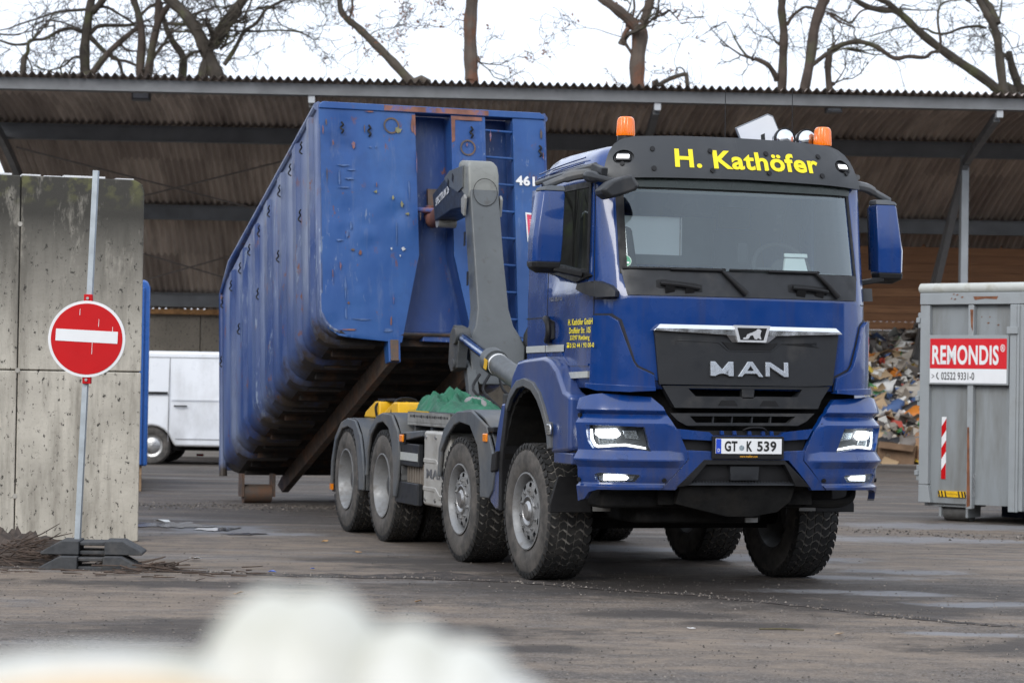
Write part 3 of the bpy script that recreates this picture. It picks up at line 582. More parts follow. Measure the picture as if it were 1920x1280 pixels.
# ------------------------------------------------------------------ bare trees behind the shed
BARK = S("dark_bark", (.05, .041, .032), .9, var=.35, vs=3, bump=.5, bs=14, dirt=(.09, .1, .04), dth=(.52, .7), ds=1.2)
BARKR = S("reddish_bark", (.06, .044, .035), .9, var=.35, vs=3, bump=.5, bs=14, dirt=(.07, .075, .04), dth=(.52, .7), ds=1.2)
BARKG = S("grey_brown_bark", (.085, .07, .055), .9, var=.3, vs=3, bump=.5, bs=14, dirt=(.1, .105, .05), dth=(.52, .72), ds=1.0)
BARKI = S("ivy_brown_bark", (.085, .066, .053), .9, var=.3, vs=3, bump=.5, bs=14, dirt=(.14, .062, .036), dth=(.48, .62), ds=1.3)
LEAF = S("withered_leaves", (.2, .1, .06), .8, var=.5, vs=3)
TREES = [
 ('oak',64,0,[([(-11.54,9.11),(-11.62,9.69),(-11.65,10.27),(-11.61,10.77),(-11.55,11.28),(-11.48,11.71),(-11.38,12.29),(-11.47,13.01)],0.158,0.086),([(-11.65,11.37),(-12.23,11.3),(-12.51,11.22),(-12.8,11.11),(-13.37,10.92),(-13.69,10.79),(-14.16,10.71)],0.043,0.014),([(-11.74,10.77),(-12.04,10.86),(-12.4,10.76),(-12.72,10.57),(-13.04,10.53),(-13.25,10.42),(-13.58,10.4),(-13.94,10.5),(-14.23,10.62)],0.057,0.029),([(-11.75,10.82),(-12.08,10.96),(-12.44,11.08),(-12.94,11.05),(-13.47,10.7),(-14.01,10.7)],0.029,0.011),([(-11.47,11.31),(-11.29,11.46),(-11.08,11.68),(-10.8,12.08)],0.108,0.065),([(-11.37,11.42),(-11.08,11.45),(-10.71,11.25),(-10.35,11.03)],0.043,0.029),([(-11.5,10.74),(-11.36,10.92),(-11.18,10.99),(-10.71,11.0),(-10.35,11.03)],0.065,0.043),([(-11.53,10.66),(-11.29,10.41),(-11.05,10.19),(-10.76,10.03),(-10.65,9.69)],0.072,0.043),([(-11.77,10.08),(-11.99,10.08),(-12.27,9.86),(-12.7,9.73)],0.043,0.022),([(-12.47,11.08),(-12.45,10.78)],0.014,0.014),([(-12.44,10.94),(-12.94,10.79),(-13.47,10.63),(-13.94,10.65)],0.022,0.011)]),
 ('oak',62,0,[([(-12.89,9.06),(-12.88,9.48),(-12.87,9.79)],0.083,0.076),([(-12.87,9.79),(-12.75,9.92),(-12.73,10.11),(-12.65,10.25)],0.063,0.035),([(-12.87,9.79),(-13.08,10.07),(-13.22,10.0)],0.014,0.007),([(-12.8,9.83),(-12.65,9.55),(-12.63,9.41)],0.028,0.021)]),
 ('oak',63,1,[([(-9.94,9.02),(-9.99,9.55),(-9.96,10.44),(-10.05,11.07),(-10.2,11.5),(-10.42,12.03)],0.127,0.078),([(-9.77,9.09),(-9.76,9.59),(-9.65,10.34),(-9.55,10.87),(-9.53,11.51),(-9.58,12.22)],0.12,0.078),([(-9.64,9.95),(-9.5,10.2),(-9.35,10.38)],0.049,0.042),([(-9.55,10.83),(-9.38,11.16),(-9.1,11.52),(-8.79,11.95)],0.099,0.057),([(-10.1,10.74),(-10.46,10.43),(-10.85,10.05),(-11.23,9.55)],0.064,0.099),([(-9.98,11.11),(-9.74,11.36),(-9.32,11.48),(-9.14,11.52)],0.049,0.028),([(-10.5,10.29),(-10.32,10.15),(-10.11,10.13)],0.035,0.028),([(-10.77,9.93),(-10.35,9.86),(-10.1,9.76)],0.042,0.035)]),
 ('oak',66,0,[([(-9.29,9.39),(-9.28,9.91),(-9.28,10.4),(-9.55,10.8),(-9.74,11.17),(-9.88,11.61)],0.133,0.067),([(-9.21,10.36),(-9.03,10.51),(-8.77,10.56)],0.059,0.044)]),
 ('oak',62,0,[([(-7.69,8.79),(-7.81,9.35),(-8.06,9.91),(-8.35,10.53),(-8.71,11.01),(-9.03,11.29),(-9.35,11.56)],0.222,0.118),([(-7.96,10.15),(-7.66,10.68),(-7.39,11.1),(-7.15,11.46),(-6.98,11.88)],0.181,0.111),([(-8.22,9.13),(-8.14,9.62),(-8.03,9.98)],0.153,0.111),([(-7.64,9.67),(-7.37,10.09),(-7.13,10.55),(-6.82,10.78),(-6.59,11.12),(-6.38,11.26),(-6.03,11.44)],0.063,0.028),([(-8.5,10.98),(-8.02,11.16),(-7.95,11.23),(-7.6,11.22)],0.035,0.021),([(-7.73,10.96),(-7.84,11.17),(-7.95,11.37)],0.028,0.021),([(-7.75,10.09),(-7.58,10.19),(-7.37,10.3),(-7.34,10.48)],0.042,0.021),([(-9.16,10.73),(-8.74,10.74),(-8.57,10.8)],0.049,0.035),([(-9.15,10.53),(-8.63,10.52)],0.035,0.028),([(-8.07,10.43),(-7.76,10.57),(-6.82,10.59),(-6.19,10.63),(-5.63,10.57),(-5.32,10.4),(-5.18,10.48),(-5.08,10.69)],0.035,0.008),([(-6.38,11.16),(-6.18,10.76),(-5.67,10.57)],0.021,0.014),([(-6.59,11.15),(-6.72,10.66),(-6.89,10.59)],0.021,0.014),([(-6.83,11.15),(-6.38,11.26),(-6.14,11.4)],0.035,0.021),([(-7.28,11.04),(-6.83,11.15)],0.028,0.021)]),
 ('oak',63,2,[([(-2.3,9.07),(-2.77,9.42),(-3.2,9.87),(-3.52,10.19),(-3.99,10.64),(-4.24,10.87),(-4.49,11.06),(-4.67,11.27),(-4.73,11.59),(-4.72,12.01)],0.141,0.064),([(-4.46,11.1),(-4.39,11.31),(-4.39,11.59),(-4.37,11.95)],0.035,0.028),([(-3.92,10.66),(-3.64,10.84),(-3.25,10.9)],0.017,0.007)]),
 ('oak',60,3,[([(-1.11,8.73),(-1.13,9.14),(-1.16,9.68),(-1.19,10.49),(-1.15,11.16),(-1.13,11.84)],0.182,0.155),([(-0.99,9.71),(-0.94,9.58)],0.061,0.034),([(-1.35,10.62),(-1.55,10.65),(-1.72,10.48),(-1.95,10.46)],0.013,0.007)]),
 ('oak',60,3,[([(3.06,8.7),(3.06,9.04),(3.05,9.66),(3.11,10.3),(3.06,10.59)],0.182,0.209),([(2.99,10.57),(2.68,10.83),(2.37,11.05),(2.03,11.3),(1.74,11.63)],0.155,0.101),([(3.19,10.62),(3.28,10.96),(3.38,11.27),(3.54,11.66)],0.121,0.094),([(2.89,10.7),(2.96,11.01),(2.94,11.29)],0.034,0.027),([(2.93,9.85),(2.78,10.05),(2.68,10.19),(2.7,10.33),(2.8,10.5)],0.04,0.061),([(2.66,10.1),(2.69,10.21)],0.114,0.101),([(2.69,10.27),(2.32,10.38),(2.04,10.48),(1.76,10.51)],0.013,0.007)]),
 ('oak stump',62,2,[([(3.58,9.06),(3.73,9.32),(3.93,9.46),(4.16,9.56),(4.4,9.63),(4.45,9.54),(4.48,9.16)],0.063,0.056),([(4.42,9.64),(4.32,9.77),(4.18,9.76),(4.16,9.65),(4.22,9.6)],0.021,0.014),([(4.24,9.68),(4.12,9.94),(4.18,10.21)],0.01,0.006)]),
 ('oak',62,1,[([(6.94,8.86),(6.94,9.29),(6.96,10.16),(6.97,10.75),(6.9,11.33),(6.91,11.62),(6.88,12.2)],0.132,0.097),([(6.8,9.52),(6.74,9.64),(6.53,9.89),(6.18,10.05)],0.083,0.056),([(6.17,10.02),(6.15,10.09),(6.21,10.21)],0.042,0.014),([(6.86,10.45),(6.76,10.53)],0.049,0.035),([(7.05,10.95),(7.18,11.19),(7.38,11.35),(7.53,11.43),(7.82,11.37)],0.049,0.035)]),
 ('oak',61,1,[([(7.34,8.76),(7.4,9.13),(7.54,9.89),(7.64,10.74),(7.81,11.28),(7.9,11.54),(8.02,12.04)],0.123,0.15),([(7.96,11.1),(8.12,11.13),(8.47,10.96),(8.63,10.95),(8.84,11.21),(9.03,11.28)],0.034,0.024),([(8.03,11.08),(8.25,10.9),(8.63,10.73),(8.62,10.56),(8.76,10.38)],0.027,0.017),([(7.62,9.8),(7.95,10.07)],0.062,0.055)]),
 ('oak stump',61.5,1,[([(8.16,8.83),(8.12,9.21),(8.07,9.78),(8.12,10.29)],0.09,0.09),([(8.18,9.37),(8.26,9.4)],0.069,0.041),([(8.14,10.26),(8.45,10.39),(8.83,10.44),(9.28,10.31),(9.73,10.03),(10.11,10.08),(10.52,10.06),(10.71,10.2),(10.91,10.24),(10.92,10.56),(10.85,10.97),(10.89,11.38),(11.16,11.54),(11.61,11.59)],0.076,0.021),([(8.55,10.29),(8.9,10.25)],0.034,0.034),([(8.14,10.29),(8.25,10.46)],0.041,0.028)]),
 ('oak',63,0,[([(13.25,9.12),(12.8,9.47),(12.3,9.85),(11.62,10.29),(11.12,10.64),(10.63,11.03),(10.3,11.35),(10.04,11.54),(9.75,11.55),(9.33,11.62),(8.97,11.81),(8.64,12.07)],0.148,0.064),([(10.04,11.55),(9.81,11.73),(9.49,11.85),(9.16,12.08)],0.092,0.057),([(10.34,11.14),(9.95,11.05),(9.5,10.91),(8.98,10.78)],0.023,0.011),([(10.6,11.07),(10.89,11.08),(11.12,11.0),(11.45,10.99),(11.83,11.14),(12.25,11.2),(12.51,11.15)],0.032,0.039),([(10.11,11.6),(10.59,11.56),(11.11,11.57)],0.025,0.014),([(10.14,11.57),(10.23,11.69),(10.46,11.64),(10.72,11.78)],0.021,0.007)]),
 ('oak',61,0,[([(12.57,8.84),(12.52,9.22),(12.41,10.04),(12.34,10.6),(12.19,10.98),(11.89,11.48),(11.69,11.91)],0.13,0.082),([(12.34,10.92),(12.21,11.32),(12.08,11.57),(12.01,12.04)],0.103,0.075),([(12.34,10.88),(12.41,11.14),(12.45,11.55)],0.034,0.021),([(11.86,11.24),(11.7,11.44),(11.51,11.6)],0.021,0.014)]),
 ('oak',63,0,[([(13.51,9.09),(13.38,9.48),(13.18,10.06),(13.06,10.51)],0.12,0.078),([(13.37,10.55),(13.3,10.65),(13.33,10.94),(13.13,11.04)],0.014,0.007),([(12.85,10.48),(13.04,10.32)],0.049,0.057)])]
TL = ["dark bare tree with long low limbs reaching out over the shed roof end", "short snapped trunk with a curved limb at the roof end", "reddish bare tree forked into upright stems", "slim forked trunk leaning between two larger trees",
 "massive leaning tree trunk split into two heavy limbs", "thin leaning trunk bent like a hook with a few brown leaves", "straight single brown trunk standing alone against the sky", "thick trunk forking into three with a burl and brown leaves", "low mossy broken branch arching just above the roof edge",
 "tall straight trunk with a short curled side branch", "tall trunk widening upward beside the snapped stump", "snapped stump with one long crooked drooping limb", "long diagonal trunk leaning far across the sky", "dark forked trunk at the end of the tree row", "short stout stem leaning beside the dark forked trunk"]
for ti, (kind, Y, leafy, strokes) in enumerate(TREES):
    rr = random.Random(100+ti)
    x0, z0 = strokes[0][0][0]; r0 = strokes[0][1]
    T_ = empty("tree_stump" if "stump" in kind else "bare_tree", (x0, Y, 0), 0, TL[ti], "tree", "trees behind the shed")
    bark = (BARK, BARKR, BARKG, BARKI)[leafy]
    tb = MB(); tw = MB(); lf = MB(); nl = 0
    def twig(p, d, L, r, depth):
        global nl
        pts = [p]; q = p.copy()
        nseg = 5
        for k in range(nseg):
            d = (d + Vector((rr.gauss(0, .28), rr.gauss(0, .28), rr.gauss(.03, .26)))).normalized(); q = q+d*L/nseg; pts.append(q.copy())
            if depth > 0 and rr.random() < .75:
                dd = (d + Vector((rr.gauss(0, .7), rr.gauss(0, .7), rr.gauss(0, .7)))).normalized(); twig(q, dd, L*rr.uniform(.35, .65), r*.6, depth-1)
            if leafy and rr.random() < (.05 if leafy > 1 else .0) and depth < 2:
                for _ in range(3):
                    c = q+Vector((rr.gauss(0, .08), rr.gauss(0, .08), rr.gauss(-.03, .08))); m_ = Euler((rr.uniform(0, 6), rr.uniform(0, 6), 0)).to_matrix(); s = rr.uniform(.03, .06)
                    lf.add([c+m_@Vector((-s, 0, 0)), c+m_@Vector((0, -s*.5, .01)), c+m_@Vector((s, 0, 0)), c+m_@Vector((0, s*.5, .01))], [(0, 1, 2, 3)]); nl += 1
        tw.tube(pts, [max(.0068, r*(1-k/(nseg+1))) for k in range(nseg+1)], 4, caps=False)
    for si, (pts, ra, rb) in enumerate(strokes):
        yo = 0 if si == 0 else rr.uniform(-.3, .3)
        P = [Vector((x-x0, yo*min(1, i/2), z)) for i, (x, z) in enumerate(pts)]
        if si == 0: P = [Vector((0, 0, 0)), Vector((0, 0, z0*.5))]+P
        P = smooth_path(P, 4); n_ = len(P)
        rad = [ra+(rb-ra)*(i/(n_-1)) for i in range(n_)]
        if si == 0: rad = [ra*1.25 if i < 4 else (ra*1.1 if i < 8 else ra+(rb-ra)*((i-8)/(max(1, n_-9)))) for i in range(n_)]
        rad = [r*(1+.07*math.sin(i*1.3+ti)) for i, r in enumerate(rad)]
        tb.tube(P, rad, 10 if ra > .05 else 6)
        for i in range(1, n_):
            if P[i].z < 8.4: continue
            L = (P[i]-P[i-1]).length
            cnt = L*(1.7 if rad[i] < .12 else .8)
            if ti in (6, 7, 9, 10) and rad[i] > .2: cnt *= .35
            if ti >= 7: cnt *= .5
            for _ in range(int(cnt)+(rr.random() < cnt % 1)):
                d = (P[i]-P[i-1]).normalized(); dd = (d*.4+Vector((rr.gauss(0, 1), rr.gauss(0, .6), rr.gauss(.15, .8)))).normalized()
                twig(P[i], dd, rr.uniform(.5, 1.6)*(1 if rad[i] > .03 else .7), min(.014, rad[i]*.5), 2)
    for pts, ra, rb in strokes:          # limbs carry on upward and thin out
        if pts[-1][1] > 11.4 and rb > .02:
            p = Vector((pts[-1][0]-x0, 0, pts[-1][1])); d = Vector((pts[-1][0]-pts[-2][0], 0, pts[-1][1]-pts[-2][1])).normalized(); ext = [p.copy()]
            for k in range(6):
                d = (d+Vector((rr.gauss(0, .2), rr.gauss(0, .2), rr.gauss(.12, .12)))).normalized(); p = p+d*(.35+rb*4.5); ext.append(p.copy())
                if p.z > 12.2:
                    for _ in range(4): twig(p, (d*.5+Vector((rr.gauss(0, .8), rr.gauss(0, .8), rr.gauss(.2, .5)))).normalized(), rr.uniform(.8, 2), min(.02, rb*.4), 2)
            tb.tube(ext, [rb*(1-k/6.6) for k in range(7)], 8)
    for pts, ra, rb in strokes[1:]:
        e_ = Vector((pts[-1][0]-x0, 0, pts[-1][1])); d0 = Vector((pts[-1][0]-pts[-2][0], 0, pts[-1][1]-pts[-2][1])).normalized()
        for _ in range(4 if ti < 6 else 2): twig(e_, (d0+Vector((rr.gauss(0, .35), rr.gauss(0, .35), rr.gauss(0, .35)))).normalized(), rr.uniform(.8, 1.8), max(.009, rb*.75), 2)
    tb.build("trunk", bark, T_); tw.build("twigs", BARK, T_)
    if nl: lf.build("leaves", LEAF, T_, recalc=False)
# woodland behind the photographer, seen in the reflections
b = MB(); rr = random.Random(77)
for i in range(330):
    a = R_(rr.uniform(105, 350)); d_ = rr.uniform(32, 75); x, y = d_*math.cos(a), d_*math.sin(a)
    if y > 0 and x > -.23*y-5: continue
    h = rr.uniform(8, 16); lx, ly = rr.gauss(0, .6), rr.gauss(0, .6)
    b.tube([(x, y, 0), (x+lx*.4, y+ly*.4, h*.5), (x+lx, y+ly, h)], [rr.uniform(.18, .4), .17, .05], 6)
    for k in range(9):
        z = rr.uniform(3, h*.9); aa = rr.uniform(0, 6.3); L = rr.uniform(1.2, 3.4); f = z/h
        p = Vector((x+lx*f, y+ly*f, z)); q = p+Vector((math.cos(aa)*L, math.sin(aa)*L, rr.uniform(.4, 2.2))); b.tube([p, (p+q)/2+Vector((0, 0, .15)), q], [.07, .05, .02], 5)
for i in range(26):
    a = R_(rr.uniform(106, 150)); d_ = rr.uniform(34, 80); x, y = d_*math.cos(a), d_*math.sin(a); r = rr.uniform(2.5, 4)
    if x > -.23*y-2-r*1.3: continue
    b.ball((x, y, 0), r, (1.2, 1.2, 1.5), 10, 6)
for i in range(190):
    a = R_(rr.uniform(112, 352)); d_ = rr.uniform(44, 66); x, y = d_*math.cos(a), d_*math.sin(a)
    if y > 0 and x > -.23*y-12: continue
    b.ball((x, y, 0), rr.uniform(3.6, 5.5), (1.3, 1.3, 1.35), 10, 6)
o = b.build("woodland", BARK); tag(o, "bare woodland and scrub on the far side of the yard", kind="stuff")

# ================================================================== hook lift truck
YAW = R_(18.077)
TRK = empty("hook_lift_truck", (1.279, 18.93, 0), YAW, "blue four axle hook lift truck with grey sun visor, lit headlamps and orange beacons", "truck")
tf = lambda p: (p[0], -p[1], p[2])           # author coordinates: R across, F forward, z up
def TB(): return MB(tf)
def outline(o):
    s = [0]
    for a, b_ in zip(o, o[1:]): s.append(s[-1]+math.dist(a, b_))
    return o, s
BO = outline([(0, 1.50), (.25, 1.497), (.5, 1.485), (.8, 1.45), (1.0, 1.40), (1.12, 1.33), (1.2, 1.22), (1.24, 1.08), (1.245, .85), (1.245, .3)])
CO = outline([(0, 1.47), (.25, 1.467), (.5, 1.455), (.8, 1.42), (.93, 1.38), (1.02, 1.30), (1.08, 1.20), (1.11, 1.05), (1.12, .8), (1.12, -.30)])
def raw(o, s):
    P, L = o; a = abs(s); sg = -1 if s < 0 else 1
    for i in range(len(L)-1):
        if a <= L[i+1] or i == len(L)-2:
            t = (a-L[i])/(L[i+1]-L[i]); return sg*(P[i][0]+(P[i+1][0]-P[i][0])*t), P[i][1]+(P[i+1][1]-P[i][1])*t
def onl(o, s, off=0.0):
    e = .05; pts = [raw(o, s+k*e) for k in (-1, -.5, 0, .5, 1)]
    R, F = sum(p[0] for p in pts)/5, sum(p[1] for p in pts)/5
    a, b_ = raw(o, s-e), raw(o, s+e); tx, ty = b_[0]-a[0], b_[1]-a[1]; L = math.hypot(tx, ty)
    return R-ty/L*off*(1), F+tx/L*off, (-ty/L, tx/L)
def sstep(a, b_, x): t = min(1, max(0, (x-a)/(b_-a))); return t*t*(3-2*t)
def CS(s, z, off=0.0):
    R, F, n_ = onl(CO, s, off); w = 1-sstep(.92, 1.4, abs(s))
    up = max(0, z-2.17)
    F -= .233*up*w; R *= 1-.022*up
    if z < 1.75: F -= .02*(1.75-z)*w
    return (R, F, z)
def BS(s, z, off=0.0):
    R, F, n_ = onl(BO, s, off); w = 1-sstep(1.0, 1.5, abs(s))
    d = 0
    if z > 1.36: d = .55*(z-1.36)
    if z < .86: d = .22*(.86-z)
    F -= d*w; R *= 1-(d*.55*(1-w)); return (R, F, z)
def panel(name, poly, surf, off, thick, m, parent, bev=.006, step=.06, holes=(), mz=0.12, ang=40):
    """a panel with outline poly (s, z) laid on surf: off outside it, thick deep"""
    bm = bmesh.new()
    vs = [bm.verts.new((x, y, 0)) for x, y in poly]; f = bm.faces.new(vs)
    if f.normal.z < 0: f.normal_flip()
    if holes:
        bm.faces.remove(f); es = list(bm.edges)
        for h in holes:
            hv = [bm.verts.new((x, y, 0)) for x, y in h]; es += [bm.edges.new((hv[i], hv[(i+1) % len(hv)])) for i in range(len(hv))]
        bmesh.ops.triangle_fill(bm, edges=es, use_beauty=True, use_dissolve=False, normal=(0, 0, 1))
    else: bmesh.ops.triangulate(bm, faces=[f])
    xs = [p[0] for p in poly]; zs = [p[1] for p in poly]
    k = math.ceil(min(xs)/step)
    while k*step < max(xs):
        bmesh.ops.bisect_plane(bm, geom=bm.verts[:]+bm.edges[:]+bm.faces[:], plane_co=(k*step, 0, 0), plane_no=(1, 0, 0)); k += 1
    zl = mz if isinstance(mz, list) else [k*mz for k in range(math.ceil(min(zs)/mz), math.ceil(max(zs)/mz))]
    for zz in zl: bmesh.ops.bisect_plane(bm, geom=bm.verts[:]+bm.edges[:]+bm.faces[:], plane_co=(0, zz, 0), plane_no=(0, 1, 0))
    bm.verts.index_update()
    b = TB(); N = len(bm.verts); P2 = [(v.co.x, v.co.y) for v in bm.verts]
    fs = [tuple(v.index for v in f.verts) for f in bm.faces]
    if callable(off): vo = [surf(x, y, off(x, y)) for x, y in P2]; vi = [surf(x, y, off(x, y)-thick) for x, y in P2]
    else: vo = [surf(x, y, off) for x, y in P2]; vi = [surf(x, y, off-thick) for x, y in P2]
    fs2 = [tuple(i+N for i in f)[::-1] for f in fs]
    side = [(e.verts[0].index, e.verts[1].index, e.verts[1].index+N, e.verts[0].index+N) for e in bm.edges if len(e.link_faces) == 1]
    bm.free(); b.add(vo+vi, fs+fs2+side)
    return b.build(name, m, parent, ang=ang, bev=bev)
def mir(poly): return [(-x, y) for x, y in poly]
def sides(poly): return (poly, mir(poly))

# ---- cab shell: grid of columns (along the outline) and rows (levels)
LR = CO[1][-1]
scol = [-LR+.0, -2.5, -2.3, -2.12, -1.85, -1.6, -1.45, -1.33, -1.25, -1.19, -1.14, -1.09, -1.05, -1.01, -.965, -.9, -.78, -.66, -.54, -.42, -.3, -.18, -.06]
scol = scol + [-q for q in scol[::-1]]
rear = [(1.12-.05, -.34), (.9, -.34), (.5, -.34), (.15, -.34), (-.2, -.34), (-.6, -.34), (-.9, -.34), (-1.07, -.34)]
rows = [1.50, 1.6, 1.74, 1.9, 2.05, 2.17, 2.36, 2.5, 2.65, 2.8, 2.9, 3.0, 3.05]
top = [(3.11, .010), (3.17, .024), (3.23, .048), (3.275, .085), (3.305, .135), (3.325, .21), (3.34, .34), (3.345, .56)]
verts = []; 
def roofdrop(F): return .20*max(0, (.10-F)/.44)**2.2
for z in rows:
    ring = [CS(s, z) for s in scol]+[(R*(1-.022*max(0, z-2.17)), F, z) for R, F in rear]; verts.append(ring)
for z, ins in top:
    ring = []
    for (R, F, _), zz in zip(verts[len(rows)-1], range(999)):
        k = 1-ins/1.1; R2 = R*k; F2 = F-ins*1.15 if F > .6 else (F+ins*.9 if F < .1 else F); F2 = max(-.1 if ins > .5 else -.34, F2)
        ring.append((R2, F2, z-roofdrop(F2)*(1 if z > 3.1 else .3)-.02*(R2/1.1)**2))
    verts.append(ring)
NC = len(verts[0]); groups = {"cab_body": []}
flat = [p for r in verts for p in r]
ns = len(scol)
for r in range(len(verts)-1):
    for c in range(NC):
        d = (c+1) % NC; f = (r*NC+c, r*NC+d, (r+1)*NC+d, (r+1)*NC+c); skip = False
        if r+1 < len(rows) and c < ns-1:
            z0, z1 = rows[r], rows[r+1]; s0, s1 = sorted((scol[c], scol[c+1]))
            if z0 >= 2.36-1e-6 and z1 <= 3.0+1e-6:
                if s0 >= -.966 and s1 <= .966: skip = True
                if (s0 >= -2.121 and s1 <= -1.329) or (s0 >= 1.329 and s1 <= 2.121): skip = True
        if ns <= c < NC-1 and r+1 < len(rows) and rows[r] >= 2.5-1e-6 and rows[r+1] <= 2.9+1e-6 and -.61 <= rear[min(c+1-ns, len(rear)-1)][0] and rear[c-ns][0] <= .51: skip = True
        if not skip: groups["cab_body"].append(f)
groups["cab_body"].append(tuple(range((len(verts)-1)*NC, len(verts)*NC)))
b = TB(); b.add(flat, groups["cab_body"]); cab = b.build("cab_body", PAINT, TRK, ang=38)
md = cab.modifiers.new("sheet", 'SOLIDIFY'); md.thickness = .03; md.offset = -1
# glazing
def glazed(name, s0, s1, z0, z1, off, m, parent, ns_=20, nz_=6):
    b = TB(); vs = [CS(s0+(s1-s0)*i/ns_, z0+(z1-z0)*j/nz_, off) for i in range(ns_+1) for j in range(nz_+1)]
    b.add(vs, [(i*(nz_+1)+j, (i+1)*(nz_+1)+j, (i+1)*(nz_+1)+j+1, i*(nz_+1)+j+1) for i in range(ns_) for j in range(nz_)]); return b.build(name, m, parent, ang=80, recalc=False)
WS = glazed("windscreen", -.975, .975, 2.35, 3.02, -.006, GLASS, TRK)
for s_ in (-1, 1): glazed("side_window", s_*1.32, s_*2.13, 2.35, 3.01, -.008, SGLASS, TRK, 6, 6)
# black ceramic band round the windscreen
panel("windscreen_border", [(-.975, 2.34), (.975, 2.34), (.985, 3.05), (-.985, 3.05)], CS, .004, .008, BLACKP, TRK, bev=0, holes=[[(-.918, 2.375), (.95, 2.375), (.955, 2.975), (-.918, 2.975)]])
for s_ in (-1, 1):
    panel("window_frame", [(s_*1.31, 2.30), (s_*2.15, 2.37), (s_*2.15, 3.03), (s_*1.31, 3.03)], CS, .006, .012, BLACKP, TRK, bev=.003, holes=[[(s_*1.35, 2.38), (s_*2.11, 2.42), (s_*2.11, 2.985), (s_*1.36, 2.985)]])
    panel("window_sill", [(s_*1.25, 2.325), (s_*1.52, 2.285), (s_*1.92, 2.35), (s_*2.68, 2.455), (s_*2.68, 2.495), (s_*1.92, 2.435), (s_*1.33, 2.36)], CS, .022, .03, BLACKP, TRK, bev=.008)
# cowl below the windscreen, hood lip and door joints
panel("wiper_cowl", [(-.925, 2.182), (.925, 2.182), (.965, 2.37), (-.965, 2.37)], CS, .010, .02, GREYP, TRK, bev=.005)
panel("hood_panel", [(-1.03, 1.56), (1.03, 1.56), (1.03, 2.135), (.92, 2.165), (-.92, 2.165), (-1.03, 2.135)], CS, .012, .02, PAINT, TRK, bev=.007)
JOINT = S("dark_joint", (.008, .008, .012), .6)
for s_ in (-1, 1):
    for poly in ([(1.225, 1.52), (1.232, 1.52), (1.232, 3.04), (1.225, 3.04)], [(2.19, 1.73), (2.199, 1.73), (2.199, 3.04), (2.19, 3.04)], [(1.01, 2.150), (1.24, 2.150), (1.24, 2.158), (1.01, 2.158)], [(2.2, 2.03), (2.7, 2.03), (2.7, 2.038), (2.2, 2.038)]):
        panel("door_joint", [(s_*x, z) for x, z in poly], CS, .003, .006, JOINT, TRK, bev=0)
# corner air deflectors
for s_ in (-1, 1):
    dfl = [(1.19, 2.03), (1.05, 2.03), (.98, 1.99), (.88, 1.70), (.85, 1.655), (.73, 1.60), (.715, 1.505), (1.0, 1.515), (1.21, 1.53)]
    panel("deflector_gap", [(s_*x, z) for x, z in [(1.2, 2.045), (1.04, 2.045), (.962, 2.0), (.862, 1.70), (.835, 1.667), (.722, 1.615), (.712, 1.50), (1.0, 1.51), (1.2, 1.525)]], CS, .013, .01, JOINT, TRK, bev=0)
    panel("corner_deflector", [(s_*x, z) for x, z in dfl], CS, .045, .06, PAINT, TRK, bev=.018)
    panel("lower_lip", [(s_*x, z) for x, z in [(1.23, 1.535), (.72, 1.515), (.72, 1.485), (.9, 1.475), (1.12, 1.48), (1.23, 1.505)]], CS, .07, .1, PAINT, TRK, bev=.012)
    panel("door_swage", [(s_*x, z) for x, z in [(1.29, 1.66), (1.69, 1.665), (1.80, 1.72), (1.86, 1.78), (1.85, 1.785), (1.78, 1.735), (1.68, 1.682), (1.29, 1.678)]], CS, .008, .012, PAINT, TRK, bev=.005)
# grille
CHROME2 = S('brushed_letter_chrome', (.42, .44, .47), .25, metal=.85, var=.1, vs=30, rvar=.1)
LIONM = S('satin_silver_emblem', (.55, .56, .58), .45, metal=.3, var=.05)
GR = panel("grille", [(-.735, 1.93), (.735, 1.93), (.69, 1.545), (.47, 1.535), (-.47, 1.535), (-.69, 1.535)], CS, .045, .05, GREYP, TRK, bev=.01)
panel("chrome_bar", [(-.70, 1.972), (.70, 1.972), (.748, 1.925), (.20, 1.902), (.145, 1.85), (-.145, 1.85), (-.20, 1.902), (-.748, 1.925)], CS, lambda x, z: .064+.016*min(1, max(0, (1.976-z)/.034)) if z > 1.9 else .08-.03*min(1, max(0, (1.90-z)/.05)), .06, CHROME, GR, bev=.005, mz=[1.96, 1.942, 1.9], ang=20)
panel("emblem_field", [(-.118, 1.955), (.118, 1.955), (.092, 1.868), (-.092, 1.868)], CS, .086, .02, BLACKP, GR, bev=.003)
panel("emblem_frame", [(-.145, 1.975), (.145, 1.975), (.112, 1.852), (-.112, 1.852)], CS, .088, .02, LIONM, GR, bev=.004, holes=[[(-.118, 1.956), (.118, 1.956), (.092, 1.867), (-.092, 1.867)]])
lion = [(-.08, .005), (-.07, .0), (-.035, .004), (-.02, .028), (.0, .03), (.012, .005), (.03, 0), (.032, .006), (.024, .012), (.03, .034), (.045, .01), (.06, 0), (.066, .005), (.056, .03), (.06, .05), (.066, .062), (.052, .075), (.036, .076), (.026, .066), (.02, .052), (-.02, .046), (-.045, .036), (-.055, .015), (-.07, .014)]
panel("lion_emblem", [(x+.005, z*1.02+1.873) for x, z in lion], CS, .091, .006, LIONM, GR, bev=.001)
panel("grille_scoop", [(-.225, 1.853), (-.15, 1.848), (.15, 1.848), (.225, 1.853), (.165, 1.793), (-.165, 1.793)], CS, .052, .02, BLACKP, GR, bev=.004)
panel("grille_crease", [(-.56, 1.855), (-.25, 1.845), (-.17, 1.785), (.17, 1.785), (.25, 1.845), (.56, 1.862), (.565, 1.825), (.57, 1.865), (.25, 1.853), (.165, 1.794), (-.165, 1.794), (-.25, 1.853), (-.57, 1.865), (-.575, 1.83)], CS, .050, .02, GREYP, GR, bev=.002)
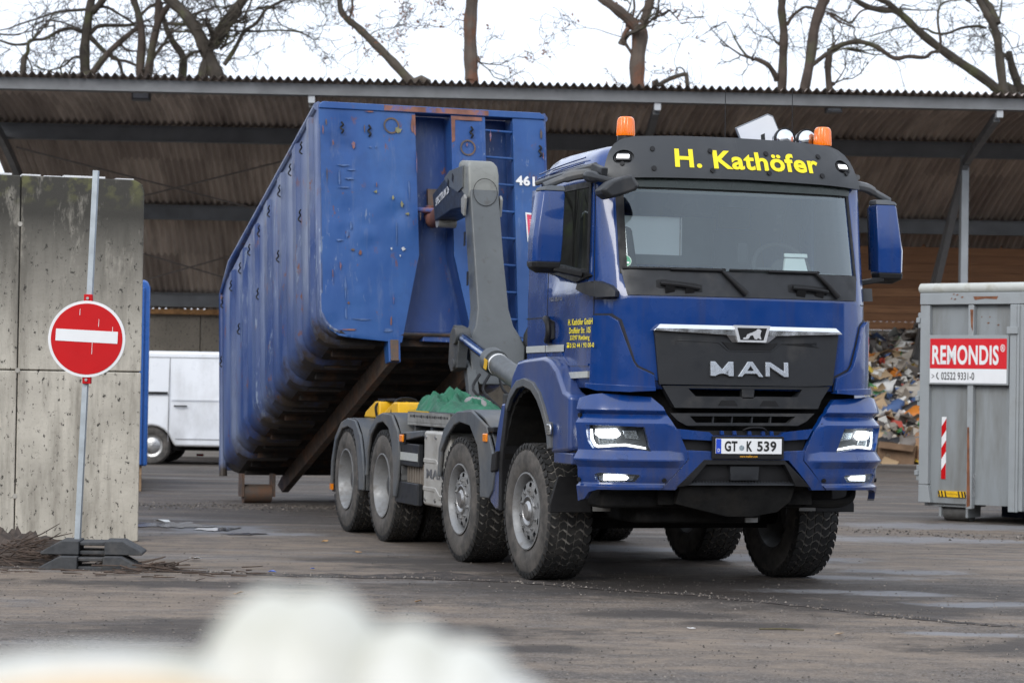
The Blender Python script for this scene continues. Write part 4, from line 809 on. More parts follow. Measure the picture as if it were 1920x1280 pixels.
# the three grille letters as raised chrome
def letter(name, poly, x0, z0):
    panel(name, [(x0+x, z0+z) for x, z in poly], CS, lambda x, z: .058+.012*(1.712-z)/.112, .03, CHROME2, GR, bev=.006, step=.2)
LM = [(0, 0), (.032, 0), (.032, .06), (.058, .0), (.108, .06), (.118, .06)]
letter("chrome_letter", [(0, 0), (.036, 0), (.036, .07), (.078, .018), (.102, .018), (.144, .07), (.144, 0), (.18, 0), (.18, .112), (.142, .112), (.09, .054), (.038, .112), (0, .112)], -.311, 1.598)
o = panel("chrome_letter", [(-.1+.0, 1.598), (-.065, 1.598), (-.043, 1.62), (.05, 1.62), (.068, 1.598), (.105, 1.598), (.02, 1.712), (-.018, 1.712)], CS, lambda x, z: .058+.012*(1.712-z)/.112, .03, CHROME2, GR, bev=.006, step=.2, holes=[[(-.022, 1.643), (.027, 1.643), (.003, 1.676)]])
letter("chrome_letter", [(0, 0), (.036, 0), (.036, .07), (.148, 0), (.185, 0), (.185, .112), (.149, .112), (.149, .045), (.04, .112), (0, .112)], .122, 1.599)
# dark nose below the grille
panel("lower_grille", [(-.665, 1.525), (.675, 1.535), (.60, 1.43), (.575, 1.37), (-.565, 1.365), (-.60, 1.42)], CS, .035, .1, GREYP, TRK, bev=.008, holes=[[(-.47, 1.508), (.44, 1.512), (.40, 1.455), (.06, 1.455), (.04, 1.44), (-.04, 1.44), (-.06, 1.452), (-.41, 1.45)]])
panel("lower_grille_bridge", [(-.045, 1.445), (.05, 1.445), (.055, 1.52), (-.05, 1.52)], CS, .03, .05, GREYP, TRK, bev=.006)
for x0, x1 in ((-.24, -.08), (.09, .25)): panel("grille_notch", [(x0, 1.385), (x1, 1.385), (x1-.03, 1.425), (x0+.03, 1.425)], CS, .037, .01, BLACKP, TRK, bev=0)
b = TB(); b.box((-.95, 1.0, 1.0), (.95, 1.32, 1.56)); b.box((-.62, .9, .65), (.62, 1.3, 1.1)); b.build("radiator_block", UNDER, TRK)
# ---- bumper
hl = [(-1.235, 1.232), (-.80, 1.222), (-.745, 1.045), (-.93, 1.075), (-1.185, 1.062), (-1.222, 1.115)]
fg = [(-1.168, .872), (-1.13, .886), (-.83, .874), (-.822, .862), (-.857, .822), (-1.13, .814), (-1.16, .84)]
cornerp = [(-1.327, 1.425), (-1.2, 1.452), (-1.1, 1.462), (-.735, 1.44), (-.66, 1.37), (-.645, 1.34), (-.545, 1.2), (-.468, 1.04), (-.467, .985), (-.665, .767), (-1.13, .762), (-1.20, .742), (-1.25, .69), (-1.327, .672)]
BZ = [(1.50, 0), (1.345, .016), (1.338, .014), (1.312, -.022), (1.304, -.022), (1.248, .022), (1.235, .022), (1.05, -.004), (1.04, .0), (.985, .036), (.975, .036), (.925, .0), (.90, -.004), (.872, -.004), (.812, -.012), (.802, -.008), (.785, .014), (.60, .004)]
BLINES = [z for z, _ in BZ[1:-1]]+[1.43, 1.39, 1.28, 1.2, 1.15, 1.1, 1.01, .95, .84, .75, .72, .69]
def bump_off(x, z):
    a = abs(x); g = min(1, max(0, (a-.555-.35*max(0, z-1.2))/.07))
    if z < 1.04: g = min(1, max(0, (a-.50)/.08))
    for (z0, o0), (z1, o1) in zip(BZ, BZ[1:]):
        if z1 <= z <= z0: return g*(o0+(o1-o0)*(z0-z)/(z0-z1))
    return 0
for s_ in (1, -1):
    q = lambda poly: [(s_*x, z) for x, z in poly]
    BC = panel("bumper_corner", q(cornerp), BS, bump_off, .05, PAINT, TRK, bev=.004, step=.035, mz=BLINES, holes=[q(hl), q(fg)], ang=16)
    H = panel("headlight", q([(x, z) for x, z in hl]), BS, -.012, .012, LENS, TRK, bev=0)
    H.data.materials[0] = LENS
    panel("lamp_housing", q(hl), BS, -.075, .02, LAMPIN, H, bev=0)
    panel("led_module", q([(-1.19, 1.20), (-1.0, 1.205), (-.965, 1.165), (-1.0, 1.14), (-1.16, 1.145), (-1.195, 1.165)]), BS, -.05, .02, LED, H, bev=.004)
    panel("reflector", q([(-1.17, 1.14), (-1.02, 1.135), (-.985, 1.085), (-1.15, 1.08)]), BS, -.058, .015, REFL, H, bev=.006)
    panel("reflector", q([(-.95, 1.195), (-.85, 1.195), (-.82, 1.13), (-.93, 1.14)]), BS, -.066, .008, REFL, H, bev=.004)
    panel("daytime_strip", q([(-1.225, 1.20), (-1.212, 1.20), (-1.205, 1.13), (-1.175, 1.092), (-1.14, 1.082), (-1.0, 1.094), (-.93, 1.098), (-.78, 1.074), (-.775, 1.060), (-.93, 1.08), (-1.0, 1.078), (-1.15, 1.066), (-1.185, 1.075), (-1.218, 1.12)]), BS, -.03, .012, DRL, H, bev=0)
    Fg = panel("fog_light", q(fg), BS, -.012, .008, LENS, TRK, bev=0)
    panel("lamp_housing", q(fg), BS, -.07, .02, LAMPIN, Fg, bev=0)
    panel("led_module", q([(-1.10, .872), (-.93, .870), (-.90, .85), (-.92, .832), (-1.10, .828)]), BS, -.045, .015, LED if s_ == 1 else DIM, Fg, bev=.003)
    panel("reflector", q([(-1.15, .86), (-.86, .862), (-.87, .832), (-1.14, .826)]), BS, -.055, .008, REFL, Fg, bev=0)
    for x, z in ((-.615, 1.248), (-.64, .836), (-1.31, 1.30), (-1.31, .83)):
        panel("parking_sensor", [(s_*x+.016*math.cos(t*math.pi/6), z+.016*math.sin(t*math.pi/6)) for t in range(12)], BS, .006, .02, BLACKP, TRK, bev=.004)
    panel("bumper_brace", q([(-.465, 1.04), (-.46, .985), (-.665, .765), (-.55, .765), (-.34, .985), (-.36, 1.05)]), BS, -.004, .05, PAINT, TRK, bev=.008)
    panel("tow_cover", q([(-1.0, 1.03), (-.92, 1.02), (-.92, .985), (-.99, .99)]), BS, lambda x, z: bump_off(x, z)+.003, .01, PAINT, TRK, bev=.003)
panel("bumper_upper_bar", [(-.56, 1.213), (-.30, 1.19), (-.27, 1.165), (.27, 1.17), (.30, 1.195), (.54, 1.22), (.495, 1.145), (.28, 1.13), (-.28, 1.128), (-.51, 1.138)], BS, -.006, .05, PAINT, TRK, bev=.008)
panel("bumper_lower_bar", [(-.485, 1.058), (-.28, 1.05), (.28, 1.052), (.475, 1.062), (.46, .985), (-.46, .985)], BS, -.006, .05, PAINT, TRK, bev=.008)
panel("bumper_recess", [(-.52, 1.2), (.52, 1.2), (.48, 1.02), (-.48, 1.02)], BS, -.06, .03, BLACKP, TRK, bev=0)
panel("intake_bar", [(-.60, 1.325), (.56, 1.335), (.49, 1.275), (.42, 1.243), (-.47, 1.235), (-.54, 1.27)], BS, -.02, .05, GREYP, TRK, bev=.008, holes=[[(-.45, 1.305), (.40, 1.312), (.34, 1.262), (-.40, 1.258)]])
for x in (-.27, -.12, .04, .19): panel("intake_fin", [(x, 1.258), (x+.01, 1.258), (x+.014, 1.31), (x+.004, 1.31)], BS, -.03, .03, GREYP, TRK, bev=0)
for x in (-.2, -.1, .02, .13, .2): panel("bumper_rib", [(x, 1.17), (x+.03, 1.17), (x+.025, 1.2), (x, 1.2)], BS, -.035, .03, PAINT, TRK, bev=.003)
b = TB(); b.tube(smooth_path([(-.02, 1.46, 1.205), (.02, 1.49, 1.225), (.12, 1.49, 1.225), (.17, 1.46, 1.2)], 3), .007, 6); b.build("hood_latch", BLACKP, TRK)
PL = panel("number_plate", [(-.262, 1.034), (.262, 1.034), (.262, 1.145), (-.262, 1.145)], BS, .032, .01, WHITES, TRK, bev=.002)
panel("plate_holder", [(-.285, .995), (.285, .995), (.285, 1.162), (-.285, 1.162)], BS, .024, .03, BLACKP, TRK, bev=.006)
panel("euro_band", [(-.261, 1.036), (-.222, 1.036), (-.222, 1.143), (-.261, 1.143)], BS, .034, .002, S("plate_blue", (.01, .06, .5), .4), PL, bev=0)
def onB(s0, z0, off): return lambda x, y: BS(s0+x, z0+y, off)
lets = lambda name, body, w, h, place, m, bold, par: (lambda vf: (lambda b: (b.add([place(x, y) for x, y in vf[0]], vf[1]), b.build(name, m, par, recalc=False))[1])(TB()))(text_mesh(body, w, h, bold))
lets("plate_characters", "GT", .10, .076, onB(-.195, 1.052, .0345), BLACKL, .035, PL)
lets("plate_characters", "K", .045, .076, onB(-.022, 1.052, .0345), BLACKL, .035, PL)
lets("plate_characters", "539", .155, .076, onB(.062, 1.052, .0345), BLACKL, .03, PL)
lets("plate_characters", "D", .018, .024, onB(-.250, 1.048, .0355), WHITEL, .02, PL)
panel("plate_seal", [(-.06+.02*math.cos(t*math.pi/8), 1.078+.02*math.sin(t*math.pi/8)) for t in range(16)], BS, .0345, .002, S("plate_seal_grey", (.25, .3, .33), .5, var=.4, vs=60), PL, bev=0)
lets("holder_lettering", "www.meiller.com", .14, .016, onB(-.07, 1.008, .0255), S("amber_lettering", (.75, .36, .02), .5), .02, PL)
# trapezoid mouth and step
panel("mouth_frame", [(-.34, .988), (.30, .988), (.52, .79), (.40, .795), (.305, .955), (-.325, .955), (-.455, .80), (-.545, .785)], BS, .004, .06, BLACKP, TRK, bev=.008)
panel("mouth_panel", [(-.33, .97), (.30, .97), (.44, .80), (-.46, .80)], BS, -.06, .05, BLACKP, TRK, bev=0)
panel("radar_cover", [(-.125, .94), (.105, .94), (.1, .84), (-.12, .838)], BS, -.02, .05, GREYP, TRK, bev=.006)
b = TB(); b.prism([(-.46, 1.48, .80), (.41, 1.48, .80), (.45, 1.46, .82), (-.50, 1.46, .82)], (0, -.25, 0)); b.build("step_tread", GREYP, TRK, bev=.006)
for i in range(26): pass
b = TB()
for i in range(34): b.box((-.43+i*.0245, 1.44, .821), (-.43+i*.0245+.013, 1.455, .828))
b.build("step_studs", GREYP, TRK)
panel("under_step", [(-.50, .80), (.43, .80), (.40, .68), (.30, .60), (.1, .565), (-.1, .565), (-.52, .66)], BS, -.05, .2, UNDER, TRK, bev=.02)
b = TB(); b.box((-.9, .7, .62), (.85, 1.2, .80)); b.box((-.72, .3, .5), (.3, 1.1, .66)); b.box((-1.05, .95, .62), (-.55, 1.25, .78)); b.build("underbody", UNDER, TRK, bev=.03)
b = TB(); b.tube(smooth_path([(.6, 1.2, .66), (.85, 1.22, .655), (.98, 1.2, .69), (1.02, 1.15, .78)], 4), .035, 8); b.build("anti_roll_bar", UNDER, TRK)
b = TB(); b.box((.10, 1.24, .515), (.20, 1.255, .55)); b.build("reflector_tag", LGREY, TRK)
for s_ in (-1, 1):
    b = TB(); b.prism([(s_*.93, .72, .83), (s_*1.20, .72, .83), (s_*1.26, .72, .62), (s_*1.26, .72, .56), (s_*.93, .72, .56)], (0, -.03, 0)); b.build("mud_flap", BLACKP, TRK, bev=.006)
    b = TB(); b.box((s_*.78, .72, .57) if s_ > 0 else (-.92, .72, .57), (s_*.92, .735, .66) if s_ > 0 else (-.78, .735, .66)); b.build("mud_flap_plate", LGREY, TRK)
# ---- visor, beacons, lamps
def VS(s, z, off=0.0):
    t = (z-3.03)/.35
    R, F, zz = CS(s, min(z, 3.03), .055+off-.14*max(0, t)**1.6); R *= 1-.03*max(0, t)**2; return (R, F, z)
vis = [(-1.07, 3.04), (-.7, 3.055), (0, 3.065), (.7, 3.055), (1.07, 3.04), (1.07, 3.25), (1.045, 3.305), (.985, 3.343), (.85, 3.368), (.5, 3.383), (0, 3.388), (-.5, 3.383), (-.85, 3.368), (-.985, 3.343), (-1.045, 3.305), (-1.07, 3.25)]
lp = lambda s_: [(s_*(.925+.085*math.cos(t*math.pi/8)), 3.205+.055*math.sin(t*math.pi/8)) for t in range(16)]
VIS = panel("sun_visor", vis, VS, 0, .05, VISORM, TRK, bev=.012, step=.05, mz=.05, holes=[lp(1), lp(-1)])
panel("visor_shade", [(-.96, 2.985), (.96, 2.985), (1.0, 3.06), (-1.0, 3.06)], CS, .02, .03, S("dark_tinted_strip", (.012, .02, .018), .3), TRK, bev=0)
for s_ in (1, -1):
    M_ = panel("marker_lamp", lp(s_), VS, -.03, .015, VISORM, TRK, bev=0)
    panel("lamp_bezel", [(s_*x, z) for x, z in [(.865, 3.178), (.99, 3.178), (.995, 3.21), (.985, 3.24), (.87, 3.24), (.86, 3.21)]], VS, -.004, .03, BLACKP, M_, bev=.008)
    panel("led_bar", [(s_*x, z) for x, z in [(.88, 3.195), (.975, 3.195), (.975, 3.225), (.88, 3.225)]], VS, .004, .01, DIM, M_, bev=.003)
for x in (-.70, -.235, .235, .70):
    for z in (3.275, 3.125):
        panel("visor_screw", [(x*(1.0 if z > 3.2 else .99)+.019*math.cos(t*math.pi/6), z+.019*math.sin(t*math.pi/6)) for t in range(12)], VS, .012, .02, BLACKP, VIS, bev=.006)
for x in (-.925, .93): panel("visor_screw", [(x+.016*math.cos(t*math.pi/6), 3.155+.016*math.sin(t*math.pi/6)) for t in range(12)], VS, .012, .02, BLACKP, VIS, bev=.005)
def onV(s0, z0, off): return lambda x, y: VS(s0+x, z0+y, off)
lets("visor_lettering", "H. Kathöfer", 1.20, .144, onV(-.528, 3.138, .006), YELLOW, .03, VIS)
for x in (-.806, .809):
    Bc = empty("beacon", tf((x, 1.0, 3.34)), 0, parent=TRK)
    b = MB(); b.cyl((0, 0, 0), (0, 0, .04), .066, .06, 28); b.build("beacon_base", BLACKP, Bc)
    b = MB(); n_ = 48; rings = []
    for z, r in ((.04, .066), (.06, .068), (.15, .063), (.172, .058), (.182, .045)):
        rings.append([((r+(.0022 if k % 2 else -.0012)*(1 if z < .17 else .2))*math.cos(2*math.pi*k/n_), (r+(.0022 if k % 2 else -.0012)*(1 if z < .17 else .2))*math.sin(2*math.pi*k/n_), z) for k in range(n_)])
    b.loft(rings); b.build("beacon_dome", AMBER, Bc, ang=25)
    b = MB(); b.cyl((0, 0, .04), (0, 0, .12), .03, n=16); b.build("beacon_reflector", CHROME, Bc)
for x in (.535, .72):
    b = TB(); b.lathe([(.001, .05), (.05, .045), (.078, .02), (.082, 0), (.075, -.06), (.03, -.12), (.001, -.13)], (x, .9, 3.43), (0, 1, .05), 28); hn = b.build("work_lamp", CHROME, TRK, ang=60)
    b = TB(); b.lathe([(.078, .022), (.086, .02), (.086, -.01), (.08, -.012)], (x, .9, 3.43), (0, 1, .05), 28); b.build("lamp_rim", BLACKP, hn)
    b = TB(); b.cyl((x, .86, 3.28), (x, .86, 3.37), .02); b.build("lamp_bracket", BLACKP, hn)
for x, z1 in ((.042, 3.80), (.60, 3.82)):
    b = TB(); b.cyl((x, .9, 3.3), (x, .9, 3.36), .014, n=8); b.cyl((x, .9, 3.36), (x-.004, .9, z1), .0042, .003, 6); b.build("antenna", BLACKP, TRK)
# folded warning board on the roof
WB = empty("warning_board", tf((.45, .6, 3.36)), 0, parent=TRK)
wpl = [(.251, 3.531), (.529, 3.657), (.575, 3.64), (.665, 3.45), (.66, 3.41), (.40, 3.29), (.355, 3.305)]
b = MB(); b.prism([(x-.45, .0, z-3.36) for x, z in wpl], (0, .012, 0)); b.build("board", S("grey_board_edge", (.2, .22, .24), .4, metal=.4), WB, bev=.006)
cx, cz = .465, 3.48
b = MB(); b.prism([((x-cx)*.93+cx-.45, -.002, (z-cz)*.93+cz-3.36) for x, z in wpl], (0, -.003, 0)); b.build("board_face", WHITES, WB)
vs_, fs_ = text_mesh("A", .17, .2, .03)
an = R_(24.4); b = MB(); b.add([(cx-.45+(-(x-.085))*math.cos(an)-(-(y-.10))*math.sin(an)*1, -.006, cz-3.36+(-(x-.085))*math.sin(an)+(-(y-.10))*math.cos(an)-.105) for x, y in vs_], fs_); b.build("board_letter", BLACKL, WB, recalc=False)
b = MB(); b.box((-.02, .013, -.12), (.02, .04, .1)); b.build("board_stay", STEEL, WB)
# ---- roof drip rail, wipers, handles, stickers
for s_ in (-1, 1):
    b = TB(); b.tube(smooth_path([(s_*1.095, -.19, 3.105), (s_*1.098, .2, 3.118), (s_*1.095, .8, 3.135), (s_*1.07, 1.08, 3.145)], 4), .022, 8); b.build("drip_rail", FENDG, TRK)
    b = TB()
    for k in range(2): b.tube(smooth_path([(s_*(1.077-.012*k), -.22, 3.14+.035*k), (s_*(1.08-.012*k), .3, 3.165+.04*k), (s_*(1.078-.012*k), .85, 3.18+.042*k)], 4), .006, 6)
    b.build("roof_bead", PAINT, TRK)
for k, pts in enumerate((((-.02, 2.205), (-.12, 2.30), (-.20, 2.372)), ((.745, 2.205), (.655, 2.30), (.57, 2.375)))):
    Wp = empty("wiper", (0, 0, 0), 0, parent=TRK)
    b = TB(); b.tube([CS(s, z, .03) for s, z in pts], [.026, .02, .013], 8); b.build("wiper_arm", BLACKP, Wp, ang=60)
    x1 = pts[2][0]; b = TB(); b.tube([CS(x1-(.78 if k == 0 else .74)*t+.03, pts[2][1]+.012-.004*t, .022) for t in (0, .2, .4, .6, .8, 1)], .009, 6); b.tube([CS(x1-.4*t, pts[2][1]+.006, .03) for t in (0, .5, 1)], .011, 6); b.build("wiper_blade", BLACKP, Wp)
for x0, x1, z0, z1 in ((-.71, -.36, 2.272, 2.235), (.33, .685, 2.265, 2.235)):
    Hd = empty("cowl_handle", (0, 0, 0), 0, parent=TRK)
    panel("handle_recess", [(x0, z0+.022), (x0+.05, z0+.03), (x1-.05, z1+.04), (x1, z1+.03), (x1, z1-.022), (x0+.02, z0-.035), (x0, z0-.03)], CS, .013, .01, BLACKP, Hd, bev=.004)
    b = TB(); b.tube([CS(x0+.03, z0, .03), CS((x0+x1)/2, (z0+z1)/2+.008, .04), CS(x1-.03, z1+.006, .03)], .017, 8)
    for xx in (x0+.1, x1-.1): b.beam(CS(xx, (z0+z1)/2-.05, .0), CS(xx, (z0+z1)/2, .035), .07, .02, (0, 1, 0))
    b.build("handle_grip", BLACKP, Hd)
GS = S("green_badge", (.06, .3, .17), .5)
ST = panel("emission_sticker", [(-.925+.042*math.cos(t*math.pi/12), 2.432+.042*math.sin(t*math.pi/12)) for t in range(24)], CS, .001, .002, S("badge_rim", (.5, .62, .55), .5), TRK, bev=0)
panel("sticker_face", [(-.925+.037*math.cos(t*math.pi/12), 2.432+.037*math.sin(t*math.pi/12)) for t in range(24)], CS, .0022, .001, GS, ST, bev=0)
lets("sticker_number", "4", .02, .028, lambda x, y: CS(-.935+x, 2.436+y, .003), BLACKL, .02, ST)
panel("sticker_field", [(-.95, 2.412), (-.90, 2.412), (-.90, 2.426), (-.95, 2.426)], CS, .003, .001, WHITEL, ST, bev=0)
# ---- door side: handle, strips, lettering
for s_ in (-1, 1):
    D = empty("door_handle", (0, 0, 0), 0, parent=TRK)
    b = TB(); b.tube(smooth_path([(s_*1.125, .20, 2.02), (s_*1.165, .27, 2.025), (s_*1.175, .36, 1.98), (s_*1.175, .37, 1.90), (s_*1.165, .31, 1.855), (s_*1.125, .21, 1.86)], 4), .024, 8); b.build("handle_grip", BLACKP, D)
    b = TB(); b.prism([(s_*1.12, .19, 2.04), (s_*1.12, .36, 2.0), (s_*1.12, .37, 1.87), (s_*1.12, .19, 1.85)], (s_*.008, 0, 0)); b.build("handle_recess", BLACKP, D, bev=.003)
def strip(poly, R=1.127, m=SILVERL, name="reflective_strip"):
    for s_ in (-1, 1):
        b = TB(); b.prism([(s_*R, F, z) for F, z in poly], (s_*.004, 0, 0)); b.build(name, m, TRK)
strip([(-.29, 1.765), (.165, 1.768), (.165, 1.82), (-.29, 1.815)]); strip([(.185, 1.768), (.60, 1.77), (.60, 1.823), (.185, 1.82)])
b = TB(); panel("reflective_strip", [(-1.255, 1.575), (-1.69, 1.562), (-1.69, 1.61), (-1.255, 1.622)], CS, .03, .02, SILVERL, TRK, bev=.003)
panel("reflective_strip", [(1.255, 1.575), (1.69, 1.562), (1.69, 1.61), (1.255, 1.622)], CS, .03, .02, SILVERL, TRK, bev=.003)
def onD(F0, z0): return lambda x, y: (-1.128, F0+x, z0+y)
for body, F0, z0, w, h in (("H. Kathöfer GmbH", .69, 1.965, .535, .047), ("Druffeler Str. 105", .715, 1.903, .47, .045), ("33397 Rietberg", .735, 1.843, .43, .047), ("0 52 44 / 93 00-0", .735, 1.796, .53, .036)):
    lets("door_lettering", body, w, h, onD(F0, z0), YELLOW, .025, TRK)
b = TB(); b.prism([(-1.128, .675, 1.797), (-1.128, .725, 1.797), (-1.128, .718, 1.82), (-1.128, .682, 1.82)], (-.003, 0, 0)); b.prism([(-1.128, .672, 1.826), (-1.128, .728, 1.826), (-1.128, .722, 1.836), (-1.128, .678, 1.836)], (-.003, 0, 0)); b.build("telephone_symbol", YELLOW, TRK)
lets("model_badge", "TGS 35.510", .30, .03, onD(.24, 2.157), CHROME, .03, TRK)
# ---- mirrors
for s_ in (-1, 1):
    MR = empty("side_mirror", (0, 0, 0), 0, parent=TRK)
    def ring(z, Ri, Ro, f0, f1, c=.04): return [(s_*R, F, z) for R, F in ((Ri, f0), (Ri+c, f0+.0), (Ro-.025, f0+.005), (Ro, f0-.03), (Ro, f1+.02), (Ro-.02, f1), (Ri+.02, f1), (Ri, f1+.02))]
    b = TB(); b.loft([ring(2.41, 1.315, 1.50, .98, .84), ring(2.425, 1.30, 1.517, 1.0, .84), ring(2.6, 1.29, 1.515, 1.01, .84), ring(2.93, 1.275, 1.465, 1.0, .84), ring(2.955, 1.28, 1.455, .99, .84)]); b.build("mirror_housing", PAINT, MR, bev=.01)
    b = TB(); b.prism([(s_*1.30, .835, 2.45), (s_*1.49, .835, 2.45), (s_*1.45, .835, 2.93), (s_*1.28, .835, 2.93)], (0, -.008, 0)); b.build("mirror_glass", CHROME, MR)
    b = TB(); b.loft([ring(2.345, 1.31, 1.46, .95, .86), ring(2.38, 1.31, 1.518, 1.0, .85), ring(2.425, 1.30, 1.522, 1.005, .85)]); b.beam((s_*1.13, .98, 2.335), (s_*1.35, .95, 2.375), .09, .04, (0, 0, 1)); b.build("lower_arm", BLACKP, MR, bev=.01)
    b = TB(); b.loft([ring(2.95, 1.275, 1.467, 1.0, .85), ring(2.975, 1.275, 1.457, .99, .85), ring(2.99, 1.28, 1.40, .98, .87)]); b.tube(smooth_path([(s_*1.42, .93, 2.985), (s_*1.28, .95, 3.045), (s_*1.18, 1.0, 3.075), (s_*1.05, 1.02, 3.09)], 4), [.03]*5+[.04]*8, 8); b.build("upper_arm", FENDG, MR, bev=.006)
FM = empty("kerb_mirror", (0, 0, 0), 0, parent=TRK)
b = TB()
def slab(pts, F0, F1, sh=.8):
    cx = sum(p[0] for p in pts)/len(pts); cz = sum(p[1] for p in pts)/len(pts)
    r = lambda k, F: [(cx+(x-cx)*k, F, cz+(z-cz)*k) for x, z in pts]
    return [r(sh, F0), r(1, F0-.03), r(1, F1+.03), r(sh, F1)]
b.loft(slab([(-1.205, 2.925), (-1.13, 2.99), (-1.05, 3.025), (-.965, 3.045), (-.905, 2.965), (-.935, 2.93), (-1.05, 2.885), (-1.14, 2.86), (-1.195, 2.895)], 1.60, 1.40)); b.build("mirror_housing", GREYP, FM, bev=.012)
b = TB(); b.tube(smooth_path([(-1.05, 1.46, 2.99), (-1.12, 1.36, 3.02), (-1.16, 1.2, 3.05), (-1.1, 1.05, 3.06)], 4), [.028]*6+[.045]*7, 8); b.beam((-1.09, 1.1, 3.11), (-1.09, 1.33, 3.06), .05, .09); b.build("mirror_arm", GREYP, FM, bev=.008)
# corner lamps at the foot of the pillars
panel("kerb_lamp", [(-1.36, 2.225), (-1.34, 2.265), (-1.13, 2.283), (-1.03, 2.25), (-.985, 2.205), (-.99, 2.165), (-1.12, 2.16), (-1.30, 2.205)], CS, .085, .1, GREYP, TRK, bev=.025)
panel("kerb_lamp", [(1.36, 2.225), (1.34, 2.285), (1.2, 2.29), (1.19, 2.19), (1.30, 2.195)], CS, .075, .1, GREYP, TRK, bev=.02)
# ---- cab interior
b = TB(); b.box((-1.0, -.30, 1.95), (1.0, 1.28, 2.02)); b.build("cab_floor", INTERD, TRK)
b = TB(); b.prism([(-.95, 1.32, 2.05), (-.95, 1.26, 2.37), (-.95, 1.0, 2.40), (-.95, .85, 2.32), (-.95, .85, 2.05)], (1.9, 0, 0)); b.build("dashboard", INTER, TRK, bev=.02)
b = TB(); b.box((-1.0, -.36, 2.02), (-.55, -.33, 3.1)); b.box((.2, -.36, 2.02), (1.0, -.33, 3.1)); b.box((-.55, -.36, 2.02), (.2, -.33, 2.58)); b.box((-.55, -.36, 2.9), (.2, -.33, 3.1)); b.build("rear_trim", INTER, TRK)
b = TB(); b.box((-.53, -.336, 2.56), (.18, -.332, 2.92)); b.build("rear_window_fill", WINFILL, TRK)  # added pale panel standing in for daylight in the rear window
b = TB(); b.box((-1.0, -.3, 3.08), (1.0, 1.05, 3.11)); b.box((-.95, .85, 2.98), (.95, 1.1, 3.08)); b.build("headliner", INTERL, TRK, bev=.02)
for x in (-.55, .55):
    St = empty("cab_seat", (0, 0, 0), 0, parent=TRK)
    b = TB(); b.box((x-.24, .1, 2.1), (x+.24, .6, 2.28)); b.build("seat_cushion", INTERD, St, bev=.04)
    b = TB(); b.prism([(x-.23, .05, 2.2), (x+.23, .05, 2.2), (x+.2, -.12, 2.78), (x-.2, -.12, 2.78)], (0, .12, 0)); b.build("backrest", INTERD, St, bev=.04)
    b = TB(); b.box((x-.13, -.13, 2.8), (x+.13, -.03, 2.97)); b.build("headrest", INTERD, St, bev=.03)
SWm = empty("steering_wheel", tf((.55, .86, 2.42)), 0, parent=TRK); SWm.rotation_euler = (R_(62), 0, 0)
b = MB(); n_ = 36
b.loft([[((.235+.017*math.cos(2*math.pi*k/8))*math.cos(t), (.235+.017*math.cos(2*math.pi*k/8))*math.sin(t), .017*math.sin(2*math.pi*k/8)) for k in range(8)] for t in [2*math.pi*i/n_ for i in range(n_+1)]], caps=False); b.build("wheel_rim", INTERD, SWm, ang=60)
b = MB(); b.obox((0, 0, -.01), (.46, .05, .02)); b.obox((0, -.1, -.01), (.05, .22, .02)); b.cyl((0, 0, -.03), (0, 0, .02), .09); b.build("wheel_spokes", INTERD, SWm)
b = TB(); b.prism([(.40, 1.22, 2.40), (.60, 1.22, 2.40), (.58, 1.2, 2.50), (.42, 1.2, 2.50)], (0, -.03, 0)); b.prism([(.41, 1.21, 2.505), (.60, 1.21, 2.505), (.60, 1.205, 2.535), (.41, 1.205, 2.535)], (0, -.02, 0)); b.build("dash_card", INTERL, TRK, bev=.005)
b = TB(); b.box((.0, 1.24, 2.44), (.085, 1.27, 2.60)); b.build("dash_phone", BLACKP, TRK, bev=.012)

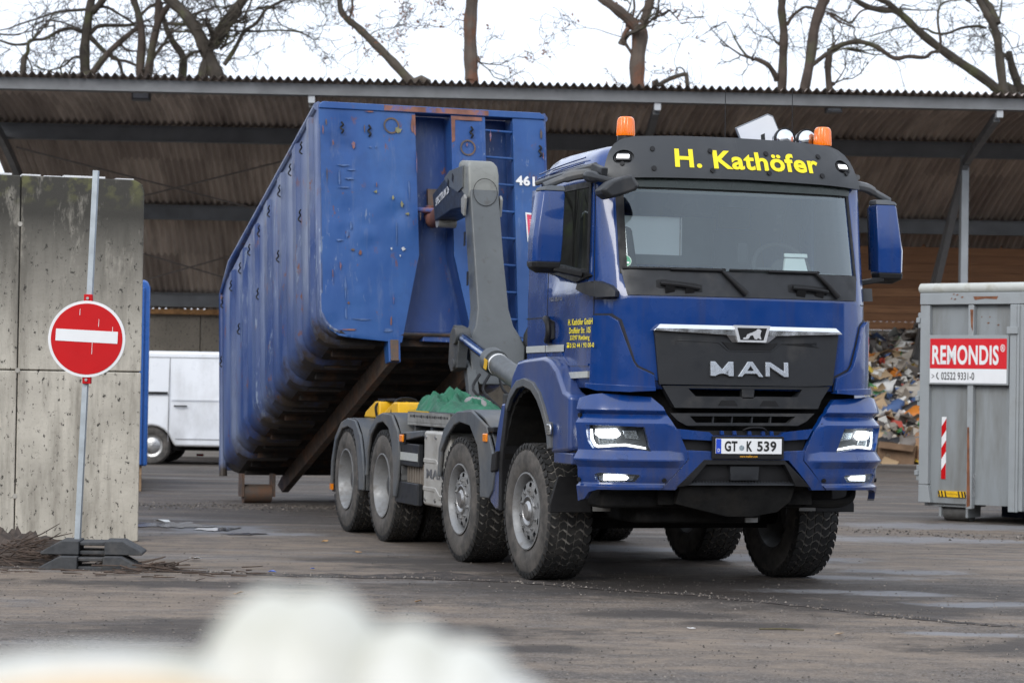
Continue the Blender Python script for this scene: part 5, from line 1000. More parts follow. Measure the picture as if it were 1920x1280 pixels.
# ---- wheels (built at the origin: axis along x, outer face towards -x, radius .53)
def make_wheel(dual):
    w = empty("wheel", (0, 0, 0))
    def tyre(x_out, width):
        b = MB(); xo, xi = x_out, x_out+width; h = .508
        prof_ = [(.292, xo+.045), (.30, xo+.02), (.33, xo+.004), (.40, xo-.004), (.452, xo+.004), (.485, xo+.012), (h-.004, xo+.03), (h, xo+.05), (h, xi-.05), (h-.004, xi-.03), (.485, xi-.012), (.452, xi-.004), (.40, xi+.004), (.33, xi-.004), (.30, xi-.02), (.292, xi-.045)]
        b.lathe(prof_, (0, 0, 0), (1, 0, 0), 72, mi=0)
        # groove floor ring and tread blocks
        b.lathe([(h-.004, xo+.028), (h+.010, xo+.05), (h+.0145, xo+.11), (h+.0145, xi-.11), (h+.010, xi-.05), (h-.004, xi-.028)], (0, 0, 0), (1, 0, 0), 72, mi=1)
        nr = 5; P = 46 if not dual else 44; wd = (width-.03)/nr; rr = random.Random(5)
        for r in range(nr):
            x0 = xo+.015+r*wd; x1 = x0+wd
            for k in range(P):
                a = 2*math.pi*(k+(.5 if r % 2 else 0)+(.12 if r in (0, 4) else 0))/P; da = 2*math.pi/P
                g = .0075; sh = .17*da*(1 if r % 2 else -1)
                # hexagonal block, pointed into its neighbours' rows
                hx = [(x0+g, -.40*da+sh), ((x0+x1)/2, -.40*da-sh*.6), (x1-g, -.40*da+sh), (x1-g*.4, 0+sh*.5), (x1-g, .40*da+sh), ((x0+x1)/2, .40*da-sh*.6), (x0+g, .40*da+sh), (x0+g*.4, sh*.5)]
                top_, bot = [], []
                for x, t in hx:
                    e = max(0, abs(x-(xo+xi)/2)/(width/2)-.62)
                    R1 = .531-.075*e*e; R0 = .506-.05*e
                    x_ = x
                    top_.append((x_*1.0, R1*math.cos(a+t*.96), R1*math.sin(a+t*.96))); bot.append((x_, R0*math.cos(a+t), R0*math.sin(a+t)))
                n8 = len(hx); b.add(top_+bot, [tuple(range(n8))]+[(i, i+n8, (i+1) % n8+n8, (i+1) % n8) for i in range(n8)], 2)
        # shoulder lugs
        for sd, xx in ((-1, xo), (1, xi)):
            for k in range(P):
                a = 2*math.pi*(k+.62)/P; da = 2*math.pi/P*.36
                pts = []
                for R, x in ((.528, xx-sd*.014), (.505, xx+sd*-.004), (.478, xx-sd*.006)):
                    for t in (-da, da): pts.append((x, R*math.cos(a+t), R*math.sin(a+t)))
                b.add(pts, [(0, 1, 3, 2), (2, 3, 5, 4)], 2)
        return b
    t = tyre(0.0, .375 if not dual else .30).build("tyre", [RUBBER, GROOVE, TREAD], w, ang=40, recalc=True)
    if dual: tyre(.335, .30).build("tyre", [RUBBER, GROOVE, TREAD], w, ang=40)
    b = MB()
    if not dual:
        b.lathe([(.292, .03), (.303, .012), (.303, .004), (.292, .002), (.284, .012), (.272, .03), (.265, .06), (.262, .085), (.245, .092)], (0, 0, 0), (1, 0, 0), 60)
        # disc with ten hand holes
        nseg = 100; rings_ = [(.245, .10), (.24, .07), (.231, .047), (.222, .039), (.190, .034), (.175, .032), (.12, .032)]
        vs = [(x, r*math.cos(2*math.pi*k/nseg), r*math.sin(2*math.pi*k/nseg)) for r, x in rings_ for k in range(nseg)]; fs = []
        for i in range(len(rings_)-1):
            for k in range(nseg):
                if i == 3 and k % 10 in (3, 4, 5, 6): continue
                fs.append((i*nseg+k, i*nseg+(k+1) % nseg, (i+1)*nseg+(k+1) % nseg, (i+1)*nseg+k))
        b.add(vs, fs); b.lathe([(.26, .12), (.2, .16), (.1, .16)], (0, 0, 0), (1, 0, 0), 40)
        b.lathe([(.292, .34), (.262, .3), (.26, .12)], (0, 0, 0), (1, 0, 0), 40)
    else:
        b.lathe([(.292, .03), (.306, .01), (.306, .002), (.294, .0), (.286, .012), (.276, .04), (.262, .075), (.25, .13), (.24, .175), (.215, .19), (.15, .195), (.14, .165), (.12, .16)], (0, 0, 0), (1, 0, 0), 60)
    rm = b.build("rim", RIM, w, ang=45)
    b = MB(); d = .034 if not dual else .195
    b.cyl((.004, 0, 0), (-.015, 0, 0), .0145, n=6); b.cyl((0, 0, 0), (-.024, 0, 0), .008, n=8)
    nut = b.build("wheel_nut", STEEL, rm)
    for k in range(10):
        a = 2*math.pi*(k+.5)/10; o_ = nut if k == 0 else nut.copy()
        if k: col.objects.link(o_)
        o_.parent = rm; o_.location = (d, .158*math.cos(a), .158*math.sin(a))
    b = MB(); 
    b.lathe([(.125, d), (.122, d-.012), (.112, d-.016), (.108, d-.004), (.085, d+.02), (.08, d-.012), (.06, d-.03), (.001, d-.032)] if not dual else [(.13, d), (.125, d-.06), (.11, d-.11), (.07, d-.125), (.001, d-.125)], (0, 0, 0), (1, 0, 0), 32)
    b.build("hub", STEEL if not dual else CHASSIS, w)
    return w
def put_wheel(o, R, F, rz):
    o.parent = TRK; o.location = tf((R, F, .53)); o.rotation_euler = (random.uniform(0, 6), 0, rz)
    o.rotation_mode = 'ZYX' if False else 'XYZ'
front = make_wheel(False); rearw = make_wheel(True)
def wheel_at(proto, s_, R, F, steer=0, first=[set()]):
    o = proto if id(proto) not in first[0] else copy_tree(proto); first[0].add(id(proto))
    o.parent = TRK
    spin = random.uniform(0, 6)
    m = Matrix.Rotation(steer + (0 if s_ < 0 else math.pi), 4, 'Z') @ Matrix.Rotation(spin, 4, 'X')
    o.matrix_local = Matrix.Translation(tf((R, F, .531))) @ m
for s_ in (-1, 1):
    wheel_at(front, s_, s_*1.215, 0, R_(2.0)); wheel_at(front, s_, s_*1.215, -1.795, R_(1.2))
    wheel_at(rearw, s_, s_*1.225, -4.3); wheel_at(rearw, s_, s_*1.225, -5.7)
for F in (0, -1.795):
    b = TB(); b.cyl((-.9, F, .5), (.9, F, .5), .075); b.box((-.8, F-.09, .40), (.8, F+.09, .54)); b.build("front_axle", UNDER, TRK)
b = TB()
for F in (-4.3, -5.7): b.cyl((-.9, F, .53), (.9, F, .53), .1); b.ball((.05, F, .53), .24, n=16)
b.cyl((0, -5.7, .6), (0, -.5, .85), .06); b.build("rear_axle", UNDER, TRK)
# ---- chassis
for s_ in (-1, 1):
    b = TB(); b.box(sorted((s_*.36, s_*.44))[0:1] and (min(s_*.36, s_*.44), -6.35, .78), (max(s_*.36, s_*.44), 1.1, 1.06)); b.build("frame_rail", CHASSIS, TRK)
    b = TB(); b.box((min(s_*.40, s_*.54), -6.3, 1.065), (max(s_*.40, s_*.54), -.7, 1.22)); b.build("subframe_rail", HOOKG, TRK, bev=.008)
b = TB()
for F in (-.8, -1.5, -2.4, -3.3, -4.9, -6.25): b.box((-.40, F-.06, .8), (.40, F+.06, 1.18))
b.build("cross_member", CHASSIS, TRK)
b = TB(); b.box((-.36, -.6, .55), (.36, 1.0, 1.3)); b.box((-.3, -2.2, .6), (.3, -.7, 1.0)); b.build("engine_block", UNDER, TRK, bev=.03)
b = TB(); b.box((.5, -3.8, .45), (1.2, -2.2, 1.05)); b.build("fuel_tank", ALU, TRK, bev=.08, seg=3)
b = TB(); b.box((-.95, -6.45, .62), (.95, -6.35, .78)); b.build("rear_underrun_bar", CHASSIS, TRK, bev=.01)
# ---- front wheel arch of the cab
fo = [(-.40, 1.36), (-.31, 1.58), (-.17, 1.70), (.0, 1.715), (.46, 1.73), (.60, 1.705), (.76, 1.63), (.93, 1.475), (1.075, 1.44), (1.075, 1.03), (.66, 1.0), (.645, 1.12), (.60, 1.22), (.50, 1.33), (.40, 1.42), (.25, 1.495), (.05, 1.525), (-.12, 1.505), (-.28, 1.42)]
for s_ in (-1, 1):
    b = TB(); b.prism([(s_*1.08, F, z) for F, z in fo], (s_*.165, 0, 0)); b.build("wheel_arch", PAINT2, TRK, bev=.035, seg=3)
    oa = [(-.385, 1.34), (-.29, 1.455), (-.12, 1.545), (.06, 1.565), (.27, 1.535), (.43, 1.455), (.54, 1.35), (.63, 1.24), (.715, 1.235), (.72, 1.04), (.655, 1.03)]
    ia = [(.63, 1.12), (.575, 1.215), (.48, 1.315), (.385, 1.395), (.24, 1.47), (.05, 1.5), (-.11, 1.48), (-.26, 1.40), (-.36, 1.30)]
    b = TB(); b.prism([(s_*1.235, F, z) for F, z in oa+ia], (s_*.035, 0, 0)); b.build("arch_trim", FENDG, TRK, bev=.008)
    mk_ = empty("side_marker", (0, 0, 0), 0, parent=TRK)
    b = TB(); b.prism([(s_*1.262, F, z) for F, z in ((.66, 1.14), (.75, 1.14), (.755, 1.2), (.74, 1.225), (.665, 1.225))], (s_*.022, 0, 0)); b.build("marker_lens", REFL, mk_, bev=.012)
    for path, R0, R1, m_, nm in (([(-.62, .50), (-.60, .86), (-.47, 1.16), (-.30, 1.37), (-.1, 1.47), (.05, 1.495), (.25, 1.46), (.42, 1.36), (.56, 1.2), (.62, 1.05)], .72, 1.215, UNDER, "arch_liner"),):
        rings = []
        P = [q for q in smooth_path(path, 4)]
        for i, q in enumerate(P):
            F, z = q.x, q.y; t = P[min(i+1, len(P)-1)]-P[max(i-1, 0)]; t.normalize(); nn = (-t.y, t.x); w_ = .012+.008*(i % 2)
            rings.append([(s_*R0, F, z), (s_*R1, F, z), (s_*R1, F+nn[0]*-w_*2, z+nn[1]*-w_*2), (s_*R0, F+nn[0]*-w_*2, z+nn[1]*-w_*2)])
        b = TB(); b.loft(rings); b.build(nm, m_, TRK)
    # cab step box ahead of the wheel
    b = TB(); b.box((min(s_*1.06, s_*1.225), .68, .93), (max(s_*1.06, s_*1.225), 1.08, 1.02)); b.build("entry_step", PAINT2, TRK, bev=.015)
    b = TB(); b.box((min(s_*1.05, s_*1.2), .70, 1.018), (max(s_*1.05, s_*1.2), 1.06, 1.035)); b.build("step_mat", BLACKP, TRK)
    # panel and lamp pod between first and second axle
    b = TB(); b.prism([(s_*1.14, F, z) for F, z in ((-.60, 1.36), (-.52, 1.36), (-.58, 1.0), (-.60, .52), (-.72, .50), (-.86, .55), (-.92, .70), (-.80, .78), (-.76, 1.0), (-.70, 1.17))], (s_*.09, 0, 0)); b.build("rear_cab_panel", PAINT2, TRK, bev=.02)
    b = TB(); b.prism([(s_*1.2, F, z) for F, z in ((-.75, .95), (-.62, .98), (-.64, .82), (-.78, .80))], (s_*.06, 0, 0)); b.build("panel_step", BLACKP, TRK, bev=.01)
    b = TB(); b.prism([(s_*1.10, F, z) for F, z in ((-.48, 1.40), (-.40, 1.40), (-.55, .9), (-.56, .5), (-.63, .5), (-.63, .95))], (s_*.135, 0, 0)); b.build("splash_guard", BLACKP, TRK, bev=.008)
# ---- rear mudguards
def guard(outer, inner, R1=1.245, R0=.74, chamf=.03):
    for s_ in (-1, 1):
        G = empty("mudguard", (0, 0, 0), 0, parent=TRK)
        b = TB(); b.prism([(s_*(R1-.03), F, z) for F, z in outer+inner[::-1]], (s_*.03, 0, 0)); b.build("side_skirt", FENDG, G, bev=.012)
        P = smooth_path(outer, 3); rings = []
        for i, q in enumerate(P):
            t = P[min(i+1, len(P)-1)]-P[max(i-1, 0)]; t.normalize(); nn = Vector((-t.y, t.x)); 
            if nn.y < 0 and abs(t.x) > .2: nn = -nn
            a = (q.x, q.y); c_ = (q.x-nn.x*.02, q.y-nn.y*.02)
            rings.append([(s_*R0, a[0], a[1]), (s_*(R1-.035), a[0], a[1]), (s_*(R1-.035), c_[0], c_[1]), (s_*R0, c_[0], c_[1])])
        b = TB(); b.loft(rings); b.build("guard_top", FENDG, G, bev=.004)
guard([(-2.36, .70), (-2.33, .95), (-2.18, 1.12), (-1.97, 1.225), (-1.8, 1.275), (-1.38, 1.29), (-.96, 1.17), (-.70, .86), (-.76, .66), (-.86, .585)],
      [(-2.30, .70), (-2.26, .92), (-2.10, 1.05), (-1.88, 1.155), (-1.72, 1.185), (-1.42, 1.16), (-1.20, 1.0), (-1.125, .82), (-1.11, .66), (-1.105, .58)])
g3o = [(-4.86, .60), (-4.83, .85), (-4.72, 1.05), (-4.46, 1.19), (-4.25, 1.222), (-3.92, 1.21), (-3.69, 1.06), (-3.63, .85), (-3.66, .62), (-3.74, .45)]
g3i = [(-4.80, .60), (-4.77, .83), (-4.66, 1.0), (-4.43, 1.115), (-4.22, 1.135), (-4.02, 1.08), (-3.90, .95), (-3.85, .8), (-3.83, .62), (-3.82, .45)]
guard(g3o, g3i)
guard([(-6.27, .40), (-6.24, .70), (-6.1, .95), (-5.86, 1.10), (-5.6, 1.145), (-5.3, 1.13), (-5.08, .98), (-4.98, .80), (-4.92, .62), (-4.93, .45)],
      [(-6.21, .40), (-6.18, .68), (-6.05, .9), (-5.82, 1.03), (-5.58, 1.06), (-5.36, 1.03), (-5.24, .9), (-5.17, .76), (-5.12, .6), (-5.10, .45)])
for s_ in (-1, 1):
    bx = lambda b, R0, R1, F0, F1, z0, z1: b.box((min(s_*R0, s_*R1), F0, z0), (max(s_*R0, s_*R1), F1, z1))
    for F, z in ((-3.52, 1.0), (-.96, 1.075)):
        i_ = empty("indicator", (0, 0, 0), 0, parent=TRK); b = TB(); bx(b, 1.235, 1.26, F-.05, F+.05, z-.035, z+.035); b.build("indicator_lens", ORANGEL, i_, bev=.01)
        b = TB(); bx(b, 1.225, 1.24, F-.06, F+.06, z-.045, z+.045); b.build("indicator_base", BLACKP, i_)
    b = TB(); b.prism([(s_*1.22, F, z) for F, z in ((-3.69, 1.05), (-2.96, 1.085), (-2.96, 1.03), (-3.62, .97))], (s_*-.4, 0, 0)); b.build("cover_shelf", FENDG, TRK, bev=.012)
    b = TB(); bx(b, 1.10, 1.235, -1.02, -.80, 1.12, 1.165); b.build("cap_latch", BLACKP, TRK, bev=.01)
    b = TB(); bx(b, 1.16, 1.225, -6.25, -6.2, .38, .72); b.build("tail_strip", BLACKP, TRK); b = TB(); bx(b, 1.225, 1.25, -6.26, -6.2, .4, .46); b.build("tail_marker", ORANGEL, TRK)
b = TB(); b.box((-1.22, -3.88, .75), (-1.17, -3.05, .955)); b.box((-1.22, -3.83, .40), (-1.17, -3.05, .60)); b.build("side_guard", GREYP, TRK, bev=.01)
b = TB(); b.box((-1.228, -3.88, .80), (-1.221, -3.06, .872)); b.build("guard_reflector", SILVERL, TRK)
b = TB(); b.box((-1.15, -3.62, .58), (-.6, -3.02, .78)); 
for k in range(7): b.box((-1.172, -3.58+k*.085, .585), (-1.15, -3.53+k*.085, .775))
b.build("battery_cover", S("dusty_tan_cover", (.16, .135, .11), .75, var=.25), TRK)
b = TB(); b.box((-1.2, -2.95, .42), (-.55, -2.15, 1.085)); Sb = b.build("silencer_cover", ALU, TRK, bev=.03, seg=3)
b = TB()
for z0, z1 in ((.80, .84), (.55, .59)): b.prism([(-1.206, F, z) for F, z in ((-2.94, z1), (-2.55, z1), (-2.42, z1-.06), (-2.18, z1-.06), (-2.18, z0-.06), (-2.44, z0-.06), (-2.57, z0), (-2.94, z0))], (.03, 0, 0))
b.build("cover_crease", ALU, Sb, bev=.008)
b = TB()
for F in (-2.86, -2.55, -2.25):
    for z in (1.03, .475): b.cyl((-1.195, F, z), (-1.212, F, z), .017, n=10)
b.build("cover_bolts", STEEL, Sb)
lets("embossed_letters", "MAN", .56, .085, lambda x, y: (-1.204, -2.84+x, .665+y), STEEL, .03, Sb)
b = TB(); b.box((-1.14, -3.72, 1.12), (-.62, -2.36, 1.145)); b.box((-1.14, -3.72, 1.145), (-1.12, -2.36, 1.245)); b.box((-.64, -3.72, 1.145), (-.62, -2.36, 1.245)); Tr = b.build("side_tray", LGREY, TRK, bev=.006)
b = TB()
for k in range(26):
    F = -3.62+k*.048
    if k % 9 in (3, 8): b.cyl((-1.139, F, 1.205), (-1.143, F, 1.205), .016, n=10)
    else: b.box((-1.143, F, 1.195), (-1.139, F+.018, 1.215))
b.build("tray_slots", BLACKP, Tr)
b = TB()
for F in (-3.6, -3.05, -2.5): b.box((-1.1, F-.03, 1.04), (-.62, F+.03, 1.12))
b.build("tray_bracket", FENDG, Tr)

# ---- hook loader arm
b = TB()
def sect(F, z, hw, dF, tilt=0): return [(-hw, F+dF, z+tilt), (hw, F+dF, z+tilt), (hw, F-dF, z-tilt), (-hw, F-dF, z-tilt)]
HK = empty("hook_arm", (0, 0, 0), 0, parent=TRK)
b.loft([sect(-4.62, 1.5, .20, .14), sect(-4.68, 1.62, .27, .14), sect(-4.72, 1.88, .29, .14), sect(-4.76, 1.98, .25, .135), sect(-4.80, 2.08, .195, .13), sect(-4.86, 2.25, .162, .13), sect(-5.02, 2.75, .154, .125), sect(-5.20, 3.4, .150, .12), sect(-5.26, 3.56, .150, .12)])
b.build("mast", HOOKG, HK, bev=.018)
b = TB(); b.loft([[(-.156, -5.09, 3.36), (.156, -5.09, 3.36), (.156, -5.40, 3.30), (-.156, -5.40, 3.30)], [(-.16, -5.11, 3.60), (.16, -5.11, 3.60), (.16, -5.5, 3.48), (-.16, -5.5, 3.48)], [(-.156, -5.15, 3.69), (.156, -5.15, 3.69), (.156, -5.5, 3.74), (-.156, -5.5, 3.74)], [(-.12, -5.2, 3.745), (.12, -5.2, 3.745), (.12, -5.52, 3.775), (-.12, -5.52, 3.775)]]); b.build("knuckle", S("pale_hook_paint", (.2, .205, .19), .5, var=.15, bump=.06, dirt=(.1, .095, .085), dth=(.55, .8), ds=6), HK, bev=.03, seg=3)
# inspection disc seam on the mast face
b = TB(); ns_ = 40
def face(F0, z0): return F0
for k in range(ns_):
    a0, a1 = 2*math.pi*k/ns_, 2*math.pi*(k+1)/ns_
    q = []
    for a in (a0, a1):
        for r in (.122, .128):
            z = 3.42+r*1.1*math.sin(a); F = -5.066-(z-3.4)*.13+.012; q.append((r*math.cos(a), F, z))
    b.add(q, [(0, 1, 3, 2)])
b.build("pivot_seam", UNDER, HK, recalc=False)
b = TB(); b.loft([[(-.157, -5.3, 3.70), (.157, -5.3, 3.70), (.157, -5.22, 3.28), (-.157, -5.22, 3.28)], [(-.165, -5.75, 3.68), (.165, -5.75, 3.68), (.165, -5.7, 3.28), (-.165, -5.7, 3.28)], [(-.12, -6.55, 3.50), (.12, -6.55, 3.50), (.12, -6.45, 3.21), (-.12, -6.45, 3.21)]]); Jb = b.build("jib", HOOKD, HK, bev=.015)
b = TB(); b.prism([(-.1745, F, z) for F, z in ((-5.28, 3.70), (-5.75, 3.685), (-5.95, 3.62), (-5.75, 3.52), (-5.45, 3.44), (-5.28, 3.48))], (.349, 0, 0)); b.build("jib_top_cover", HOOKG, HK, bev=.006)
for F, z in ((-5.62, 3.60), (-5.78, 3.56)):
    b = TB(); b.prism([(-.177, F-.035, z-.02), (-.177, F+.02, z-.05), (-.177, F+.035, z+.02), (-.177, F-.02, z+.05)], (.004, 0, 0)); b.build("jib_slot", BLACKP, HK)
jl = lambda x, y: (-.166+.045*((x)/.62-.0)*0-.0, -6.35+x, 3.415+y+x*.14)
lets("jib_lettering", "SPECTRUM 26", .62, .085, lambda x, y: (-.1735+.042*max(0, ((.62-x)/.62)), -6.38+x, 3.36+y+x*.16), WHITEL, .02, HK)
b = TB(); b.tube(smooth_path([(0, -6.4, 3.33), (0, -6.7, 3.28), (0, -6.92, 3.25), (0, -7.05, 3.32), (0, -7.06, 3.42)], 4), [.10]*5+[.085]*4+[.07]*4+[.05]*4, 12); b.build("hook", RUSTY, HK, ang=60)
b = TB(); b.cyl((-.1, -6.42, 3.2), (.1, -6.42, 3.2), .06); b.build("hook_roller", LGREY, HK)
b = TB()
for s_ in (-1, 1): b.prism([(s_*.172, F, z) for F, z in ((-5.10, 3.36), (-5.14, 3.40), (-5.24, 3.36), (-5.22, 3.22), (-5.14, 3.18))], (s_*.03, 0, 0))
b.build("pin_plate", LGREY, HK, bev=.008)
b = TB()
for z, F in ((2.95, -5.0), (2.55, -4.88)): b.prism([(-.2, F-.12, z-.07), (-.2, F-.06, z-.07), (-.2, F-.06, z+.07), (-.2, F-.12, z+.07)], (.004, 0, 0))
b.build("arm_slot", BLACKP, HK)
for s_ in (-1, 1):
    b = TB(); b.prism([(s_*.33, F, z) for F, z in ((-4.82, 1.70), (-4.72, 1.62), (-4.52, 1.66), (-4.47, 1.95), (-4.53, 2.06), (-4.66, 2.08), (-4.78, 2.0))], (s_*.10, 0, 0)); b.cyl((s_*.30, -4.56, 1.97), (s_*.46, -4.56, 1.97), .085); b.cyl((s_*.30, -4.6, 1.70), (s_*.455, -4.6, 1.70), .05); b.build("pivot_lug", CHASSIS, HK, bev=.01)
    p0, p1, p2 = Vector((s_*.385, -4.56, 1.97)), Vector((s_*.40, -3.45, 1.725)), Vector((s_*.42, -1.2, 1.24))
    b = TB(); b.cyl(p0, p1, .05); b.build("cylinder_rod", ROD, HK)
    b = TB(); b.cyl(p1, p2, .10, n=24); b.cyl(p1-(p2-p1).normalized()*.05, p1+(p2-p1).normalized()*.10, .122, n=24); cy = b.build("cylinder_barrel", HOOKG, HK)
    b = TB(); d_ = (p2-p1).normalized(); b.cyl(p1+d_*.16, p1+d_*.19, .103, n=24); b.build("cylinder_band", WHITEL, cy)
    b = TB(); b.prism([p1+d_*.10+Vector((s_*.115, 0, .045)), p1+d_*.21+Vector((s_*.115, 0, .045)), p1+d_*.17+Vector((s_*.115, 0, -.05)), p1+d_*.08+Vector((s_*.115, 0, -.05))], (s_*.004, 0, 0)); b.build("hazard_sticker", S("hazard_yellow", (.7, .4, .01), .5), cy)
    b = TB(); b.beam((s_*.26, -4.66, 1.7), (s_*.30, -4.2, 1.0), .1, .13); b.build("mast_leg", HOOKG, HK, bev=.01)
b = TB(); b.cyl((.10, -3.9, 1.15), (.10, -4.15, 1.42), .05); 
for k in range(9): b.cyl((.10, -3.98-.019*k, 1.20+.022*k), (.10, -3.985-.019*k, 1.206+.022*k), .075, n=16)
b.cyl((.10, -4.12, 1.40), (.10, -4.35, 1.66), .06); b.build("locking_spring", CHASSIS, HK)
b = TB(); rr = random.Random(2)
for k in range(10):
    x = rr.uniform(-.25, .25); b.tube(smooth_path([(x, -4.4, 1.6), (x+rr.uniform(-.15, .15), -4.15, 1.45), (x+rr.uniform(-.2, .2), -3.9, 1.3), (x+rr.uniform(-.1, .1), -3.6, 1.2)], 4), .014, 6)
b.build("hydraulic_hose", BLACKP, HK)
b = TB(); b.box((-.3, -4.0, 1.16), (.3, -3.2, 1.26)); b.box((-.16, -3.9, 1.26), (.22, -3.5, 1.42)); b.build("valve_block", CHASSIS, HK, bev=.015)
# rear wall services behind the cab
b = TB(); b.box((-1.0, -.62, 1.35), (.9, -.45, 2.2)); b.build("service_rack", CHASSIS, TRK, bev=.03)

# ---- things lying on the truck
GREEN = S("green_tarpaulin", (.003, .105, .05), .6, var=.3, vs=5, bump=.3, bs=30)
GTP = empty("tarpaulin", (0, 0, 0), 0, "crumpled green tarpaulin bundled on the tray behind the truck cab", "tarpaulin"); 
def world_from(R, F, z):
    return TRK.matrix_basis @ Vector(tf((R, F, z))) if False else Vector((1.279+R*math.cos(YAW)+F*math.sin(YAW), 18.93+R*math.sin(YAW)-F*math.cos(YAW), z))
GTP.location = world_from(-.85, -3.0, 1.245); GTP.rotation_euler = (0, 0, YAW)
def crumple(name, m_, parent, sx, sy, h, seed, nx=44, ny=26, folds=5, base=0, sharp=False):
    rr = random.Random(seed); ph = [(rr.uniform(2, 9), rr.uniform(2, 9), rr.uniform(0, 6), rr.uniform(.3, 1)) for _ in range(14)]
    b = MB(); vs = []
    for i in range(nx+1):
        for j in range(ny+1):
            u, v = i/nx*2-1, j/ny*2-1; r = min(1, (abs(u)**2.6+abs(v)**2.6)**(1/2.6)); pr = (1-r**2.5)
            w_ = sum(a*abs(math.sin(u*fx+v*fy+p)) for fx, fy, p, a in ph)/len(ph)
            w2 = sum(a*math.sin(u*fy*1.7-v*fx*1.3+p) for fx, fy, p, a in ph)/len(ph)
            if sharp:
                q1 = pnoise.noise(Vector((u*1.3+3, v*2.4, seed))); q2 = pnoise.noise(Vector((u*3.2, v*6.5, seed+4))); q3 = pnoise.noise(Vector((u*7, v*15, seed+9)))
                w_ = .2+.75*(1-2.2*abs(q1))+.2*(1-2.4*abs(q2))+.08*(1-3*abs(q3))-.05; w_ = max(0, w_)*(.62+.38*math.sin(v*2.2+.4))
            vs.append((sx*u*(1+.12*w2), sy*v*(1+.12*w2), base+h*pr**.5*(.12+.8*w_ if sharp else .35+1.05*w_)+.01))
    b.add(vs, [(i*(ny+1)+j, (i+1)*(ny+1)+j, (i+1)*(ny+1)+j+1, i*(ny+1)+j+1) for i in range(nx) for j in range(ny)]); return b.build(name, m_, parent, ang=75, recalc=False)
crumple("cloth", GREEN, GTP, .30, .80, .24, 9, 50, 120, sharp=True)
g2 = empty("grey_tarpaulin", (0, 0, 0), 0, "small grey folded sheet tucked under the green tarpaulin", "tarpaulin"); g2.location = world_from(-.72, -2.95, 1.245); g2.rotation_euler = (0, 0, YAW)
crumple("cloth", S("grey_sheet", (.22, .21, .21), .7, var=.2), g2, .16, .26, .16, 9, 20, 24)
YL = S("yellow_plastic", (.75, .42, .005), .45, var=.12, dirt=(.3, .2, .05), dth=(.5, .8))
yc = empty("yellow_wheel_chock", world_from(-.86, -5.25, 1.142), YAW, "yellow plastic wheel chocks strapped behind the rear mudguards", "wheel chock")
yc.location.z = 1.15
b = MB(); 
for y0 in (-.75, -.05):
    b.prism([(-.16, y0, 0), (-.16, y0+.62, 0), (-.16, y0+.55, .06), (-.16, y0+.18, .17), (-.16, y0+.02, .17), (-.16, y0, .1)], (.32, 0, 0))
b.build("chock_body", YL, yc, bev=.02)
b = MB(); b.tube(smooth_path([(-.17, .0, .02), (-.17, .0, .14), (0, -.02, .19), (.17, 0, .12)], 4), .012, 6); b.tube(smooth_path([(-.17, -.5, .02), (-.1, -.5, .19), (.1, -.45, .19), (.17, -.5, .05)], 4), .012, 6); b.obox((.02, -.05, .185), (.2, .7, .02)); b.build("strap", BLACKP, yc)

# ================================================================== tipped blue roll-off container
CTN = empty("blue_container", (0, 0, 0), YAW, "big dented blue roll-off container tipped up behind the truck on its hook", "container")
CTN.location = world_from(0, -11.0, 0)
ctf = lambda p: (p[0], -(p[1]+11.0), p[2])
def KB(): return MB(ctf)
HW = 1.265
def FF(z): return -7.0+(4.47-z)*.14           # leaning front plane
def onF(R, z, off=0): return (R, FF(z)+off, z)
def plate(name, poly, off, thick, m, bev=.006, parent=CTN, sub=0):
    b = KB(); b.prism([onF(R, z, off) for R, z in poly], (0, -thick, 0)); return b.build(name, m, parent, bev=bev)
# profile of the side (F, z)
TF = (FF(4.47), 4.47); T2 = (-11.50, 2.95); T3 = (-12.02, 2.62); B3 = (-11.78, .30); B2 = (-11.3, .30)
def lerp(a, b_, t): return (a[0]+(b_[0]-a[0])*t, a[1]+(b_[1]-a[1])*t)
BF = (FF(2.02), 2.02)
ax_ = Vector((TF[0]-T2[0], TF[1]-T2[1])).normalized(); up_ = Vector((-ax_.y, ax_.x))
# body shell: sides with rounded lower edge, made as cross sections along the length
def section(t, inset=0.0):
    top_ = lerp(T3, TF, t); bot = lerp((-11.78, .34), BF, t)
    if t > .0: 
        z = top_[1]
    pts = []
    R = HW-inset; d = Vector((bot[0]-top_[0], bot[1]-top_[1])); H_ = d.length
    rc = .26
    for s_, q in ((-1, 0),):
        pts.append((-R, 0.0)); pts.append((-R, 1-rc/H_))
        for k in range(1, 6):
            a = math.pi/2*k/6; pts.append((-R+rc*(1-math.cos(a)), 1-(rc-rc*math.sin(a))/H_))
        pts.append((-R+rc, 1.0))
    pts = pts+[(-x, y) for x, y in pts[::-1]]
    return [(x, top_[0]+d.x*y, top_[1]+d.y*y) for x, y in pts]
def top_at(t):   # clip with the chamfered rear upper corner
    return None
NS = 30; rings = [section(i/NS) for i in range(NS+1)]
n1 = len(rings[0]); b = KB(); flat = [p for r in rings for p in r]; fs = []
for i in range(NS):
    for k in range(n1-1): fs.append((i*n1+k, i*n1+k+1, (i+1)*n1+k+1, (i+1)*n1+k))
b.add(flat, fs, 0); fl_ = len(b.f)
for idx, f in enumerate(b.f):
    k = idx % (n1-1)
    if 6 <= k <= n1-8: b.m[idx] = 1
bd = b.build("body_shell", [CSIDE, UNDERC], CTN, ang=40, recalc=False)
md = bd.modifiers.new("sheet", 'SOLIDIFY'); md.thickness = .03; md.offset = 0
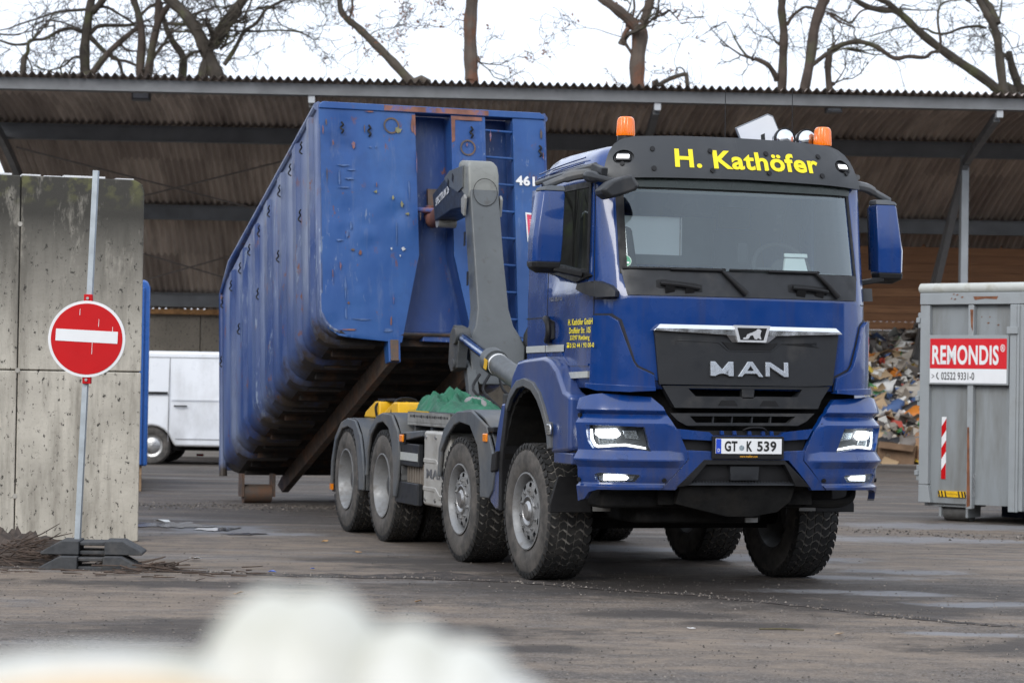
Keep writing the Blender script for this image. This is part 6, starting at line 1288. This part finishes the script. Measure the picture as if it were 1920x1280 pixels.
# upright ribs pressed out of the sides, curling under the floor
rt = [(.925, .968), (.79, .845), (.645, .705), (.505, .565), (.375, .435), (.245, .30), (.125, .17)]
for s_ in (-1, 1):
    for t0, t1 in rt:
        b = KB(); rr_ = []
        for tt, o_ in ((t0, 0), (t0+.012, .055), (t1-.012, .055), (t1, 0)):
            sec = section(tt, -o_); half = sec[:len(sec)//2] if s_ < 0 else sec[len(sec)//2:][::-1]
            d = Vector((half[-1][1]-half[0][1], half[-1][2]-half[0][2])).normalized()*o_
            h2 = [(x, F+(d.x if k > 3 else 0), z+(d.y if k > 3 else 0)) for k, (x, F, z) in enumerate(half)]
            h2.append((s_*.62, half[-1][1]+d.x, half[-1][2]+d.y)); 
            h2[0] = (h2[0][0], h2[0][1]+.0, h2[0][2]-.07); rr_.append(h2)
        m0 = len(rr_[0]); b.add([p for r in rr_ for p in r], [(i*m0+k, i*m0+k+1, (i+1)*m0+k+1, (i+1)*m0+k) for i in range(3) for k in range(m0-1)])
        b.build("side_rib", CSIDE, CTN, ang=30, recalc=False)
    # top rail, slanted rear part and rear frame
    b = KB(); b.tube(smooth_path([(s_*HW, TF[0]-.02, TF[1]-.05), (s_*HW, T2[0], T2[1])], 2), .05, 10); b.tube([(s_*HW, T2[0], T2[1]), (s_*HW, T3[0], T3[1]-.05), (s_*HW, B3[0], B3[1])], .05, 10); b.build("top_rail", CSIDE, CTN)
    # hooks for the net
    b = KB(); rr = random.Random(3)
    for i in range(9):
        t = .06+i*.105
        for dz in (.22,) if i % 2 else (.22, .95):
            p = lerp(T3, TF, t); R = s_*(HW+.075); z = p[1]-dz-.05; F = p[0]+.08
            b.tube(smooth_path([(R, F, z+.06), (R+s_*.02, F+.03, z+.03), (R, F, z), (R+s_*.02, F-.02, z-.04), (R, F+.02, z-.07)], 3), .009, 5)
    b.build("net_hooks", BLACKP, CTN)
b = KB(); b.prism([(R, T3[0]+.0, z) for R, z in ((-HW, .36), (HW, .36), (HW, 2.6), (-HW, 2.6))], (0, -.06, 0)); b.build("rear_door", CSIDE, CTN, bev=.01)
# front wall: framed plates with two recesses
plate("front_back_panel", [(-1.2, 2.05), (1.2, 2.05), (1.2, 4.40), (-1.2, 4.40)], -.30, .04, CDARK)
fpl = [(-HW, 4.42), (-HW+.03, 4.46), (-.205, 4.44), (-.205, 4.42), (-.19, 2.87), (-.40, 1.93), (-.44, 1.93), (-.95, 1.97), (-1.08, 1.99), (-1.19, 2.06), (-HW, 2.2)]
def dented(name, poly, off, m, seed, amp=.012, res=.07):
    bm = bmesh.new(); vs = [bm.verts.new((x, y, 0)) for x, y in poly]; f = bm.faces.new(vs)
    if f.normal.z < 0: f.normal_flip()
    bmesh.ops.triangulate(bm, faces=[f])
    for ax, lo, hi in ((0, min(p[0] for p in poly), max(p[0] for p in poly)), (1, min(p[1] for p in poly), max(p[1] for p in poly))):
        k = lo+res
        while k < hi:
            bmesh.ops.bisect_plane(bm, geom=bm.verts[:]+bm.edges[:]+bm.faces[:], plane_co=(k, 0, 0) if ax == 0 else (0, k, 0), plane_no=(1, 0, 0) if ax == 0 else (0, 1, 0)); k += res
    rr = random.Random(seed); x0, x1 = min(p[0] for p in poly), max(p[0] for p in poly); z0, z1 = min(p[1] for p in poly), max(p[1] for p in poly)
    D = [(rr.uniform(x0+.06, x1-.06), rr.uniform(z0+.1, z1-.1), rr.uniform(.03, .13), rr.uniform(-1, .5)*amp*2) for _ in range(int(26*(x1-x0)*(z1-z0)/2.4)+3)]
    bm.verts.index_update(); n_ = len(bm.verts); P = [(v.co.x, v.co.y) for v in bm.verts]; bd_ = set(v.index for v in bm.verts if v.is_boundary)
    fo_ = []
    for i, (x, z) in enumerate(P):
        o_ = 0 if i in bd_ else amp*.5*math.sin(x*3.1+1)*math.sin(z*2.3)+sum(a*math.exp(-((x-u)**2+(z-w)**2)/(r*r)) for u, w, r, a in D)
        fo_.append(onF(x, z, off+o_))
    fs = [tuple(v.index for v in f.verts) for f in bm.faces]; sd = [(e.verts[0].index, e.verts[1].index, e.verts[1].index+n_, e.verts[0].index+n_) for e in bm.edges if e.is_boundary]; bm.free()
    b = KB(); b.add(fo_+[onF(x, z, off-.2) for x, z in P], fs+sd); return b.build(name, m, CTN, ang=45)
dented("front_plate", fpl, 0, CBLUE, 1, .011, .045)
dented("front_plate", [(.20, 4.42), (.585, 4.42), (.585, 2.0), (.40, 1.93), (.20, 2.87)], 0, CBLUE, 2, .009, .045)
dented("front_plate", [(.90, 4.42), (HW-.03, 4.42), (HW, 4.36), (HW, 2.2), (1.19, 2.06), (1.05, 1.99), (.90, 1.96)], 0, CBLUE, 3, .006, .05)
plate("front_header", [(-HW, 4.40), (HW, 4.40), (HW, 4.44), (HW-.05, 4.475), (-HW+.05, 4.475), (-HW, 4.44)], .02, .30, CBLUE, bev=.012)
plate("rusted_header_patch", [(-.55, 4.41), (.62, 4.41), (.62, 4.465), (-.55, 4.468)], .0235, .004, RUSTY, bev=0)
for pl in ([(-.24, 4.38), (-.2, 4.38), (-.2, 4.15), (-.235, 4.2)], [(.2, 4.39), (.55, 4.39), (.55, 4.35), (.245, 4.35), (.24, 4.12), (.205, 4.1)]): plate("rust_streak", pl, .004, .003, RUSTY, bev=0)
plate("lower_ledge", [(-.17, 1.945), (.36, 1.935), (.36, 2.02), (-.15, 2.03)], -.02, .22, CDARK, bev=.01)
for s_ in (-1, 1):   # inner slopes of the hook recess
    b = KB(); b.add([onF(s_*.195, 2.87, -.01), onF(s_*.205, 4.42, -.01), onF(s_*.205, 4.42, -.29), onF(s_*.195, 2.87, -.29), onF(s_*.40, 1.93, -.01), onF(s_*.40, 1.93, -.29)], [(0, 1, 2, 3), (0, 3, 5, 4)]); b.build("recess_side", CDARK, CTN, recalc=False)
b = KB(); b.cyl(onF(-.19, 3.36, -.12), onF(.19, 3.36, -.12), .03); b.build("hook_bar", RUSTY, CTN)
plate("recess_bracket", [(-.02, 3.36), (.12, 3.36), (.12, 3.6), (-.02, 3.6)], -.2, .06, RAILM)
LD = empty("ladder", (0, 0, 0), 0, parent=CTN)
for i in range(8):
    z = 4.255-.292*i; b = KB(); b.cyl(onF(.585, z, -.03), onF(.905, z-.01, -.03), .014, n=8); b.build("rung", CBLUE, LD)
b = KB(); b.prism([onF(.57, 2.0, -.05), onF(.60, 2.0, -.05), onF(.60, 4.4, -.05), onF(.57, 4.4, -.05)], (0, -.2, 0)); b.prism([onF(.895, 2.0, -.05), onF(.92, 2.0, -.05), onF(.92, 4.4, -.05), onF(.895, 4.4, -.05)], (0, -.2, 0)); b.build("ladder_side", CDARK, LD)
vs_, fs_ = text_mesh("461", .218, .108, .04); b = KB(); b.add([onF(.915+x, 3.665+y-.03*x, .012) for x, y in vs_], fs_); b.build("container_number", WHITEL, CTN, recalc=False)
PINK = S("faded_red_sticker", (.6, .06, .12), .6, var=.2, vs=12)
Sk = plate("warning_sticker", [(1.03, 3.05), (1.235, 3.03), (1.235, 3.35), (1.015, 3.37)], .008, .003, WHITES, bev=0)
plate("sticker_field", [(1.045, 3.07), (1.225, 3.05), (1.225, 3.33), (1.03, 3.35)], .010, .002, PINK, bev=0, parent=Sk)
b = KB()
for k in range(9): b.prism([onF(1.06, 3.09+.024*k, .0115), onF(1.06+.03+.1*random.random(), 3.09+.024*k, .0115), onF(1.10, 3.098+.024*k, .0115), onF(1.06, 3.098+.024*k, .0115)], (0, -.001, 0))
b.build("sticker_marks", WHITEL, Sk)
for x, z in ((-1.02, 4.2), (-.72, 4.18), (.42, 4.22), (1.2, 4.05)):
    b = KB(); b.tube(smooth_path([onF(x, z+.06, .01), onF(x+.015, z+.03, .03), onF(x-.01, z, .012), onF(x+.015, z-.03, .03), onF(x, z-.06, .01)], 3), .011, 6); b.build("net_hook", BLACKP, CTN)
for x, z in ((-.47, 4.25), (.38, 4.05)):
    b = KB(); n_ = 24
    b.add([onF(x+r*math.cos(2*math.pi*k/n_), z+r*math.sin(2*math.pi*k/n_), .013) for r in (.07, .088) for k in range(n_)], [(k, (k+1) % n_, (k+1) % n_+n_, k+n_) for k in range(n_)]); b.build("weld_ring", RAILM, CTN, recalc=False)
# chips, scuffs and rust spots on the front wall
CHIPW = S("pale_paint_chip", (.5, .52, .55), .6, var=.2, vs=30); CHIPG = S("olive_scuff", (.2, .19, .1), .8, var=.4, vs=30); CHIPL = S("light_blue_scuff", (.07, .13, .29), .6, var=.3, vs=20)
rr = random.Random(41)
def chip(px, py, w, h, m_, nm):
    R = -1.259+(px-598)/167; z = 4.468-(py-191)/177.6; n_ = 11
    plate(nm, [(R+w*math.cos(2*math.pi*k/n_)*rr.uniform(.45, 1.2), z+h*math.sin(2*math.pi*k/n_)*rr.uniform(.45, 1.2)) for k in range(n_)], .016, .006, m_, bev=0)
for c_ in ((610, 230, .008, .04), (604, 245, .006, .05), (622, 268, .01, .04), (659, 270, .02, .04), (680, 236, .006, .05), (690, 205, .05, .008), (768, 230, .012, .10), (775, 300, .006, .12), (632, 500, .01, .05), (655, 470, .02, .012), (668, 475, .018, .03), (722, 600, .012, .05), (727, 560, .008, .05), (640, 620, .12, .012), (618, 520, .006, .08), (780, 400, .008, .05), (610, 330, .005, .08), (700, 345, .006, .03), (870, 260, .012, .03), (862, 300, .008, .08), (915, 240, .01, .06), (1012, 232, .012, .06), (1015, 275, .006, .05), (645, 570, .014, .014)):
    chip(*c_, RAILM if rr.random() < .4 else RUSTY, "rust_spot")
for c_ in ((747, 465, .022, .02), (725, 465, .012, .014), (741, 478, .008, .014)): chip(*c_, CHIPW, "paint_chip")
for c_ in ((698, 358, .02, .02), (730, 368, .012, .03), (746, 380, .02, .035), (756, 398, .03, .016), (742, 238, .05, .03)): chip(*c_, CHIPG, "olive_scuff")
for c_ in ((640, 310, .08, .01), (650, 335, .06, .012), (632, 335, .012, .08), (655, 318, .05, .008), (640, 352, .07, .01), (645, 440, .012, .06), (630, 452, .05, .012), (652, 425, .012, .05), (640, 540, .012, .12), (690, 273, .02, .01), (700, 272, .012, .014), (760, 350, .008, .12), (735, 430, .006, .14), (668, 600, .10, .01), (640, 590, .012, .08), (716, 620, .05, .02)):
    chip(*c_, CHIPL, "scuff_mark")
# floor cross members and main rails
for i in range(14):
    t = .03+i*.072; p = lerp((-11.78, .34), BF, t); b = KB(); b.box((-1.02, p[0]-.05, p[1]-.07), (1.02, p[0]+.04, p[1]+.01)); b.build("cross_member", UNDERC, CTN)
for s_ in (-1, 1):
    b = KB(); R0, R1 = sorted((s_*.44, s_*.53))
    b.prism([(R0, F, z) for F, z in ((FF(1.95)+.02, 1.96), (FF(1.78)+.02, 1.755), (-6.55, 1.74), (-11.72, .10), (-11.98, .18), (-11.75, .30))], (R1-R0, 0, 0)); b.build("main_rail", RAILM, CTN, bev=.008)
    R0, R1 = sorted((s_*.42, s_*.55)); b = KB(); b.prism([(R0, F, z) for F, z in ((-6.64, 1.96), (-6.60, 1.72), (-6.75, 1.70), (-6.85, 1.95))], (R1-R0, 0, 0)); b.build("rail_nose", CBLUE, CTN, bev=.008)
    w_ = empty("ground_roller", ctf((s_*.98, -11.1, .115)), 0, parent=CTN)
    b = MB(); b.cyl((-.17, 0, 0), (.17, 0, 0), .115, n=28); b.build("roller_drum", RAILM, w_)
    b = KB(); b.box((s_*.98-.21, -11.2, .08), (s_*.98-.175, -11.0, .36)); b.box((s_*.98+.175, -11.2, .08), (s_*.98+.21, -11.0, .36)); b.build("roller_bracket", RAILM, CTN)

# ================================================================== grey roll-off container
GP = S("grey_container_paint", (.25, .27, .28), .5, var=.1, vs=1.5, bump=.04, bs=20, dirt=(.165, .165, .155), dth=(.44, .72), ds=2.2, stretch=(1.5, 1.5, .25))
GPL = S("grey_frame_paint", (.29, .31, .32), .5, var=.1, vs=2, dirt=(.2, .2, .19), dth=(.52, .85), ds=2)
GRUST = S("rust_streaks", (.17, .065, .03), .8, var=.5, vs=9)
PIPE = S("pale_rim_pipe", (.46, .47, .44), .5, var=.14, vs=3, dirt=(.22, .19, .12), dth=(.52, .75), ds=3)
GC = empty("grey_container", (4.78, 27.8, 0), R_(-40), "grey steel roll-off container with a red and white company board beside the truck", "container")
L_ = 6.2; D_ = 2.4
b = MB(); b.box((.06, .05, .21), (L_, D_, 2.56)); b.build("body_shell", GP, GC)
b = MB(); b.tube([(-.02, .03, 2.70), (L_, .03, 2.70)], .06, 14); b.tube([(-.0, .03, 2.70), (0, D_, 2.70)], .06, 12); b.build("rim_pipe", PIPE, GC)
b = MB(); b.box((0, -.035, 2.51), (L_, .05, 2.645)); b.build("rim_channel", GPL, GC, bev=.008)
b = MB(); b.box((0, -.02, .42), (.125, .055, 2.505)); b.prism([(0, -.02, .21), (.16, -.02, .21), (.125, -.02, .415), (0, -.02, .415)], (0, .07, 0)); b.build("corner_post", GPL, GC, bev=.008)
for x0 in (.63, 1.18+.09, 2.4, 3.1, 3.8, 4.5, 5.3):
    b = MB(); b.box((x0, -.03, .16), (x0+.075, .05, 2.505)); b.build("upright", GPL, GC, bev=.01)
b = MB(); b.box((1.175, -.045, .15), (1.262, .05, 2.505)); b.box((1.268, -.055, .15), (1.30, -.031, 2.505)); b.build("door_post", GPL, GC, bev=.008)
b = MB(); b.box((1.15, -.075, 2.17), (1.29, -.046, 2.25)); b.build("hinge_plate", GPL, GC, bev=.006)
for z in (2.33, 1.42, .55):
    b = MB(); b.box((-.055, .02, z-.09), (-.003, .1, z+.09)); b.box((-.07, .0, z-.03), (-.02, .05, z+.03)); b.build("door_hinge", GPL, GC, bev=.008)
SB = empty("company_board", (0, -.05, 0), 0, parent=GC)
b = MB(); b.box((.135, .0, 1.585), (1.165, .02, 2.155)); b.build("board_back", GPL, SB, bev=.006)
b = MB(); b.box((.155, -.004, 1.605), (1.145, -.001, 1.768)); b.build("white_field", WHITES, SB)
b = MB(); b.box((.155, -.004, 1.770), (1.145, -.001, 2.115)); b.build("red_field", S("board_red", (.62, .012, .02), .45, var=.04), SB)
sb = lambda x0, z0: (lambda x, y: (x0+x, -.0065, z0+y))
lettering("board_lettering", "REMONDIS", .86, .225, sb(.185, 1.815), WHITEL, SB, .03)
lettering("board_lettering", "®", .06, .085, sb(1.065, 1.965), WHITEL, SB, .01)
lettering("board_lettering", "> ", .035, .05, sb(.18, 1.655), BLACKL, SB, .0)
lettering("board_lettering", "02522 9331-0", .43, .088, sb(.305, 1.64), BLACKL, SB, .012)
b = MB(); b.tube(smooth_path([(.262, -.006, 1.722), (.248, -.006, 1.70), (.25, -.006, 1.67), (.272, -.006, 1.645)], 4), [.008]+[.006]*10+[.008]*2, 6); b.build("handset_symbol", BLACKL, SB)
ST_ = empty("warning_stripe", (0, -.004, 0), 0, parent=GC)
b = MB(); b.box((.265, .048, .49), (.325, .052, 1.21)); b.build("stripe_field", WHITES, ST_)
b = MB()
for z in (.49, .72, .97):
    h = .13 if z > .5 else .10
    b.prism([(.265, .0475, z), (.325, .0475, z+.09 if z > .5 else z+.0), (.325, .0475, z+h+.09), (.265, .0475, z+h)], (0, -.002, 0))
b.build("red_bars", RED, ST_)
YS = empty("hazard_tape", (0, .0, 0), 0, parent=GC)
b = MB(); b.box((.235, .03, .285), (.61, .046, .355)); b.build("tape_field", S("tape_yellow", (.75, .45, .01), .5, var=.1, vs=20), YS)
b = MB()
for x in (.245, .285, .33, .505, .55, .585): b.prism([(x, .0295, .287), (x+.02, .0295, .287), (x+.005, .0295, .353), (x-.012, .0295, .353)], (0, -.002, 0))
b.build("tape_bars", BLACKL, YS)
lettering("tape_lettering", "Achtung", .13, .03, lambda x, y: (.355+x, .0285, .305+y), S("tape_brown", (.3, .16, .01), .5), YS, .0)
def rustp(pts):
    b = MB(); b.prism(pts, (0, -.002, 0)); b.build("rust_patch", GRUST, GC)
rustp([(.70, -.0365, 2.60), (1.02, -.0365, 2.60), (1.0, -.0365, 2.565), (.86, -.0365, 2.575), (.72, -.0365, 2.56)]); rustp([(.66, -.0315, 2.45), (.70, -.0315, 2.45), (.695, -.0315, 2.2), (.675, -.0315, 2.25)]); rustp([(.640, -.0315, 1.1), (.665, -.0315, 1.1), (.69, -.0315, .2), (.645, -.0315, .18)])
for i in range(9):
    x, z = random.choice(((.45, 2.6), (.9, 2.3), (.85, 2.4))); x += random.gauss(0, .06); z += random.gauss(0, .05); w_ = .006+.015*random.random(); yy = .0485 if z < 2.5 else -.0365
    rustp([(x-w_, yy, z), (x, yy, z-.008), (x+w_, yy, z+.004), (x+.3*w_, yy, z+.012)])
b = MB()
for k in range(9): b.lathe([(.013, -.0), (.016, .004), (.013, .008), (.010, .004)], (.74, -.045, .56-.03*k), ((1, 0, 0) if k % 2 else (0, 1, 0)), 10, closed=True)
b.build("chain", STEEL, GC)
b = MB(); b.box((.02, .1, .17), (.6, .5, .22)); b.box((.2, .12, .05), (.23, .42, .2)); b.box((.55, .12, .05), (.58, .42, .2)); b.build("roller_bracket", GPL, GC)
for yy in (.26, 2.1):
    w_ = empty("ground_roller", (.39, yy, .105), 0, parent=GC); b = MB(); b.cyl((-.16, 0, 0), (.16, 0, 0), .105, n=28); b.build("roller_drum", S("worn_grey_roller", (.1, .098, .095), .6, metal=.2, var=.35, vs=8, bump=.2, bs=25), w_)
for yy in (.7, 1.65):
    b = MB(); b.box((.7, yy, .05), (L_, yy+.09, .21)); b.build("main_rail", S("dark_blue_rail", (.02, .03, .06), .6), GC)

# ================================================================== white panel van
VW = S("white_van_paint", (.74, .76, .79), .35, coat=.6, var=.04, vs=2, dirt=(.42, .42, .42), dth=(.5, .85), ds=1.2, stretch=(1, 1, .5))
V = empty("white_van", (-7.15, 41.3, 0), R_(-3), "white panel van parked in the shed opening behind the tipped container", "van")
vp = [(0, .42), (-.02, .9), (0.0, 1.2), (.08, 1.85), (.16, 1.93), (.5, 1.97), (2.9, 1.97), (3.25, 1.9), (3.95, 1.25), (4.15, 1.15), (4.75, .98), (4.86, .8), (4.88, .45), (4.7, .32), (.1, .32)]
def arch(cx, r=.37): return [(cx+r*math.cos(a), .30+r*math.sin(a)) for a in [math.pi*k/10 for k in range(10, -1, -1)]]
low = [(.1, .32), (.47, .32)]+arch(.92)[1:-1]+[(1.33, .32), (3.55, .32)]+arch(3.95)[1:-1]+[(4.38, .32), (4.7, .32)]
prof_v = vp[:-2][::-1]
loop = low+[p for p in vp[:-2][::-1]]
rings = []
for y, k in ((0.0, 0), (.03, .03), (1.67, .03), (1.7, 0)):
    rings.append([(x, y+(.10*max(0, (z-1.2)/.8) if y < .8 else -.10*max(0, (z-1.2)/.8)), z) for x, z in loop])
b = MB(); b.loft([rings[0], rings[3]]); b.build("body", VW, V, bev=.05, seg=3, ang=30)
b = MB(); b.box((.55, .2, .25), (4.5, 1.5, .42)); b.build("underside", UNDER, V)
for x in (.92, 3.95):
    for y, s_ in ((.06, 1), (1.64, -1)):
        w_ = empty("van_wheel", (x, y, .325), 0, parent=V)
        b = MB(); b.lathe([(.2, .0), (.24, -.02*1), (.30, -.015), (.325, .02), (.325, .17), (.30, .2), (.2, .2)], (0, 0, 0), (0, s_, 0), 36); b.build("tyre", RUBBER, w_)
        b = MB(); b.lathe([(.205, 0), (.19, .03), (.15, .04), (.12, .02), (.05, .015), (.001, .01)], (0, 0, 0), (0, s_, 0), 24); b.build("wheel_rim", STEEL, w_)
def vy(z): return -.004+.10*max(0, (z-1.2)/.8)
def vline(name, pts, w, m_):
    b = MB()
    for a, c in zip(pts, pts[1:]): b.beam((a[0], vy(a[1]), a[1]), (c[0], vy(c[1]), c[1]), w, .012, (0, 1, 0))
    return b.build(name, m_, V)
SEAMV = S("van_grey_joint", (.2, .2, .21), .6)
vline("door_seam", [(1.22, .40), (1.22, 1.2), (1.22, 1.86)], .012, SEAMV); vline("door_seam", [(2.35, .40), (2.35, 1.2), (2.35, 1.86)], .012, SEAMV)
vline("slide_rail", [(.35, 1.24), (1.2, 1.24)], .045, BLACKP); vline("body_crease", [(.06, .62), (.5, .62)], .012, VW); vline("body_crease", [(1.25, 1.13), (4.0, 1.13)], .014, VW); vline("sill_seam", [(1.35, .45), (3.5, .45)], .012, SEAMV); vline("roof_seam", [(.2, 1.86), (3.0, 1.86)], .010, SEAMV)
b = MB(); b.prism([(2.55, vy(1.3)-.001, 1.28), (3.75, vy(1.28)-.001, 1.28), (3.2, vy(1.82)-.001, 1.82), (2.6, vy(1.82)-.001, 1.82)], (0, -.004, 0)); b.build("cab_window", SGLASS, V)
b = MB(); b.prism([(-.012, .0, .8), (-.012, .0, 1.2), (.04, -.012, 1.2), (.04, -.012, .8)], (0, .1, 0)); b.build("tail_lamp", RED, V)
b = MB(); b.tube([(1.32, vy(1.02)-.005, 1.02), (1.36, vy(1.02)-.03, 1.02), (1.5, vy(1.02)-.03, 1.02), (1.54, vy(1.02)-.005, 1.02)], .014, 6); b.build("door_handle", GREYP, V)
b = MB(); b.box((-.05, .1, .36), (.06, 1.6, .56)); b.build("rear_bumper", GREYP, V, bev=.02)
b = MB(); b.box((1.5, 1.2, .12), (1.62, 1.25, .16)); b.build("red_tag", RED, V)

# ================================================================== blue container behind the concrete wall
BP = S("glossy_blue_paint", (.02, .1, .36), .3, coat=.5, var=.08, vs=2)
BC2 = empty("blue_skip", (-4.80, 31.5, 0), R_(9.0), "bright blue container edge with red and white stripe behind the concrete wall", "container")
b = MB(); b.prism([(-2.4, 0, .34), (0, 0, .34), (.0, 0, 2.7), (-.03, 0, 2.78), (-.08, 0, 2.80), (-2.4, 0, 2.80)], (0, 4.6, 0)); b.build("body_shell", BP, BC2, bev=.03)
b = MB(); b.box((-.115, -.04, .36), (-.075, -.002, 2.70)); b.build("edge_fold", BP, BC2, bev=.01)
b = MB(); b.box((-.155, -.012, .78), (-.085+.0, -.003, 1.28)); b.build("stripe_field", WHITES, BC2)
b = MB()
for z in (.80, 1.05): b.prism([(-.155, -.0125, z), (-.085, -.0125, z+.10), (-.085, -.0125, z+.22), (-.155, -.0125, z+.12)], (0, -.002, 0))
b.build("red_bars", RED, BC2)
BL = empty("timber_block", (-4.95, 31.55, 0), R_(9), "raw timber block carrying the bright blue container", "timber"); b = MB(); b.box((-.5, 0, 0), (.07, .3, .335)); b.build("block_body", S("raw_timber", (.3, .2, .12), .85, var=.3, vs=6, stretch=(1, 1, 6)), BL, bev=.01)
BL2 = copy_tree(BL); BL2.location = (-5.6, 35.2, 0); BL2["label"] = "raw timber block under the far end of the bright blue container"
BL["group"] = BL2["group"] = "timber blocks under the bright blue container"

# ================================================================== pale sacks on the heap in front of the camera
SACK = S("white_plastic_film", (.60, .60, .56), .45, var=.06, vs=30, dirt=(.40, .39, .30), dth=(.42, .68), ds=22)
CREAM = S("cream_bulk_bag", (.5, .42, .28), .8, var=.12, vs=4)
PEACH = S("peach_film", (.62, .46, .28), .6, var=.1, vs=4)
def lump(name, c, r, seed, m_, label, cat="sack", group=None, n=40, m=26, flat=.5):
    rr = random.Random(seed); e = empty(name, (c[0], c[1], c[2]), 0, label, cat, group)
    ph = [(Vector((rr.gauss(0, 1), rr.gauss(0, 1), rr.gauss(0, 1))).normalized(), rr.uniform(1.5, 4), rr.uniform(0, 6), rr.uniform(.008, .022)) for _ in range(14)]
    rings = []
    for i in range(m+1):
        t = math.pi*i/m; ring = []
        for k in range(n):
            d = Vector((math.sin(t)*math.cos(2*math.pi*k/n), math.sin(t)*math.sin(2*math.pi*k/n), -math.cos(t)))
            q = 1+sum(a*math.sin(w*d.dot(v)+p) for v, w, p, a in ph); p = Vector((d.x*r[0]*q, d.y*r[1]*q, max(-flat, d.z)*r[2]*q+flat*r[2])); p.z = max(0, p.z); ring.append(p)
        rings.append(ring)
    b = MB(); b.loft(rings); b.build("film", m_, e, ang=80); return e
# a stout bulk bag carries them
def bulk(x0, x1, y0, y1, z, label):
    e = empty("bulk_bag", ((x0+x1)/2, (y0+y1)/2, 0), 0, label, "bulk bag", "bulk bags in front of the yard"); w, d = (x1-x0)/2, (y1-y0)/2; rings = []
    for zz, k in ((0, .86), (.08, .97), (.4, 1.03), (.8, 1.03), (z-.1, 1.0), (z-.02, .95), (z, .86)):
        rings.append([(w*k*(abs(math.cos(a))**.4)*(1 if math.cos(a) > 0 else -1)*(1+.015*math.sin(9*a+zz*7)), d*k*(abs(math.sin(a))**.4)*(1 if math.sin(a) > 0 else -1), zz) for a in [2*math.pi*i/56 for i in range(56)]])
    b = MB(); b.loft(rings); b.build("bag_body", CREAM, e, ang=60, bev=0)
    for sx in (-1, 1):
        for sy in (-1, 1):
            b = MB(); b.tube(smooth_path([(sx*w*.9, sy*d*.8, z-.25), (sx*w*.95, sy*d*.85, z-.05), (sx*w*.8, sy*d*.85, z-.02)], 4), .012, 6); b.build("lifting_loop", CREAM, e)
bulk(-.75, -.115, .75, 1.28, 1.362, "cream bulk bag under the thin white and peach film")
bulk(-.10, .45, .75, 1.27, 1.33, "cream bulk bag under the tallest crumpled white sack")
G_ = "white sacks on the bulk bags"
lump("white_sack", (-.092, 1.15, 1.33), (.046, .045, .068), 3, SACK, "tallest crumpled white plastic sack on the bulk bags", group=G_)
lump("white_sack", (-.116, 1.16, 1.33), (.034, .04, .0665), 21, SACK, "narrow white sack pressed against the outer side of the tallest sack", group=G_)
lump("white_sack", (-.066, 1.17, 1.33), (.055, .03, .058), 23, SACK, "wide low white sack lying behind the other white sacks", group=G_)
lump("white_sack", (-.045, 1.14, 1.33), (.038, .04, .0585), 5, SACK, "middle sized white sack leaning on the tallest white sack", group=G_)
lump("white_sack", (-.020, 1.14, 1.33), (.036, .04, .051), 8, SACK, "smaller white sack after the middle sized one", group=G_)
lump("white_sack", (.004, 1.13, 1.33), (.032, .04, .041), 31, SACK, "smallest low white sack at the end of the sack row", group=G_)
lump("white_film", (-.195, 1.15, 1.36), (.095, .04, .029), 12, SACK, "low crumpled sheet of white film lying on the cream bulk bag", "film")
lump("peach_film", (-.170, 1.0, 1.36), (.085, .035, .0345), 14, PEACH, "flat peach coloured film in front of the white film", "film")

# ================================================================== litter on the yard
LT = [("paper_scrap", -2.62, 19.9, .05, (.7, .7, .7), "white paper scrap beside the small puddle"), ("dry_leaf", -.62, 16.4, .035, (.35, .2, .08), "curled orange brown leaf lying in front of the front wheel"), ("blue_scrap", -1.86, 18.75, .03, (.1, .18, .6), "blue plastic scrap on the sandy strip nearest the sign"), ("blue_scrap", -1.57, 19.1, .025, (.1, .18, .6), "blue plastic scrap on the sandy strip farther from the sign"),
      ("paper_scrap", -1.0, 14.2, .03, (.75, .72, .66), "pale paper scrap lying behind the white film"), ("dry_leaf", -1.72, 22.3, .035, (.55, .5, .1), "yellow leaf beside the rear wheels"), ("paper_scrap", 1.15, 14.9, .025, (.75, .75, .75), "small white paper scrap on the open asphalt"), ("dry_leaf", -1.9, 16.8, .045, (.45, .25, .08), "orange brown leaf on the gravelly asphalt near the sign"), ("dry_leaf", -1.32, 21.0, .04, (.3, .16, .08), "brown leaf between the rear wheels and the crack"),
      ("plastic_scrap", -3.62, 24.9, .09, (.75, .75, .72), "white plastic scrap lying past the concrete wall"), ("wood_stick", 1.72, 14.95, .14, (.09, .075, .035), "thin dark stick lying on the open asphalt"), ("pale_scrap", 2.05, 14.7, .03, (.45, .33, .22), "tan scrap beside the thin dark stick")]
for i, (nm, x, y, s, c, lab) in enumerate(LT):
    m_ = bpy.data.materials.get("litter_%s" % nm) or S("litter_%s" % nm, c, .7, var=.15, vs=30); rr = random.Random(i)
    b = MB(); n_ = 6
    if nm == "wood_stick": b.tube([(-s, 0, .012), (0, .02, .014), (s, -.01, .011)], [.005, .006, .004], 6)
    else:
        vs = [(s*math.cos(k*math.pi/3)*rr.uniform(.6, 1.2), s*.8*math.sin(k*math.pi/3)*rr.uniform(.6, 1.2), .008+rr.uniform(0, s*.5)) for k in range(n_)]
        b.add(vs+[(0, 0, .012)]+[(q[0], q[1], q[2]+.003) for q in vs]+[(0, 0, .016)], [(k, 6, (k+1) % 6) for k in range(6)]+[(7+k, 7+(k+1) % 6, 13) for k in range(6)]+[(k, (k+1) % 6, 7+(k+1) % 6, 7+k) for k in range(6)])
    o = b.build(nm, m_, ang=60); o.location = (x, y, 0); tag(o, lab, "stick" if "stick" in nm else "leaf" if "leaf" in nm else "scrap")
